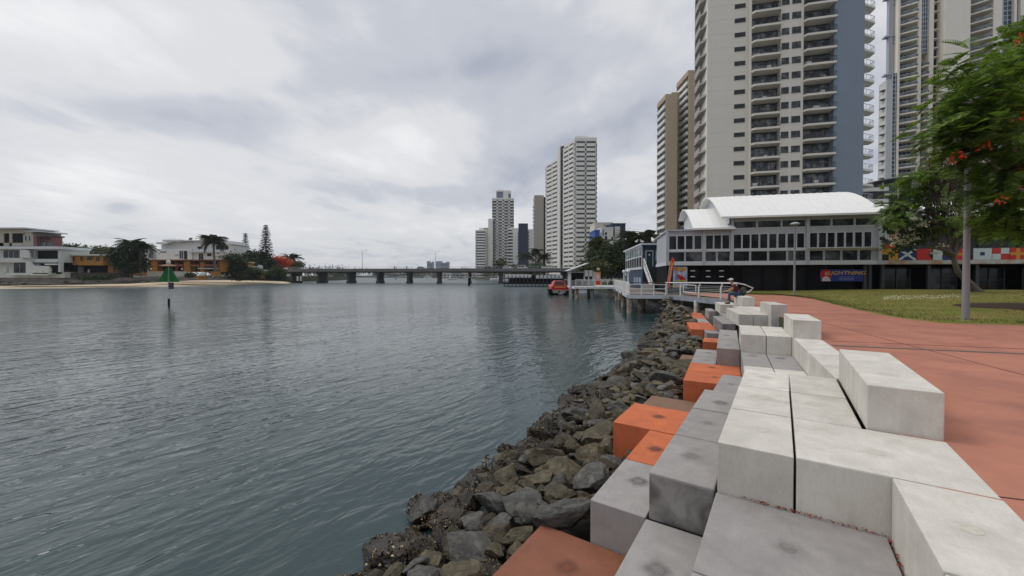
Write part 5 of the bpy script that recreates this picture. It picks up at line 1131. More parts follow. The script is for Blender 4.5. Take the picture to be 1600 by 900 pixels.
# far jetty with its rail and kiosk
T_ = thing('jetty', 'low jetty with piles beside the red car boat', 'jetty', (0, 0, 0))
m = MB(); m.prism([(9.6, 63), (15.85, 63.05), (19, 64.1), (19.2, 72), (9.8, 72)], DZ - .3, DZ); m.build('deck', WHITE, T_)
for x, y in ((10.2, 63.6), (12.6, 63.8), (15.4, 63.8), (10.2, 68), (13, 69)): m = MB(); m.tube([(x, y, -4.5), (x, y, DZ - .3)], .26, 10); m.build('pile', PILE, T_)
m = MB(); m.box(10.4, 11.7, 63.3, 64.0, -1.15, -.75); m.build('fender', WHITE, T_)
R4 = thing('railing', 'white open railing along the front of the far jetty', 'railing', (0, 0, 0)); rail(R4, (9.9, 63.0), (15.8, 63.0), .08, DZ, WHITE, WHITE, 6, 2, 0, 1.15)
T_ = thing('kiosk', 'small grey open fronted kiosk with lean-to roof on the far jetty', 'kiosk', (9.4, 65.5, DZ))
m = MB(); m.box(0, .15, 0, 3, 0, 2.55); m.box(.15, 4.6, 2.9, 3.0, 0, 2.4); m.box(2.2, 3.7, 0, .08, 1.6, 2.6); m.build('wall', pm('kiosk_grey', (.42, .42, .41), .7, .1), T_)
m = MB(); m.m = 0; m.box(2.3, 3.6, .05, .1, 1.0, 2.4); m.m = 1; m.box(2.2, 2.3, 0, .1, .9, 2.5); m.box(3.6, 3.7, 0, .1, .9, 2.5); m.box(2.9, 3.0, .0, .1, .9, 2.5); m.build('window', [GL, WHITE], T_)
m = MB(); m.box(.15, 2.2, .3, .36, 1.0, 2.2); m.build('opening', BLACK, T_)
m = MB(); m.bar((-.6, -.4, 2.45), (2.9, -.4, 3.75), .12, .12); m.add([(-.6, -.4, 2.5), (2.9, -.4, 3.8), (2.9, 3.2, 3.8), (-.6, 3.2, 2.5)], [(0, 1, 2, 3)]); m.build('roof', LGREY, T_)
T_ = thing('poster_stand', 'orange and white upright poster stand behind the far jetty railing', 'poster', (at(930, 430, 64.5)[0], 64.5, DZ))
m = MB(); m.box(0, .85, 0, .08, .2, 2.3); m.build('panel', pm('poster_orange', (.60, .26, .12), .5, .15, 2), T_); m = MB(); m.box(.1, .75, -.012, 0, .3, 1.1); m.build('lower_print', RED, T_); m = MB(); m.box(.12, .72, -.012, 0, 1.25, 1.9); m.plate([(.2, 1.3), (.6, 1.35), (.5, 1.8)], .01); m.build('upper_print', CRM, T_); m = MB(); m.ball((.5, .04, 2.75), (.3, .2, .22), 10, 6); m.build('cap', pm('cap_tan', (.5, .34, .2), .6, .1), T_)
# globe lamps
for x, y, Y in ((975, 424.5, 44.0), (981.5, 424, 42.5)):
    p = at(x, y, Y); T_ = thing('globe_lamp', 'white globe lamp on a white post, %s of two beside the annex' % ('left one' if x < 980 else 'right one'), 'lamp post', (p[0], Y, DZ), group='globe lamps by the annex'); h = p[2] - DZ
    m = MB(); m.tube([(0, 0, 0), (0, 0, h - .12)], [.07, .06], 10); m.lathe([(.11, h - .16), (.11, h - .12)], (0, 0, 0), 10); m.build('post', WHITE, T_); m = MB(); m.ball((0, 0, h), .19, 14, 9); m.build('globe', pm('opal_globe', (.72, .72, .72), .3, .02), T_, smooth=True)
p = at(1003, 459, 40.2)
m = MB(); m.plate([(0, 0), (.95, 0), (1.0, .75), (.8, .95), (.2, .95), (0, .8)], .06); o = m.build('notice_board', pm('board_offwhite', (.46, .44, .41), .7, .08), loc_=(p[0], 40.2, DZ)); tag(o, 'off white blank notice board standing behind the boardwalk railing', 'board')
# feather flag
p = at(1043, 441, 37.2); T_ = thing('feather_flag', 'tall red orange feather flag leaning at the left corner of the hall', 'flag', (p[0], 37.2, DZ))
pts = [(0, .8), (.08, 1.5), (.16, 2.2), (.30, 3.0), (.42, 3.35), (.62, 3.45), (.75, 3.25), (.72, 2.9), (.58, 2.4), (.42, 1.6), (.22, .75), (.08, .55)]
m = MB(); m.plate([(x * .82, z) for x, z in pts], .012); m.build('cloth', pm('flag_orange_red', (.55, .075, .03), .6, .15, 3, c2=(.62, .26, .07), c2at=.6), T_); m = MB(); m.tube([(0, .03, 0), (.02, .03, 1.2), (.16, .03, 2.4), (.34, .03, 3.2), (.5, .03, 3.42)], .02, 6); m.build('pole', LGREY, T_); m = MB(); m.plate([(.15, 1.2), (.2, 1.15), (.5, 2.9), (.4, 2.95)], .01); m.build('print', pm('flag_print', (.62, .40, .16), .6, .2, 5), T_, loc_=(-.02, -.008, 0))

# ================================================================== LAMP POSTS
def lamp_post(px, py, Y, h, r0, r1, label, base=True):
    p = at(px, py, Y); T_ = thing('lamp_post', label, 'lamp post', tuple(p))
    m = MB(); m.tube([(0, 0, 0), (0, 0, h * .5), (0, 0, h)], [r0, (r0 + r1) / 2, r1], 16); m.lathe([(r0 + .1, 0), (r0 + .1, .03), (r0 + .02, .035)], (0, 0, 0), 16); m.build('pole', pm('galvanised_paint', (.24, .235, .245), .45, .06, 1.5, streak=.04), T_, smooth=False)
    m = MB(); m.lathe([(.03, -.02), (.33, -.03), (.36, .03), (.20, .12), (.03, .15)], (0, -.25 if base else 0, h), 20); m.bar((0, 0, h + .02), (0, -.2 if base else 0, h + .05), .06); m.build('lamp_head', GREYFR, T_)
    if base:
        m = MB(); m.box(-.42, .22, -.3, .3, -.1, .03); m.build('footing', pm('footing_concrete', (.40, .36, .31), .85, .15, 3), T_, bevel=.01)
        for k in range(4): m = MB(); a = k * 1.57 + .78; m.lathe([(.02, .0), (.02, .05)], ((r0 + .06) * math.cos(a), (r0 + .06) * math.sin(a), .035), 6); m.build('anchor_bolt', DKMET, T_)
lamp_post(1508.5, 500.5, 14.4, 7.6, .105, .06, 'tall grey lamp post on the lawn, its head lost in the near tree')
lamp_post(1241, 461, 33.0, 5.75, .085, .06, 'slim grey lamp post with disc head in front of the hall', base=False)

# ================================================================== VEGETATION BUILDERS
def frames(D, roll):
    X = D / np.linalg.norm(D, axis=1, keepdims=True); up = np.tile([0, 0, 1.0], (len(X), 1)); Yv = np.cross(up, X); n = np.linalg.norm(Yv, axis=1, keepdims=True); Yv = np.where(n < 1e-3, [0, 1.0, 0], Yv / np.maximum(n, 1e-6)); Zv = np.cross(X, Yv)
    c, s = np.cos(roll)[:, None], np.sin(roll)[:, None]; return X, Yv * c + Zv * s, Zv * c - Yv * s
def scatter(proto, P, D, S, roll=None):
    """proto (q,4,3) placed at every P with its x axis along D"""
    roll = rng.normal(0, .35, len(P)) if roll is None else roll; X, Yv, Zv = frames(D, roll); M = np.stack([X, Yv, Zv], 1) * np.asarray(S)[:, None, None]
    return (np.einsum('qvk,nkj->nqvj', proto, M) + P[:, None, None, :]).reshape(-1, 4, 3)
def fern_frond(n=12, wid=.26, lw=.055, droop=.38):
    Q = []
    for i in range(n):
        x = .12 + .88 * i / (n - 1); z = -droop * x * x; l_ = wid * math.sin(math.pi * (.12 + .80 * i / n)) ** .7; fx = .10
        for s in (-1, 1): Q.append([(x - lw * .5, 0, z), (x + lw * .5, 0, z - .01), (x + fx + lw * .35, s * l_, z - .05), (x + fx - lw * .35, s * l_, z - .04)])
    for i in range(3): x0, x1 = i / 3, (i + 1) / 3; Q.append([(x0, -.006, -droop * x0 * x0), (x0, .006, -droop * x0 * x0), (x1, .005, -droop * x1 * x1), (x1, -.005, -droop * x1 * x1)])
    return np.array(Q)
FERN = fern_frond(14, .27, .062, .42); LEAF = np.array([[(0, 0, 0), (.5, .32, .05), (1, 0, 0), (.5, -.32, .05)]]); 
PALMF = None
def palm_frond(n=15, wid=.34, droop=.75):
    Q = []
    for i in range(n):
        x = .15 + .85 * i / (n - 1); z = .28 * math.sin(x * 1.9) - droop * x * x; l_ = wid * (1 - .6 * abs(x - .5)); 
        for s in (-1, 1): Q.append([(x - .025, 0, z), (x + .025, 0, z), (x + .13, s * l_, z - .16), (x + .10, s * l_, z - .18)])
    for i in range(5):
        x0, x1 = i / 5, (i + 1) / 5; f_ = lambda x: .28 * math.sin(x * 1.9) - droop * x * x; Q.append([(x0, -.012, f_(x0)), (x0, .012, f_(x0)), (x1, .008, f_(x1)), (x1, -.008, f_(x1))])
    return np.array(Q)
PALMF = palm_frond()
BARK = pm('bark', (0.13, 0.105, 0.085), .9, .25, 3, bump=.02, bscale=14); BARKD = pm('dark_bark', (0.06, 0.045, 0.035), .9, .3, 3, bump=.02, bscale=14)
def clumps(c, rad, n, shell=.55, squash=1.0, seed=1):
    g = np.random.default_rng(seed); d = g.normal(0, 1, (n, 3)); d /= np.linalg.norm(d, axis=1, keepdims=True); r = (shell + (1 - shell) * g.random(n) ** .6)[:, None]
    return np.array(c) + d * r * np.array(rad) * np.array([1, 1, squash]), d
def leafy(centers, crad, per, size, seed=2, flat=.7):
    g = np.random.default_rng(seed); n = len(centers) * per; P = np.repeat(centers, per, 0) + g.normal(0, 1, (n, 3)) * crad * np.array([1, 1, flat]); D = g.normal(0, 1, (n, 3)) + np.array([0, 0, -.15])
    return scatter(LEAF, P, D, size * g.uniform(.6, 1.3, n), g.uniform(-1.5, 1.5, n))
def limb(mb, a, b, r0, r1, wob=.12, seed=0, n=6, sag=0.0):
    g = random.Random(seed); a, b = Vector(a), Vector(b); pts, rs = [], []
    for i in range(n + 1):
        u = i / n; p = a.lerp(b, u) + Vector((g.gauss(0, wob), g.gauss(0, wob), g.gauss(0, wob * .6))) * (math.sin(u * math.pi)) + Vector((0, 0, sag * math.sin(u * math.pi))); pts.append(p); rs.append(r0 + (r1 - r0) * u)
    mb.tube(pts, rs, 8)
def broadleaf(name, label, cat, base, crown_c, crown_r, leaf, ncl=40, per=60, lsize=.35, crad=.5, trunk_r=.2, group=None, seed=1, extra=None, shell=.45, bark=None):
    T_ = thing(name, label, cat, base, group=group); b = np.array(base); cc = np.array(crown_c) - b
    C_, d = clumps(cc, crown_r, ncl, shell, 1.0, seed)
    m = MB(); limb(m, (0, 0, -.2), tuple(cc * np.array([.6, .6, .55])), trunk_r, trunk_r * .7, .1, seed)
    for i in range(min(9, ncl)): limb(m, tuple(cc * np.array([.6, .6, .55])), tuple(C_[i]), trunk_r * .5, trunk_r * .12, .15, seed + i)
    m.build('trunk', bark or BARK, T_)
    Q = leafy(C_, crad, per, lsize, seed)
    if extra is not None: Q = np.concatenate([Q, extra(b)])
    quads_obj('crown', Q, leaf, T_); return T_, C_
def palm(label, px, pyb, pyt, Y, flen, n=26, leaf=None, tr=.18, lean=0.0, seed=1, group=None, name='palm_tree'):
    b = at(px, pyb, Y); t = at(px + lean, pyt, Y); T_ = thing(name, label, 'palm', tuple(b), group=group); t = t - b
    g = np.random.default_rng(seed); m = MB(); limb(m, (0, 0, -.3), tuple(t), tr * 1.2, tr * .8, .12, seed); m.build('trunk', BARK, T_)
    az = g.random(n) * 6.28; el = g.uniform(-.5, 1.1, n); D = np.stack([np.cos(az) * np.cos(el), np.sin(az) * np.cos(el), np.sin(el)], 1)
    quads_obj('crown', scatter(PALMF, np.tile(t, (n, 1)), D, flen * g.uniform(.8, 1.1, n), g.normal(0, .2, n)), leaf or L_PALM, T_); return T_
L_POIN = leaf_mat('poinciana_leaf', (0.098, 0.180, 0.020), .6, .45, (0.25, 0.35, 0.055)); L_DARK = leaf_mat('dark_leaf', (0.034, 0.055, 0.020), .5, .25, (0.065, 0.095, 0.03)); L_MID = leaf_mat('mid_leaf', (0.040, 0.068, 0.020), .5, .25, (0.085, 0.12, 0.03)); L_PALM = leaf_mat('palm_leaf', (0.035, 0.048, 0.020), .5, .2, (0.075, 0.085, 0.035)); L_OLIVE = leaf_mat('olive_leaf', (0.075, 0.090, 0.03), .5, .25, (0.12, 0.13, 0.05)); L_PINE = leaf_mat('pine_needles', (0.016, 0.026, 0.020), .4, .1, (0.03, 0.043, 0.03))
FLOWR = leaf_mat('flame_flower', (0.55, 0.055, 0.018), .35, .25, (0.70, 0.13, 0.05)); FLOWW = leaf_mat('frangipani_flower', (0.72, 0.68, 0.50), .15, .2, (0.78, 0.76, 0.68)); DRY = leaf_mat('dry_pods', (0.055, 0.035, 0.026), .5, .1, (0.10, 0.065, 0.045))

# ------------------------------------------------------------------ near flame tree at the right edge
def flame_tree():
    base = np.array([24.6, 17.2, lawn_z(24.6, 17.2)]); T_ = thing('flame_tree', 'large flame tree with feathery green fronds and red blossoms at the right edge', 'tree', tuple(base))
    cpx = [(1604, 85, 17.5), (1575, 100, 18.5), (1550, 118, 17), (1528, 140, 18), (1510, 128, 19), (1560, 160, 19), (1600, 150, 16.5), (1585, 190, 17.5), (1535, 185, 17), (1505, 200, 18.5), (1490, 190, 18), (1500, 170, 19), (1545, 225, 16.5), (1580, 240, 19), (1605, 230, 16), (1520, 232, 18.5), (1495, 238, 18.5), (1560, 262, 18), (1600, 280, 17), (1572, 300, 16.5), (1545, 300, 18.5), (1600, 320, 18.5), (1580, 335, 17), (1555, 335, 17.5), (1540, 345, 18.5), (1598, 352, 16.5), (1610, 360, 17), (1600, 60, 19), (1590, 120, 20), (1565, 200, 20.5), (1590, 270, 20.5), (1530, 270, 20), (1620, 200, 18), (1640, 120, 18), (1640, 280, 18), (1640, 340, 17), (1660, 200, 17), (1612, 45, 18), (1525, 160, 20), (1545, 205, 20.5), (1570, 145, 20.5), (1600, 345, 20), (1575, 320, 20.5), (1612, 160, 20.5), (1610, 300, 20.5),
     (1515, 150, 13.4), (1500, 205, 13.2), (1522, 195, 13), (1540, 170, 13.2), (1560, 135, 13.5), (1590, 100, 13.5), (1515, 240, 13.3), (1545, 225, 13), (1570, 190, 13), (1600, 170, 13), (1560, 270, 13), (1540, 285, 13.3), (1590, 250, 12.8), (1580, 310, 13), (1550, 330, 13.2), (1600, 340, 12.8), (1575, 340, 13), (1500, 110, 14), (1490, 180, 13.6), (1482, 215, 14)]
    C_ = np.array([at(*p) for p in cpx]) - base
    # the crown goes on behind and beyond the frame
    e, _ = clumps((27.0, 19.0, 6.4), (5.5, 5.5, 3.4), 70, .5, 1, 5); e = e[(e[:, 0] / e[:, 1] > 1.30)] - base; C_ = np.concatenate([C_, e])
    g = np.random.default_rng(11); per = 54; n = len(C_) * per
    P = np.repeat(C_, per, 0) + g.normal(0, 1, (n, 3)) * np.array([.34, .40, .20]); out = np.repeat(C_ - np.array([2.2, 2.0, 3.6]), per, 0); out /= np.linalg.norm(out, axis=1, keepdims=True)
    D = out * .9 + g.normal(0, .55, (n, 3)); D[:, 2] = D[:, 2] * .5 - .10
    quads_obj('crown', scatter(FERN, P, D, g.uniform(.42, .72, n), g.normal(0, .3, n)), L_POIN, T_)
    m = MB(); fork = Vector((.1, .3, 2.4)); limb(m, (0, 0, -.2), fork, .34, .26, .05, 1)
    gr = random.Random(4)
    for i in range(0, len(C_), 3):
        mid = fork.lerp(Vector(C_[i]), .45) + Vector((0, 0, .5)); limb(m, fork, mid, .13, .07, .12, i); limb(m, mid, C_[i], .07, .02, .15, i + 50)
    m.build('trunk', BARK, T_)
    fp = [(1537, 228, 12.4), (1543, 224, 12.6), (1592, 186, 12.2), (1567, 312, 12.2), (1502, 243, 12.6), (1490, 248, 12.8), (1597, 60, 13), (1590, 262, 12.6), (1606, 55, 17), (1540, 243, 18), (1537, 230, 17.5), (1492, 240, 18), (1488, 246, 18.2), (1590, 188, 17), (1582, 255, 17), (1565, 312, 16.8), (1591, 187, 16.8), (1534, 232, 17), (1598, 290, 16.6), (1573, 236, 16.6)]; FC = np.array([at(*p) for p in fp]) - base
    FQ = leafy(FC, .08, 15, .10, 8, .8); quads_obj('flowers', FQ, FLOWR, T_)
flame_tree()
def frangipani():
    b = at(1526, 456, 30.0); b[2] = lawn_z(b[0], b[1]) if b[2] < -1 else b[2]; base = np.array(b); T_ = thing('frangipani_tree', 'tree with bent bare trunk and pale flower clusters in front of the flag panels', 'tree', tuple(base))
    pt = lambda x, y, Y=30.0: np.array(at(x, y, Y)) - base
    m = MB(); m.tube([pt(1527, 458), pt(1519, 447), pt(1507, 435), pt(1497, 425), pt(1492, 412), pt(1489, 400)], [.32, .24, .20, .18, .16, .13], 10)
    m.tube([pt(1540, 458), pt(1528, 452), pt(1517, 445)], [.12, .15, .1], 8)
    for k, (x, y) in enumerate(((1470, 375), (1450, 360), (1500, 350), (1430, 350), (1415, 370), (1485, 330), (1440, 310), (1400, 340), (1520, 340), (1500, 300), (1465, 300))): limb(m, pt(1490, 402), pt(x, y, 30 + (k % 3) * .8 - .8), .12, .03, .2, k)
    m.build('trunk', BARK, T_)
    up = [(1415, 290), (1432, 278), (1450, 272), (1468, 270), (1425, 300), (1445, 292), (1405, 310), (1410, 322), (1395, 330), (1420, 325), (1440, 312), (1460, 295), (1392, 345), (1405, 345), (1430, 335), (1480, 285), (1475, 345), (1500, 355), (1520, 365), (1450, 330), (1460, 352), (1490, 358), (1440, 350), (1530, 345), (1545, 352)]
    C_ = np.array([pt(x, y, 30 + random.uniform(-1.2, 1.2)) for x, y in up]); g = np.random.default_rng(3); per = 46; n = len(C_) * per
    P = np.repeat(C_, per, 0) + g.normal(0, 1, (n, 3)) * np.array([.42, .5, .24]); D = g.normal(0, 1, (n, 3)); D[:, 0] -= .4; D[:, 2] = D[:, 2] * .35 - .05
    quads_obj('crown', scatter(FERN, P, D, g.uniform(.45, .8, n)), L_POIN, T_)
    lo = [(1398, 352), (1408, 360), (1400, 372), (1412, 378), (1422, 368), (1432, 376), (1395, 385), (1410, 385), (1445, 372), (1428, 358), (1442, 365), (1412, 348)]
    C2 = np.array([pt(x, y, 29.3) for x, y in lo]); quads_obj('lower_leaves', leafy(C2, .38, 42, .34, 9), L_MID, T_)
    FC = np.array([pt(*p, 28.9) for p in ((1395, 372), (1402, 366), (1412, 370), (1417, 376), (1408, 380), (1425, 372), (1433, 372), (1400, 358), (1420, 358), (1438, 352), (1395, 380), (1418, 382), (1430, 341), (1475, 383), (1462, 395), (1446, 349), (1405, 375), (1428, 366))]); quads_obj('flowers', leafy(FC, .12, 26, .15, 4), FLOWW, T_)
    # dry brown tangle hanging in the crown
    hx = g.uniform(1448, 1524, 2600); hy = g.uniform(236, 350, 2600) + (hx - 1485) ** 2 * .004; P = np.array([pt(x, y, 29.6 + g.normal(0, .5)) for x, y in zip(hx, hy)]); D = np.stack([g.normal(0, .35, 2600), g.normal(0, .35, 2600), -np.ones(2600)], 1); proto = np.array([[(0, -.02, 0), (0, .02, 0), (1, .03, .02), (1, -.03, .02)]]); quads_obj('dry_tangle', scatter(proto, P, D, g.uniform(.4, .9, 2600), g.uniform(-1.5, 1.5, 2600)), DRY, T_)
frangipani()
# pale petals fallen on the grass
Q = []
for k in range(420):
    x, y = on_z(random.uniform(1380, 1500), random.uniform(458.5, 463), .35)[:2]; z = lawn_z(x, y) + .035; c = Vector((x, y, z)); u = Vector((random.gauss(0, 1), random.gauss(0, 1), random.gauss(0, .3))).normalized(); v = Vector((-u.y, u.x, .3)); l_ = random.uniform(.03, .07); Q.append([c - u * l_, c + v * l_ * .6, c + u * l_, c - v * l_ * .6])
tag(quads_obj('fallen_flowers', np.array(Q), FLOWW), 'pale fallen flowers scattered on the lawn below the bent tree', 'flowers', kind='stuff')

# ------------------------------------------------------------------ trees between the hall and the white tower
def tree_px(name, label, cx, cy, rx, ry, Y, zb, leaf, ncl, per, ls, seed, cat='tree', tr=.25, extra=None, group=None, crad=None):
    c = at(cx, cy, Y); k = Y / F_PX; return broadleaf(name, label, cat, (c[0], Y, zb), c, (rx * k, rx * k * .8, ry * k), leaf, ncl, per, ls, crad or rx * k * .22, tr, group, seed, extra)
tree_px('fig_tree', 'dark spreading tree left of the blue annex, its lower crown over the jetty', 955, 408, 28, 22, 82, 0, L_DARK, 46, 130, .55, 21)
tree_px('fig_tree', 'mid green tree between the white slab tower and the annex', 938, 402, 18, 18, 95, 0, L_MID, 30, 110, .6, 22)
tree_px('fig_tree', 'dark rounded tree directly behind the annex roof', 985, 396, 24, 20, 90, 0, L_DARK, 40, 120, .6, 23)
tree_px('fig_tree', 'olive green bushy tree low behind the kiosk on the jetty', 930, 420, 22, 12, 78, 0, L_OLIVE, 26, 100, .5, 24)
palm('brown skirted palm beside the foot of the white slab tower', 937, 430, 385, 88, 3.2, 34, L_OLIVE, .25, 0, 31)
palm('dark fan palm rising behind the annex, left of two', 993, 430, 377, 84, 3.0, 40, None, .22, 0, 32)
palm('dark fan palm rising behind the annex, right of two', 1008, 430, 374, 82, 3.0, 44, None, .22, 2, 33)
tree_px('shrub', 'yellow green shrub at the corner between annex roof and hall', 1034, 374, 9, 7, 62, 0, L_OLIVE, 18, 80, .35, 34, 'shrub', .1)
for i, (x, yt) in enumerate(((822, 399), (837, 396), (849, 402))): palm(('slender palm under the taupe tower, left one', 'slender palm under the taupe tower, taller middle one', 'slender palm under the white slab tower')[i], x, 425, yt, 215, 4.2, 26, None, .25, 0, 40 + i)
tree_px('broadleaf_tree', 'thin grey green tree in front of the stepped pale tower', 781, 412, 9, 8, 250, 0, L_OLIVE, 24, 40, 1.0, 45)
tree_px('hedge', 'low dark hedge at the bridge end below the palms', 838, 420, 22, 5, 200, 0, L_DARK, 40, 70, .8, 46, 'hedge', .2)
tree_px('hedge', 'low olive hedge under the navy tower at the bridge end', 808, 420, 12, 4, 210, 0, L_OLIVE, 30, 60, .8, 47, 'hedge', .2)

# ================================================================== LEFT BANK
GZ = 0.9
SAND = pm('beach_sand', (0.56, 0.46, 0.33), .95, .1, .6, c2=(.36, .29, .2), c2at=.6); MUD = pm('dark_bank_rock', (0.022, 0.017, 0.014), .9, .5, .35, bump=.25, bscale=1.2, c2=(.060, .044, .034), c2at=.58)
wl = [(-178, 40), (-170, 80), tuple(on_z(-140, 455, WATER_Z)[:2]), tuple(on_z(0, 451.2, WATER_Z)[:2]), tuple(on_z(100, 450.2, WATER_Z)[:2]), tuple(on_z(200, 449.0, WATER_Z)[:2]), tuple(on_z(300, 447.2, WATER_Z)[:2]), tuple(on_z(400, 445.0, WATER_Z)[:2]), tuple(on_z(446, 443.2, WATER_Z)[:2]), (-106, 198)]
inn = [(-200, 40), (-190, 85), tuple(on_z(-140, 452, -1.7)[:2]), tuple(on_z(0, 446.6, -1.75)[:2]), tuple(on_z(100, 445.6, -1.75)[:2]), tuple(on_z(200, 443.5, -1.7)[:2]), tuple(on_z(300, 438.2, -.75)[:2]), tuple(on_z(400, 437.6, -.8)[:2]), tuple(on_z(446, 439.6, -1.3)[:2]), (-112, 200)]
iz = [-1.7, -1.7, -1.7, -1.75, -1.75, -1.7, -.75, -.8, -1.3, -1.5]
wl_ = np.array(wl); in_ = np.array(inn); K = len(wl)
m = MB(); off = (wl_ - in_); off = off / np.linalg.norm(off, axis=1, keepdims=True)
m.add([(*(wl_[i] + off[i] * 3), WATER_Z - .6) for i in range(K)] + [(*wl_[i], WATER_Z + .02) for i in range(K)] + [(*in_[i], iz[i]) for i in range(K)] + [(*(in_[i] - off[i] * 4), iz[i] - .1) for i in range(K)], [(r * K + i, r * K + i + 1, (r + 1) * K + i + 1, (r + 1) * K + i) for r in range(3) for i in range(K - 1)])
struct(m.build('beach', SAND))
m = MB(); rows = []
for i in range(K):
    for j in range(5):
        u = j / 4; p = in_[i] - off[i] * (.3 + 7.5 * u); rows.append((p[0], p[1], (iz[i] - .25) * (1 - u) + GZ * u + (0.02 if u == 1 else .25 * math.sin(i * 2.1 + j))))
lp = [tuple(in_[i] - off[i] * 7.2) for i in range(K)]; GP = MB(); pl_ = [(-210, -390)] + lp + [(-118, 240), (-132, 330), (-225, 530), (-560, 560), (-6900, 560), (-6900, -390)]
GP.add([(x, y, GZ - .02) for x, y in pl_], [tuple(range(len(pl_)))]); nn = len(pl_); GP.add([(x, y, GZ - .02) for x, y in pl_] + [(x, y, -3.5) for x, y in pl_], [(i, (i + 1) % nn, nn + (i + 1) % nn, nn + i) for i in range(nn)]); struct(GP.build('ground', GROUNDM))
# densify along the bank for an uneven face
pts_ = np.array(rows).reshape(K, 5, 3); dense = []
for t in np.linspace(0, K - 1.001, 90):
    i = int(t); f = t - i; r = pts_[i] * (1 - f) + pts_[i + 1] * f; r = r + np.array([[noise.noise(Vector((t * 1.3, j * 2.0, 5))) * .9, noise.noise(Vector((t * 1.1, j * 2.0, 9))) * .9, noise.noise(Vector((t * 1.7, j * 2.3, 2))) * .35 if 0 < j < 4 else 0] for j in range(5)]); dense.append(r)
dense = np.array(dense).reshape(-1, 3)
m.add([tuple(v) for v in dense], [(i * 5 + k, i * 5 + k + 1, (i + 1) * 5 + k + 1, (i + 1) * 5 + k) for i in range(89) for k in range(4)])
struct(m.build('far_bank', MUD))
for k in range(46):     # rocks along the dark bank
    t = random.uniform(1.8, 5.4); i = int(t); f = t - i; p = in_[i] * (1 - f) + in_[i + 1] * f - (off[i]) * random.uniform(-.5, 5)
    o = link('bank_rock', RM[random.choice(('dark', 'grey', 'olive'))][k % 5]); s = random.uniform(.35, 1.0); o.scale = (s * 1.4, s, s * .7); o.location = (p[0], p[1], random.uniform(-1.75, -.6)); o.rotation_euler = (0, 0, random.random() * 6); tag(o, 'dark rock lying on the far left bank above the sand', 'rock', 'rocks on the far left bank')

class PB:
    """box work measured on one vertical plane at distance Y; l = metres right of pixel x0, z above ground level"""
    def __init__(s, name, label, cat, x0, Y, zb=GZ):
        p = at(x0, 430, Y); s.o = (p[0], Y); s.Y = Y; s.zb = zb; s.T = thing(name, label, cat, (p[0], Y, zb))
    def l(s, x): return at(x, 430, s.Y)[0] - s.o[0]
    def z(s, y): return at(800, y, s.Y)[2] - s.zb
    def box(s, m, x0, x1, y0, y1, b0=0.0, b1=.3): return m.box(s.l(x0), s.l(x1), b0, b1, s.z(y1), s.z(y0))
    def part(s, nm, mat_, boxes):
        m = MB()
        for b in boxes: s.box(m, *b)
        return m.build(nm, mat_, s.T)
    def window(s, x0, x1, y0, y1, n=1, gl=None, fr=None, b=0.0, nm='window'):
        m = MB(); m.m = 0; s.box(m, x0, x1, y0, y1, b - .04, b + .2); m.m = 1
        for i in range(n + 1): x = x0 + (x1 - x0) * i / n; w_ = .35; s.box(m, x - w_ / 2, x + w_ / 2, y0, y1, b - .12, b + .1)
        return m.build(nm, [gl or GL, fr or LGREY], s.T)
# white stepped house at the left edge
h = PB('terraced_house', 'white three level waterfront house with curved balcony wall at the far left', 'house', -14, 120)
PALEW = pm('aged_white_render', (0.50, 0.53, 0.50), .8, .08, .4, streak=.08); BEI2 = pm('dull_beige_render', (0.40, 0.36, 0.29), .85, .08, .4); MAR = pm('maroon_render', (0.19, 0.08, 0.09), .8, .1)
h.part('wall', PALEW, [(-14, 52, 403, 410, 0, 9), (-14, 52, 385, 391, .6, 9), (-14, 3, 391, 403, .6, 9), (36, 52, 391, 403, .6, 9), (-14, 91, 410, 434, 1.5, 9), (52, 88, 385, 391, .6, 9), (88, 91, 388, 425, .5, 9), (43, 56, 411, 428, .8, 1.5)])
h.part('upper_wall', BEI2, [(-14, 33, 357, 364, 1, 9), (-14, 0, 364, 384, 1, 9), (9, 13, 364, 384, 1, 9), (30, 46, 366, 384, 1.1, 9), (33, 44, 361, 366, 1.1, 9), (-14, 30, 379, 384, 1, 9)])
h.part('maroon_wall', MAR, [(44, 51, 366, 384, 1.2, 8)])
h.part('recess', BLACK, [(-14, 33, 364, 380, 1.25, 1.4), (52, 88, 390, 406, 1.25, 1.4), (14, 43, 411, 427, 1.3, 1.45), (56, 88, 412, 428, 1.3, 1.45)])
for nm, b_ in (('roof', (-14, 41, 355.2, 357, 0, 9)), ('roof', (33, 55, 359.6, 361.4, .8, 9)), ('roof_edge', (-14, 94, 385.2, 389.2, -.8, 9))): h.part(nm, LGREY, [b_])
h.part('pergola', DKMET, [(51, 73, 367, 369.2, 1, 5), (56, 56.6, 369, 384, 1, 1.2), (66, 66.6, 369, 384, 1, 1.2)])
h.part('balcony_wall', PALEW, [(51, 89, 404.5, 410, .2, 1.2), (12, 80, 426.5, 430, -.8, 2.5), (12, 14, 417, 428, -.8, 0), (56, 81, 415.5, 428, -.8, -.5)])
m = MB(); pr = [(h.l(36), h.z(403)), (h.l(48), h.z(403)), (h.l(51.5), h.z(404)), (h.l(51), h.z(396)), (h.l(49), h.z(391)), (h.l(36), h.z(390))]; m.plate(pr, .5)
m.plate([(h.l(45), h.z(428)), (h.l(58), h.z(428)), (h.l(58), h.z(415)), (h.l(55), h.z(414)), (h.l(51), h.z(408)), (h.l(45), h.z(408))], .5); m.plate([(h.l(78), h.z(430)), (h.l(81), h.z(429)), (h.l(82.5), h.z(421)), (h.l(80), h.z(416)), (h.l(76), h.z(415.5)), (h.l(70), h.z(430))], .6); m.build('curved_fin', PALEW, h.T, loc_=(0, -.7, 0))
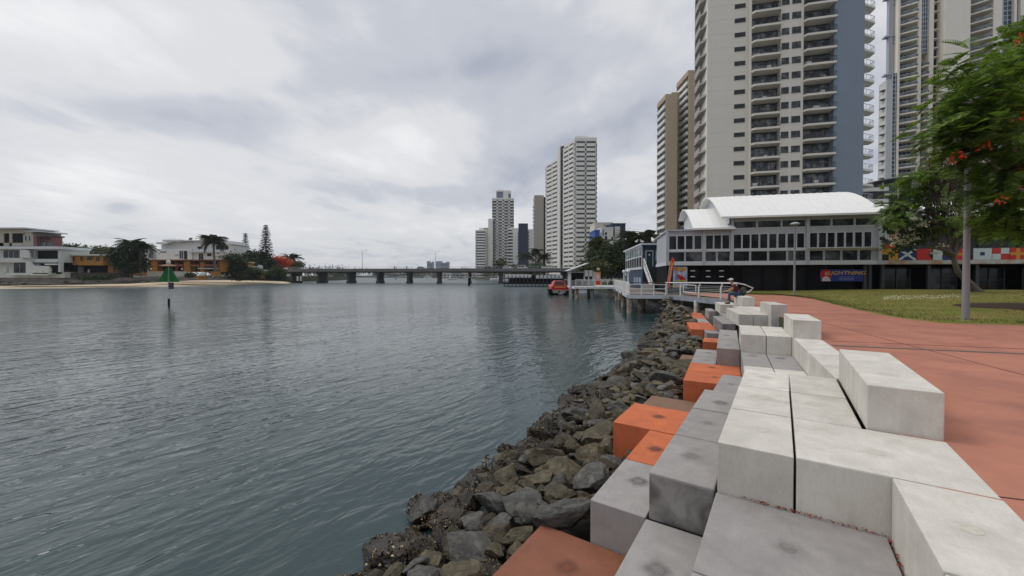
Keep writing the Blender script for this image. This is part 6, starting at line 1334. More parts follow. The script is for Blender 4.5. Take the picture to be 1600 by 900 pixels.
h.window(3, 36, 391.5, 403, 4, b=.5); h.window(14, 43, 411.5, 426.5, 3, b=1.25); h.window(34, 37.2, 368, 375.5, 1, b=1.0); h.window(39.8, 42.8, 368.5, 375.5, 1, b=1.0)
h.part('awning', LGREY, [(73, 90, 412, 414, -.5, 2)])
m = MB(); m.m = 0; h.box(m, 52.5, 72, 378, 384, 2, 2.1)
m.build('balustrade', glass_mat('balustrade_glass', (0.10, 0.115, 0.12), .1, .3), h.T)
# long orange house
ORG = pm('ochre_timber', (0.34, 0.165, 0.032), .85, .12, .6, c2=(.24, .11, .03), c2at=.6, streak=.12); ORGD = pm('ochre_brick', (0.235, 0.10, 0.028), .85, .15, .6)
h = PB('orange_house', 'long ochre weatherboard house with low white roof beside the white house', 'house', 92, 124)
h.part('upper_wall', ORG, [(92, 161, 399.5, 414.5, 0, 8)]); h.part('end_wall', ORGD, [(161, 188, 400, 431, 1.5, 9)]); h.part('roof', PALEW, [(91, 165, 397.4, 399.4, -.6, 9)])
h.part('ground_wall', pm('pale_ground_wall', (.30, .30, .27), .8, .15), [(92, 111, 416, 425, 1.5, 8), (112, 119, 416, 426, 1.5, 8), (137, 139, 421, 430, 0, .4)]); h.part('undercroft', BLACK, [(92, 162, 414.6, 433, 2.2, 2.5), (111, 112, 414, 432, 0, .3), (118, 119, 414, 432, 0, .3)])
for x0, x1, y1 in ((92.3, 94, 408), (98.5, 103.5, 407.5), (112, 117, 408), (126.5, 130, 408), (137, 145, 406.5), (151, 156, 407.8)): h.window(x0, x1, 401, y1, 2, fr=ORGD)
h.part('fence', pm('weathered_fence', (.045, .038, .032), .9, .3), [(92, 205, 426, 434, -.6, -.4)])
# white modern apartment house on the rise
h = PB('apartment_house', 'white stepped modern apartment house behind the orange terraces', 'house', 225, 160)
W2 = pm('white_render', (.62, .63, .62), .8, .05, .3, streak=.05)
h.part('wall', W2, [(225, 245, 390, 407, 1, 12), (245, 300, 389, 407, 0, 12), (264, 300, 378, 390, 1.5, 12), (300, 353, 376, 407, .8, 12), (285, 332, 378, 391, 1.2, 12), (247, 264, 382, 390, 1.6, 12)])
h.part('roof', LGREY, [(256, 285, 374.6, 377.5, -.5, 12), (247, 264, 378.5, 381.5, -.6, 12), (285, 350, 375.2, 377, -.2, 12), (225, 245, 389, 390.5, .4, 12), (297, 352, 392, 394.4, -.6, .8)])
for x0, x1, y0, y1, n in ((234, 240, 393, 404, 2), (251, 261, 393, 394.6, 1), (281, 287, 392, 404, 2), (288, 293.5, 392, 405, 1), (307, 315, 385, 388.5, 1), (318, 321, 385.5, 388.5, 1), (309, 316, 396, 406, 2), (322, 329, 396, 400, 1), (336, 356, 383.5, 390, 3), (274, 280, 398, 399, 1)): h.window(x0, x1, y0, y1, n, b=-.05 if x0 < 300 else .7)
h.part('upper_box', W2, [(332, 360, 390, 400, 0, 12), (356, 359, 382, 392, .5, 12), (332, 359, 380, 383, .4, 12)])
m = MB(); d = h.l(293); m.lathe([(.05, 0), (.6, .18), (.75, .35)], (0, 0, 0), 16); o = m.build('satellite_dish', DKMET, h.T); o.matrix_local = Matrix.Translation((d, 2, h.z(373.6))) @ Matrix.Rotation(R(60), 4, 'X')
m = MB(); m.tube([(d, 2.1, h.z(376)), (d, 2.1, h.z(373.4))], .08, 6); m.build('dish_mast', DKMET, h.T)
# orange terraces in a row
h = PB('orange_terraces', 'row of ochre two storey terraces with balconies behind a white fence', 'terrace house', 225, 141)
TERR = pm('terracotta_balcony', (.22, .075, .04), .85, .15)
h.part('wall', ORG, [(236, 246, 407, 424, 0, 8), (287, 297, 408, 425, 0, 8), (312.5, 319, 409, 425, 0, 8), (226, 236, 407, 424, 1.6, 8), (246, 287, 407, 424, 1.8, 8), (297, 312.5, 408, 425, 1.8, 8), (319, 338, 408, 425, 1.8, 8)])
h.part('roof', TERR, [(225, 340, 405.6, 407.4, -.6, 8)])
for a, b_ in ((226, 236), (246.2, 287), (297.2, 312.4), (319.2, 337)): h.part('balcony', TERR, [(a, b_, 413, 416.4, -.4, 1.2)])
for a, b_ in ((228, 234), (248, 257), (259, 268), (272, 285), (300, 310), (322, 334)): h.window(a, b_, 408.4, 412.8, 2, b=1.7, fr=TERR); h.window(a, b_, 417, 423.6, 2, b=1.7, nm='lower_window', fr=ORGD)
h.part('awning', LGREY, [(316, 337, 419, 420.2, -2.2, 1.4)]); h.part('outer_stair', ORG, [(327, 335, 431, 436, -6, -3), (338, 345, 424.5, 428, -3, -1), (350, 358, 426, 431, -6, -4)])
h = PB('fence', 'low pale picket fence in front of the orange terraces', 'fence', 225, 137); mats_ = pm('pale_fence', (.46, .47, .46), .8, .1, 1); m = MB(); x = 225
while x < 292: h.box(m, x, x + .7, 424.2, 431.5, 0, .06); x += .95
h.box(m, 225, 292, 425.4, 426.2, .06, .14); h.box(m, 225, 292, 429.4, 430.2, .06, .14); m.build('pickets', mats_, h.T)
for i, (x0, x1, lab) in enumerate(((236, 237.6, 'round white garden lamp left of the near terrace pier'), (284.5, 286, 'round white garden lamp at the middle terrace pier'))):
    h = PB('garden_lamp', lab, 'lamp', x0, 138.5); m = MB(); m.tube([(0, 0, 0), (0, 0, h.z(421.4))], .05, 6); m.build('post', DKMET, h.T); m = MB(); m.ball((0, 0, h.z(420.4)), .26, 10, 7); m.build('globe', WHITE, h.T, smooth=True)
# sheds and the blue hall by the beach end
h = PB('shed', 'small ochre shed with pale awning roof at the beach end', 'shed', 368, 156); h.part('wall', ORG, [(368, 385, 411, 423, 0, 5)]); h.part('roof', pm('shed_roof', (.5, .38, .25), .8, .1), [(372, 386, 409, 411, -.6, 5)]); h.part('awning', PALEW, [(384, 397, 416, 417.5, -1.5, 3), (388, 397, 419.5, 421, -1.5, 3)]); h.window(372, 376, 413, 417, 2)
h = PB('boat_shed', 'blue sided boat shed with pale pitched roof beside the beach', 'shed', 408, 160); h.part('wall', pm('shed_blue', (.035, .075, .19), .7, .1, .6, streak=.08), [(409, 427, 427, 436, 0, 6)]); m = MB(); m.add([(h.l(408), -.4, h.z(421.5)), (h.l(421), -.4, h.z(422)), (h.l(428), -.4, h.z(427)), (h.l(409), -.4, h.z(427.5)), (h.l(408), 6, h.z(421)), (h.l(421), 6, h.z(421.6)), (h.l(428), 6, h.z(427)), (h.l(409), 6, h.z(427))], [(0, 3, 2, 1), (4, 5, 6, 7), (0, 1, 5, 4), (1, 2, 6, 5), (2, 3, 7, 6), (3, 0, 4, 7)]); m.build('roof', pm('shed_roof_grey', (.42, .42, .40), .7, .1), h.T); h.part('door', DKMET, [(412, 418, 428.5, 436, -.06, .1)])
h = PB('crate_wall', 'ochre retaining box beside the blue boat shed', 'planter', 399, 155); h.part('panel', ORGD, [(399, 408, 427, 436, 0, 3)]); h.part('rim', ORG, [(398.8, 408.2, 426.4, 427.2, -.1, 3.1)])
h = PB('water_tank', 'round pale tank beside the ochre shed awning', 'tank', 400, 158); m = MB(); m.lathe([(1.0, 0), (1.0, 1.3), (.6, 1.55), (.05, 1.6)], (1.0, 1, h.z(421)), 18); m.build('vessel', PALEW, h.T, smooth=True)
m = MB(); m.lathe([(1.05, 0), (1.05, .12)], (1.0, 1, h.z(416)), 18); m.build('band', LGREY, h.T)
h = PB('tarpaulin', 'pale grey covered dinghy stored on the grass by the fence', 'dinghy', 308, 136); m = MB(); m.ball((1.2, 1, .8), (.7, 1.6, 1.0), 12, 7); m.build('cover', LGREY, h.T, smooth=True); m = MB(); m.box(.3, 2.1, .2, 1.9, -.3, .2); m.build('trailer', DKMET, h.T)
# left bank trees
tree_px('fig_tree', 'large dark bushy tree between the ochre house and the terraces', 205, 409, 22, 18, 122, GZ, L_DARK, 60, 120, .6, 51, tr=.4, crad=.7)
palm('dark spiky palm standing in the top of the large dark tree', 205, 430, 384, 121, 3.6, 40, L_DARK, .25, 0, 52)
palm('second dark palm leaning right in the large dark tree', 218, 430, 387, 121.5, 3.2, 36, L_DARK, .25, 3, 53)
palm('small dark palm at the left of the large dark tree', 186, 430, 394, 121, 2.8, 30, L_DARK, .2, -3, 54)
tree_px('broadleaf_tree', 'green domed tree behind the roof of the ochre house', 105, 392, 17, 9, 175, GZ, L_MID, 34, 90, .8, 55); tree_px('broadleaf_tree', 'yellow green tree behind the ochre house roof end', 158, 396, 18, 8, 180, GZ, L_OLIVE, 30, 80, .8, 56)
palm('tall date palm with full crown in front of the white apartment house', 337, 434, 377, 139, 3.6, 54, L_PALM, .32, -3.5, 57)
tree_px('fig_tree', 'dark leafy tree right of the date palm', 364, 414, 18, 14, 150, GZ, L_DARK, 46, 110, .8, 58); tree_px('fig_tree', 'dark leafy tree below the two pines', 398, 408, 21, 13, 168, GZ, L_DARK, 44, 110, .85, 59); tree_px('fig_tree', 'dark tree beside the flame red tree near the bridge', 415, 414, 14, 10, 165, GZ, L_DARK, 30, 90, .8, 60)
tree_px('flame_tree', 'low wide tree covered in red blossom near the left end of the bridge', 437, 411, 15, 9, 172, GZ, FLOWR, 40, 90, .6, 61); tree_px('shrub', 'bright green bush beside the boat shed', 432, 427, 13, 8, 160, GZ, L_MID, 34, 90, .6, 62, 'shrub'); tree_px('shrub', 'green bush on the bank right of the ochre shed', 392, 428, 14, 7, 152, GZ, L_MID, 30, 80, .6, 63, 'shrub'); tree_px('shrub', 'olive shrub above the beach', 375, 431, 12, 5, 149, GZ, L_OLIVE, 24, 70, .5, 64, 'shrub'); tree_px('shrub', 'small round green shrub in front of the terraces', 297, 430, 6, 4, 137, GZ, L_MID, 16, 70, .4, 65, 'shrub', .1)
tree_px('shrub', 'dark ground hugging scrub on the bank below the ochre house', 150, 433.5, 28, 2.5, 117, GZ - 1, L_DARK, 50, 50, .35, 66, 'shrub', .1, crad=.4); tree_px('broadleaf_tree', 'low green tree at the left abutment of the bridge', 462, 413, 12, 5, 205, GZ, L_OLIVE, 26, 70, .8, 67)
for i, x in enumerate((451.5, 460.5)): palm(('short palm at the bridge abutment, left of two', 'short palm at the bridge abutment, right of two')[i], x, 428, 402 + i, 215, 3.6, 24, L_DARK, .22, 0, 68 + i)
tree_px('broadleaf_tree', 'thin bare looking tree behind the ochre house', 133, 390, 6, 9, 190, GZ, L_OLIVE, 14, 12, .7, 71, tr=.12)
def pine(label, px, pyb, pyt, Y, wpx_, seed):
    b = at(px, pyb, Y); H_ = at(px, pyt, Y)[2] - b[2]; T_ = thing('norfolk_pine', label, 'pine tree', tuple(b)); g = np.random.default_rng(seed)
    m = MB(); m.tube([(0, 0, -.3), (0, 0, H_ * .5), (0, 0, H_)], [.42, .28, .05], 8); m.build('trunk', BARKD, T_)
    P, D, S = [], [], []; half = wpx_ / F_PX * Y; z = H_ * .22
    while z < H_ - .25:
        r = half * (1 - (z / H_ - .22) / .80) ** .75 * g.uniform(.72, 1.15); nb = 8; a0 = g.random() * 6
        for k in range(nb):
            a = a0 + k * 6.283 / nb + g.normal(0, .08); n = max(3, int(r / .26))
            for i in range(n):
                u = (i + .6) / n; zz = z - .22 * r * u + .40 * r * u * u + g.normal(0, .06)
                P += [(math.cos(a) * r * u, math.sin(a) * r * u, zz)] * 4; D += [(math.cos(a + s) , math.sin(a + s), .35 + g.normal(0, .1)) for s in (-.9, -.25, .3, .95)]; S += list(g.uniform(.42, .68, 4))
        z += .55 + .40 * (1 - z / H_)
    proto = np.array([[(0, -.12, 0), (0, .12, 0), (1, .09, .05), (1, -.09, .05)], [(0, 0, -.12), (0, 0, .12), (1, 0, .13), (1, 0, -.04)]])
    quads_obj('crown', scatter(proto, np.array(P), np.array(D), np.array(S), g.uniform(-1, 1, len(P))), L_PINE, T_)
pine('tall norfolk pine, the larger right one of a pair above the left bank', 416, 430, 351, 166, 12.5, 3); pine('norfolk pine, the smaller left one of a pair above the left bank', 384, 430, 363.5, 175, 9, 4)
# far treelines closing the view along both shores and beyond the bridge
def treeline(nm, label, pts, h0, h1, n, leaf, size, seed):
    g = np.random.default_rng(seed); pl = poly_sample(pts, n); Hh = g.uniform(h0, h1, n); C_ = np.column_stack([pl + g.normal(0, 3, (n, 2)), Hh * .5]); per = 46
    P = np.repeat(C_, per, 0) + g.normal(0, 1, (n * per, 3)) * np.column_stack([np.full(n * per, 3.0), np.full(n * per, 2.5), np.repeat(Hh * .24, per)]); P[:, 2] = np.abs(P[:, 2]); D = g.normal(0, 1, (n * per, 3))
    tag(quads_obj(nm, scatter(LEAF, P, D, size * g.uniform(.6, 1.3, n * per), g.uniform(-1.5, 1.5, n * per)), leaf), label, 'trees', kind='stuff')
treeline('far_trees', 'low line of trees along the far shore beyond the bridge', [(-230, 545), (-80, 560), (-40, 640), (60, 700)], 6, 13, 120, L_DARK, 1.7, 1); treeline('far_trees', 'dark trees along the left shore behind the bridge', [(-118, 215), (-130, 300), (-200, 480)], 5, 9, 60, L_DARK, 1.3, 2); treeline('far_trees', 'trees along the right shore behind the bridge', [(10, 240), (-2, 320), (-40, 430), (-68, 510)], 5, 10, 80, L_OLIVE, 1.3, 3)
treeline('far_trees', 'belt of trees behind the left bank houses', [(-320, 150), (-230, 190), (-150, 215)], 6, 10, 90, L_MID, 1.3, 4)

# ================================================================== FAR SHORE HOUSES
HW = [pm('house_cream', (.55, .50, .42), .85, .06), pm('house_white', (.62, .62, .60), .85, .05), pm('house_grey', (.33, .33, .34), .85, .06)]; HR = [pm('roof_brown', (.16, .09, .065), .85, .15), pm('roof_grey', (.20, .20, .21), .8, .1), pm('roof_pale', (.45, .44, .42), .7, .08)]
for i in range(16):
    px = 590 + i * 11.5 + random.uniform(-2, 2); Y = 560 - 12 * i if i > 8 else 575; Y = max(Y, 400); p = at(px, 432, Y); w_, d_2, hh = random.uniform(8, 13), 9, random.uniform(3.2, 6.2)
    T_ = thing('shore_house', '%s house on the far shore beyond the bridge, under a %s roof' % (('cream', 'white', 'grey')[i % 3], ('brown', 'grey', 'pale')[(i // 2) % 3]), 'house', (p[0], Y, 0), random.uniform(-.3, .3), 'houses on the far shore')
    m = MB(); m.box(-w_ / 2, w_ / 2, 0, d_2, -.5, hh); m.build('wall', HW[i % 3], T_)
    m = MB(); m.add([(-w_ / 2 - .5, -.6, hh), (w_ / 2 + .5, -.6, hh), (w_ / 2 + .5, d_2 + .6, hh), (-w_ / 2 - .5, d_2 + .6, hh), (-w_ / 4, d_2 / 2, hh + 1.9), (w_ / 4, d_2 / 2, hh + 1.9)], [(0, 1, 5, 4), (2, 3, 4, 5), (1, 2, 5), (3, 0, 4), (3, 2, 1, 0)]); m.build('roof', HR[(i // 2) % 3], T_)
    for k in range(3): m = MB(); x = -w_ / 2 + w_ * (k + .5) / 3; m.box(x - 1, x + 1, -.08, .1, .8, 2.2); m.build('window', GL, T_)

# ================================================================== BRIDGE
BRC = pm('bridge_concrete', (.16, .155, .15), .85, .15, .3, streak=.1); BRD = pm('bridge_pier_dark', (.065, .065, .067), .85, .25, .5, streak=.2); 
bA, bB = np.array([-116.0, 192.0]), np.array([40.0, 165.0]); bd = bB - bA; bL = float(np.linalg.norm(bd)); bth = math.atan2(bd[1], bd[0])
T_ = thing('road_bridge', 'long low concrete road bridge on dark wall piers across the river', 'bridge', (bA[0], bA[1], 0), bth); zd0, zd1 = 2.75, 4.0
m = MB(); m.box(-30, bL + 30, 0, 12, zd0 + .5, zd1); m.box(-30, bL + 30, 1.5, 10.5, zd0, zd0 + .5); m.build('deck', BRD, T_)
m = MB(); m.box(-30, bL + 30, -.25, 0, zd0 + .45, zd1 + .55); m.box(-30, bL + 30, 12, 12.25, zd0 + .45, zd1 + .55); m.build('parapet', BRC, T_)
m = MB(); m.box(-30, bL + 30, -.1, 0, zd1 + 1.35, zd1 + 1.43); m.box(-30, bL + 30, -.1, 0, zd1 + .95, zd1 + .99); m.build('handrail', LGREY, T_)
m = MB(); m.box(-.04, .04, -.09, -.01, zd1 + .5, zd1 + 1.4); n = 96; repeat(m, 'rail_post', LGREY, T_, [(bL * i / n, 0, 0) for i in range(n)])
def hit(px):   # where the sight line of a pier's pixel meets the bridge line
    d = ray(px, 430)[:2]; A_ = np.array([[d[0], -bd[0] / bL], [d[1], -bd[1] / bL]]); r = np.linalg.solve(A_, bA); return float(r[1])
lps = [hit(x) for x in (495, 542, 588.5, 636, 684, 733, 783)] + [hit(783) + 14 * k for k in (1, 2, 3, 4)] + [hit(495) - 14]
m = MB(); m.box(-.6, .6, 1.0, 11.5, -4.5, zd0 - .7); m.box(-.75, .75, .4, 11.8, zd0 - .7, zd0); m.box(-.85, .85, .6, 11.8, -4.5, -1.2); sk = R(15); m.v = [(x - math.sin(sk) * (y - 1), math.cos(sk) * (y - 1) + 1, z) for x, y, z in m.v]; repeat(m, 'pier', BRD, T_, [(l_, 0, 0) for l_ in lps])
for i, (px, top) in enumerate(((565, 392.5), (679.5, 393.5))):
    l_ = hit(px); q = bA + bd / bL * l_; T2 = thing('street_lamp', ('tall thin street lamp on the bridge, left one', 'tall thin street lamp on the bridge, right one')[i], 'street lamp', (q[0] - .1, q[1] + .6, zd1), bth); hh = at(px, top, q[1])[2] - zd1
    m = MB(); m.tube([(0, .4, 0), (0, .4, hh)], [.16, .09], 8); m.build('pole', LGREY, T2); m = MB(); m.bar((0, .4, hh), (1.9, .4, hh + .35), .10); m.box(1.6, 2.6, .25, .55, hh + .28, hh + .42); m.build('lamp_arm', LGREY, T2)
# cars on the bridge
def car(label, lx_, y_, mat_, van=False):
    q = bA + bd / bL * lx_; nrm = np.array([-bd[1], bd[0]]) / bL; q = q + nrm * y_; T2 = thing('parked_car' if van else 'car', label, 'car', (q[0], q[1], zd1), bth); L_, H_ = (4.6, 1.9) if van else (4.3, 1.45)
    m = MB(); pr = [(-L_ / 2, .35), (L_ / 2, .35), (L_ / 2, .8), (L_ / 2 - .9, .92), (L_ / 2 - 1.5, H_), (-L_ / 2 + .7, H_), (-L_ / 2 + .1, .95)]; m.plate(pr, 1.7); m.build('body', mat_, T2, bevel=.06)
    m = MB(); m.plate([(L_ / 2 - 1.1, .96), (L_ / 2 - 1.55, H_ - .12), (-L_ / 2 + .8, H_ - .12), (-L_ / 2 + .35, .98)], 1.74); m.build('windows', GL, T2, loc_=(0, -.02, 0))
    for x in (-L_ / 2 + .85, L_ / 2 - .85):
        for y in (.05, 1.65): m = MB(); m.lathe([(.02, -.1), (.32, -.1), (.32, .1), (.02, .1)], (0, 0, 0), 14); o = m.build('wheel', BLACK, T2); o.matrix_local = Matrix.Translation((x, y, .32)) @ UP
carw = pm('car_white', (.7, .7, .7), .3, .02)
for px, mt, lab, vn in ((762, pm('car_dark', (.03, .03, .035), .3, .02), 'small dark car crossing the bridge near its middle', 0), (792, carw, 'white car on the bridge below the stepped tower', 0), (815, carw, 'white van on the bridge below the navy tower', 1), (853, carw, 'white car at the right end of the bridge', 0), (655, pm('car_silver', (.4, .41, .42), .3, .02), 'silver car on the bridge left of the right street lamp', 0)): car(lab, hit(px), 2.2, mt, vn)
# people walking on the bridge
def walker(label, px, shirt):
    q = bA + bd / bL * hit(px) + np.array([-bd[1], bd[0]]) / bL * .7; T2 = thing('person', label, 'person', (q[0], q[1], zd1))
    m = MB(); m.tube([(-.10, 0, 0), (-.10, .04, .45), (-.08, 0, .88), (0, 0, 1.0), (0, 0, 1.25), (0, 0, 1.45), (0, 0, 1.52), (0, 0, 1.62), (0, 0, 1.74)], [.06, .065, .09, .16, .15, .19, .06, .10, .05], 8); m.tube([(.10, .12, 0), (.10, .06, .45), (.07, 0, .92)], [.06, .065, .09], 8); m.tube([(.2, 0, 1.42), (.25, .03, 1.15), (.23, .12, .9)], [.05, .045, .03], 6); m.tube([(-.2, 0, 1.42), (-.25, -.03, 1.15), (-.23, -.08, .9)], [.05, .045, .03], 6); m.build('body', pm('walker_dark', (.03, .03, .04), .8, .1), T2, smooth=True)
    m = MB(); m.tube([(0, 0, .98), (0, 0, 1.25), (0, 0, 1.44)], [.18, .17, .20], 10); m.build('shirt', shirt, T2, smooth=True)
walker('dark clad person walking on the bridge, left of two', 615.5, pm('shirt_black', (.02, .02, .025), .8, .1)); walker('dark clad person walking on the bridge, right of two', 634.5, pm('shirt_blue', (.04, .05, .09), .8, .1))

# ================================================================== THINGS ON THE WATER
p = on_z(264, 478, WATER_Z); T_ = thing('channel_marker', 'green triangular channel marker on a striped pole standing in the river', 'channel marker', (p[0], p[1], WATER_Z)); k = p[1] / F_PX
zc = lambda y: (478 - y) * k
m = MB(); m.tube([(0, 0, -2), (0, 0, zc(466.5))], .11, 12); m.build('pole_foot', BLACK, T_); m = MB(); m.tube([(0, 0, zc(466.5)), (0, 0, zc(440.4))], .075, 12); m.tube([(0, 0, zc(440.4)), (0, 0, zc(412))], .05, 12); m.build('pole', LGREY, T_)
m = MB(); GRN = pm('marker_green', (.010, .16, .03), .55, .12, 2)
for a in (.35, 1.92):
    c, s = math.cos(a + .25), math.sin(a + .25); pts = [(-1.0, zc(440.5)), (1.0, zc(440.5)), (.66, zc(431.5)), (.26, zc(418.5)), (-.26, zc(418.5)), (-.66, zc(431.5))]
    q = MB(); q.plate(pts, .05); m.add([(x * c - y * s, x * s + y * c, z) for x, y, z in q.v], q.f)
m.build('triangle_board', GRN, T_); m = MB(); m.box(.12, .45, -.18, .18, zc(451.5), zc(441.5)); m.build('battery_box', DKMET, T_); m = MB(); m.lathe([(.75, 0), (.8, .05), (.1, .16)], (0, 0, zc(415.5)), 16); m.build('bird_plate', pm('plate_buff', (.45, .33, .2), .7, .1), T_); m = MB(); m.lathe([(.1, 0), (.2, .08), (.22, .35), (.12, .5)], (0, 0, zc(413)), 14); m.build('beacon', pm('beacon_clear', (.5, .52, .5), .2, .02), T_, smooth=True)
# mooring piles near the left abutment and mid stream post
for i, (x, y) in enumerate(((465, 442.5), (470, 442.5))):
    p = on_z(x, y, WATER_Z); T_ = thing('mooring_pile', ('black and white mooring pile near the left abutment, left one', 'black and white mooring pile near the left abutment, right one')[i], 'mooring pile', (p[0], p[1], WATER_Z)); m = MB(); m.tube([(0, 0, -2), (0, 0, 1.0)], .42, 10); m.build('foot', BLACK, T_); m = MB(); m.tube([(0, 0, 1.0), (0, 0, 3.1)], .36, 10); m.build('sleeve', WHITE, T_)
p = on_z(733, 446.3, WATER_Z); T_ = thing('mooring_pile', 'single dark mooring pile in front of the bridge', 'mooring pile', (p[0], p[1], WATER_Z)); m = MB(); m.tube([(0, 0, -2), (0, 0, 2.6)], .40, 10); m.build('post', BLACK, T_); m = MB(); m.lathe([(.42, 0), (.42, .12), (.05, .3)], (0, 0, 2.6), 10); m.build('cap', DKMET, T_)
def boat(label, px, py, L_, heading, cabin=True, hullc=None):
    p = on_z(px, py, WATER_Z); T_ = thing('motor_boat', label, 'boat', (p[0], p[1], WATER_Z), heading); hw = L_ * .17; fb = L_ * .13
    secs = [(-.5, .9, 1), (-.2, 1, 1), (.15, .95, 1.05), (.35, .65, 1.18), (.5, .06, 1.35)]; V = []
    for u, w_, f in secs: V += [(u * L_, -hw * w_ * .75, -.2), (u * L_, hw * w_ * .75, -.2), (u * L_, hw * w_, fb * f), (u * L_, -hw * w_, fb * f)]
    m = MB(); F = [(4 * i + a, 4 * i + b_, 4 * (i + 1) + b_, 4 * (i + 1) + a) for i in range(4) for a, b_ in ((0, 1), (1, 2), (2, 3), (3, 0))] + [(3, 2, 1, 0), (16, 17, 18, 19)]; m.add(V, F); m.build('hull', hullc or carw, T_)
    if cabin:
        m = MB(); m.plate([(-.25 * L_, fb), (.2 * L_, fb * 1.05), (.1 * L_, fb + .16 * L_), (-.22 * L_, fb + .17 * L_)], hw * 1.2); m.build('cabin', carw, T_, loc_=(0, -hw * .6, 0)); m = MB(); m.plate([(-.2 * L_, fb + .05 * L_), (.15 * L_, fb + .05 * L_), (.09 * L_, fb + .13 * L_), (-.19 * L_, fb + .13 * L_)], hw * 1.24); m.build('cabin_windows', GL, T_, loc_=(0, -hw * .62, 0)); m = MB(); m.box(-.3 * L_, .05 * L_, -hw * .7, hw * .7, fb + .22 * L_, fb + .24 * L_); m.tube([(-.1 * L_, 0, fb + .17 * L_), (-.1 * L_, 0, fb + .36 * L_)], .04, 5); m.build('hardtop', carw, T_)
for a in ((707, 437.2, 9, .4, 'white cabin cruiser moored beyond the bridge, right of the fifth pier'), (775, 438.2, 9, 2.7, 'white cabin cruiser moored by the awning jetty'), (791, 439.2, 7, 2.9, 'smaller white launch tied up beside the awning jetty'), (571, 432.6, 10, .2, 'distant white boat seen between the second and third piers'), (619, 436.5, 4.5, 1.6, 'tiny dark dinghy in mid channel under the bridge'), (668, 434.5, 10, 0, 'distant white boat left of the fifth pier'), (730, 436.6, 8, 0, 'white boat moored behind the mooring pile'), (517, 437.5, 8, .3, 'white boat moored left beyond the bridge, behind the second opening')): boat(a[4], a[0], a[1], a[2], a[3], a[2] > 5, DKMET if a[2] < 5 else None)
# awning jetty below the bridge's right end
T_ = thing('awning_jetty', 'dark piled jetty with long white scalloped awning under the right end of the bridge', 'jetty', (at(788, 430, 130)[0], 130, 0)); l = lambda x: (x - 788) / F_PX * 130
m = MB(); m.box(l(786), l(885), 0, 10, -1.2, -.8); m.box(l(795), l(885), 6, 6.3, -.8, 1.3); m.build('deck', BLACK, T_)
m = MB(); 
for k in range(17): x = l(789) + k * .5; m.box(x, x + .47, .9, 1.0, .95 - .25 * (k % 2), 1.75)
m.box(l(789), l(831), 1.0, 5, 1.6, 1.8); m.build('scalloped_awning', WHITE, T_); m = MB(); m.box(l(839), l(880), .5, 5, .55, 1.6); m.build('grey_canopy', LGREY, T_)
m = MB(); m.box(-.12, .12, .4, .64, -4, 1.6); repeat(m, 'pile', DKMET, T_, [(l(788) + 1.25 * k, 0, 0) for k in range(16)])

# red car shaped boat
p = on_z(876, 461.2, WATER_Z); T_ = thing('car_boat', 'red boat shaped like the back of a car, moored beside the jetty', 'boat', (p[0], p[1], WATER_Z + .05)); k = p[1] / F_PX
RC = pm('car_red', (.42, .015, .010), .3, .05, 1); RC2 = pm('car_red_roof', (.46, .03, .02), .3, .05)
X_ = lambda x: (x - 876) * k; Z_ = lambda y: (461 - y) * k
m = MB()  # lower body
sec = lambda y, s, z: [(X_(861.5) * s, y, Z_(455) + z), (X_(889) * s, y, Z_(455) + z), (X_(888.5) * s, y, Z_(449) + z), (X_(886) * s, y, Z_(446.3) + z), (X_(863) * s, y, Z_(446.3) + z), (X_(861.2) * s, y, Z_(449) + z)]
V = []; 
for y, s, z in ((0, .93, 0), (.25, 1, 0), (5.2, 1, .05), (7.4, .92, .05), (7.8, .8, 0)): V += sec(y, s, z)
m.add(V, [(6 * i + a, 6 * i + (a + 1) % 6, 6 * (i + 1) + (a + 1) % 6, 6 * (i + 1) + a) for i in range(4) for a in range(6)] + [tuple(range(6))[::-1], tuple(range(24, 30))]); m.build('body', RC, T_, bevel=.04)
m = MB(); sec = lambda y, a, b_, zt_: [(X_(a), y, Z_(446.4)), (X_(b_), y, Z_(446.4)), (X_(b_ - 3.2 * (zt_ > 0)), y + .35, Z_(446.4) + zt_), (X_(a + 3.2), y + .35, Z_(446.4) + zt_)]
hr = (446.4 - 439) * k; V = sec(.35, 864, 885.5, hr) + [(X_(864), 4.8, Z_(446.4)), (X_(885.5), 4.8, Z_(446.4)), (X_(882), 3.9, Z_(446.4) + hr), (X_(867.5), 3.9, Z_(446.4) + hr)]; m.add(V, [(0, 1, 2, 3), (7, 6, 5, 4), (3, 2, 6, 7), (0, 3, 7, 4), (1, 5, 6, 2), (0, 4, 5, 1)]); m.build('cabin', RC2, T_, bevel=.06)
def on_back(a, b_, y0, y1, d=0):   # plate lying on the sloped rear of the cabin
    f = lambda y: .35 + .35 * (446.4 - y) / (446.4 - 439) - .03 - d; t = lambda x, y: (x - 875) * (1 - .22 * (446 - y) / 7) + 875
    return [(X_(t(a, y0)), f(y0), Z_(y0)), (X_(t(b_, y0)), f(y0), Z_(y0)), (X_(t(b_, y1)), f(y1), Z_(y1)), (X_(t(a, y1)), f(y1), Z_(y1))]
m = MB(); m.add(on_back(866.5, 883, 445.6, 440), [(0, 1, 2, 3)]); o = m.build('rear_window', GL, T_)
m = MB(); m.box(X_(866), X_(884), -.02, .03, Z_(449.8), Z_(447.6)); m.build('orange_lettering_band', pm('band_orange', (.62, .16, .05), .5, .1), T_)
m = MB()
for i in range(8): m.box(X_(867.2 + i * 2), X_(868.5 + i * 2), -.035, -.02, Z_(449.4), Z_(448))
m.build('band_marks', pm('band_yellow', (.65, .35, .12), .5, .1), T_)
m = MB(); m.box(X_(860), X_(889.5), -.30, .1, Z_(454.4), Z_(453.2)); m.build('bumper', pm('chrome', (.5, .5, .5), .25, .05, metallic=.6), T_)
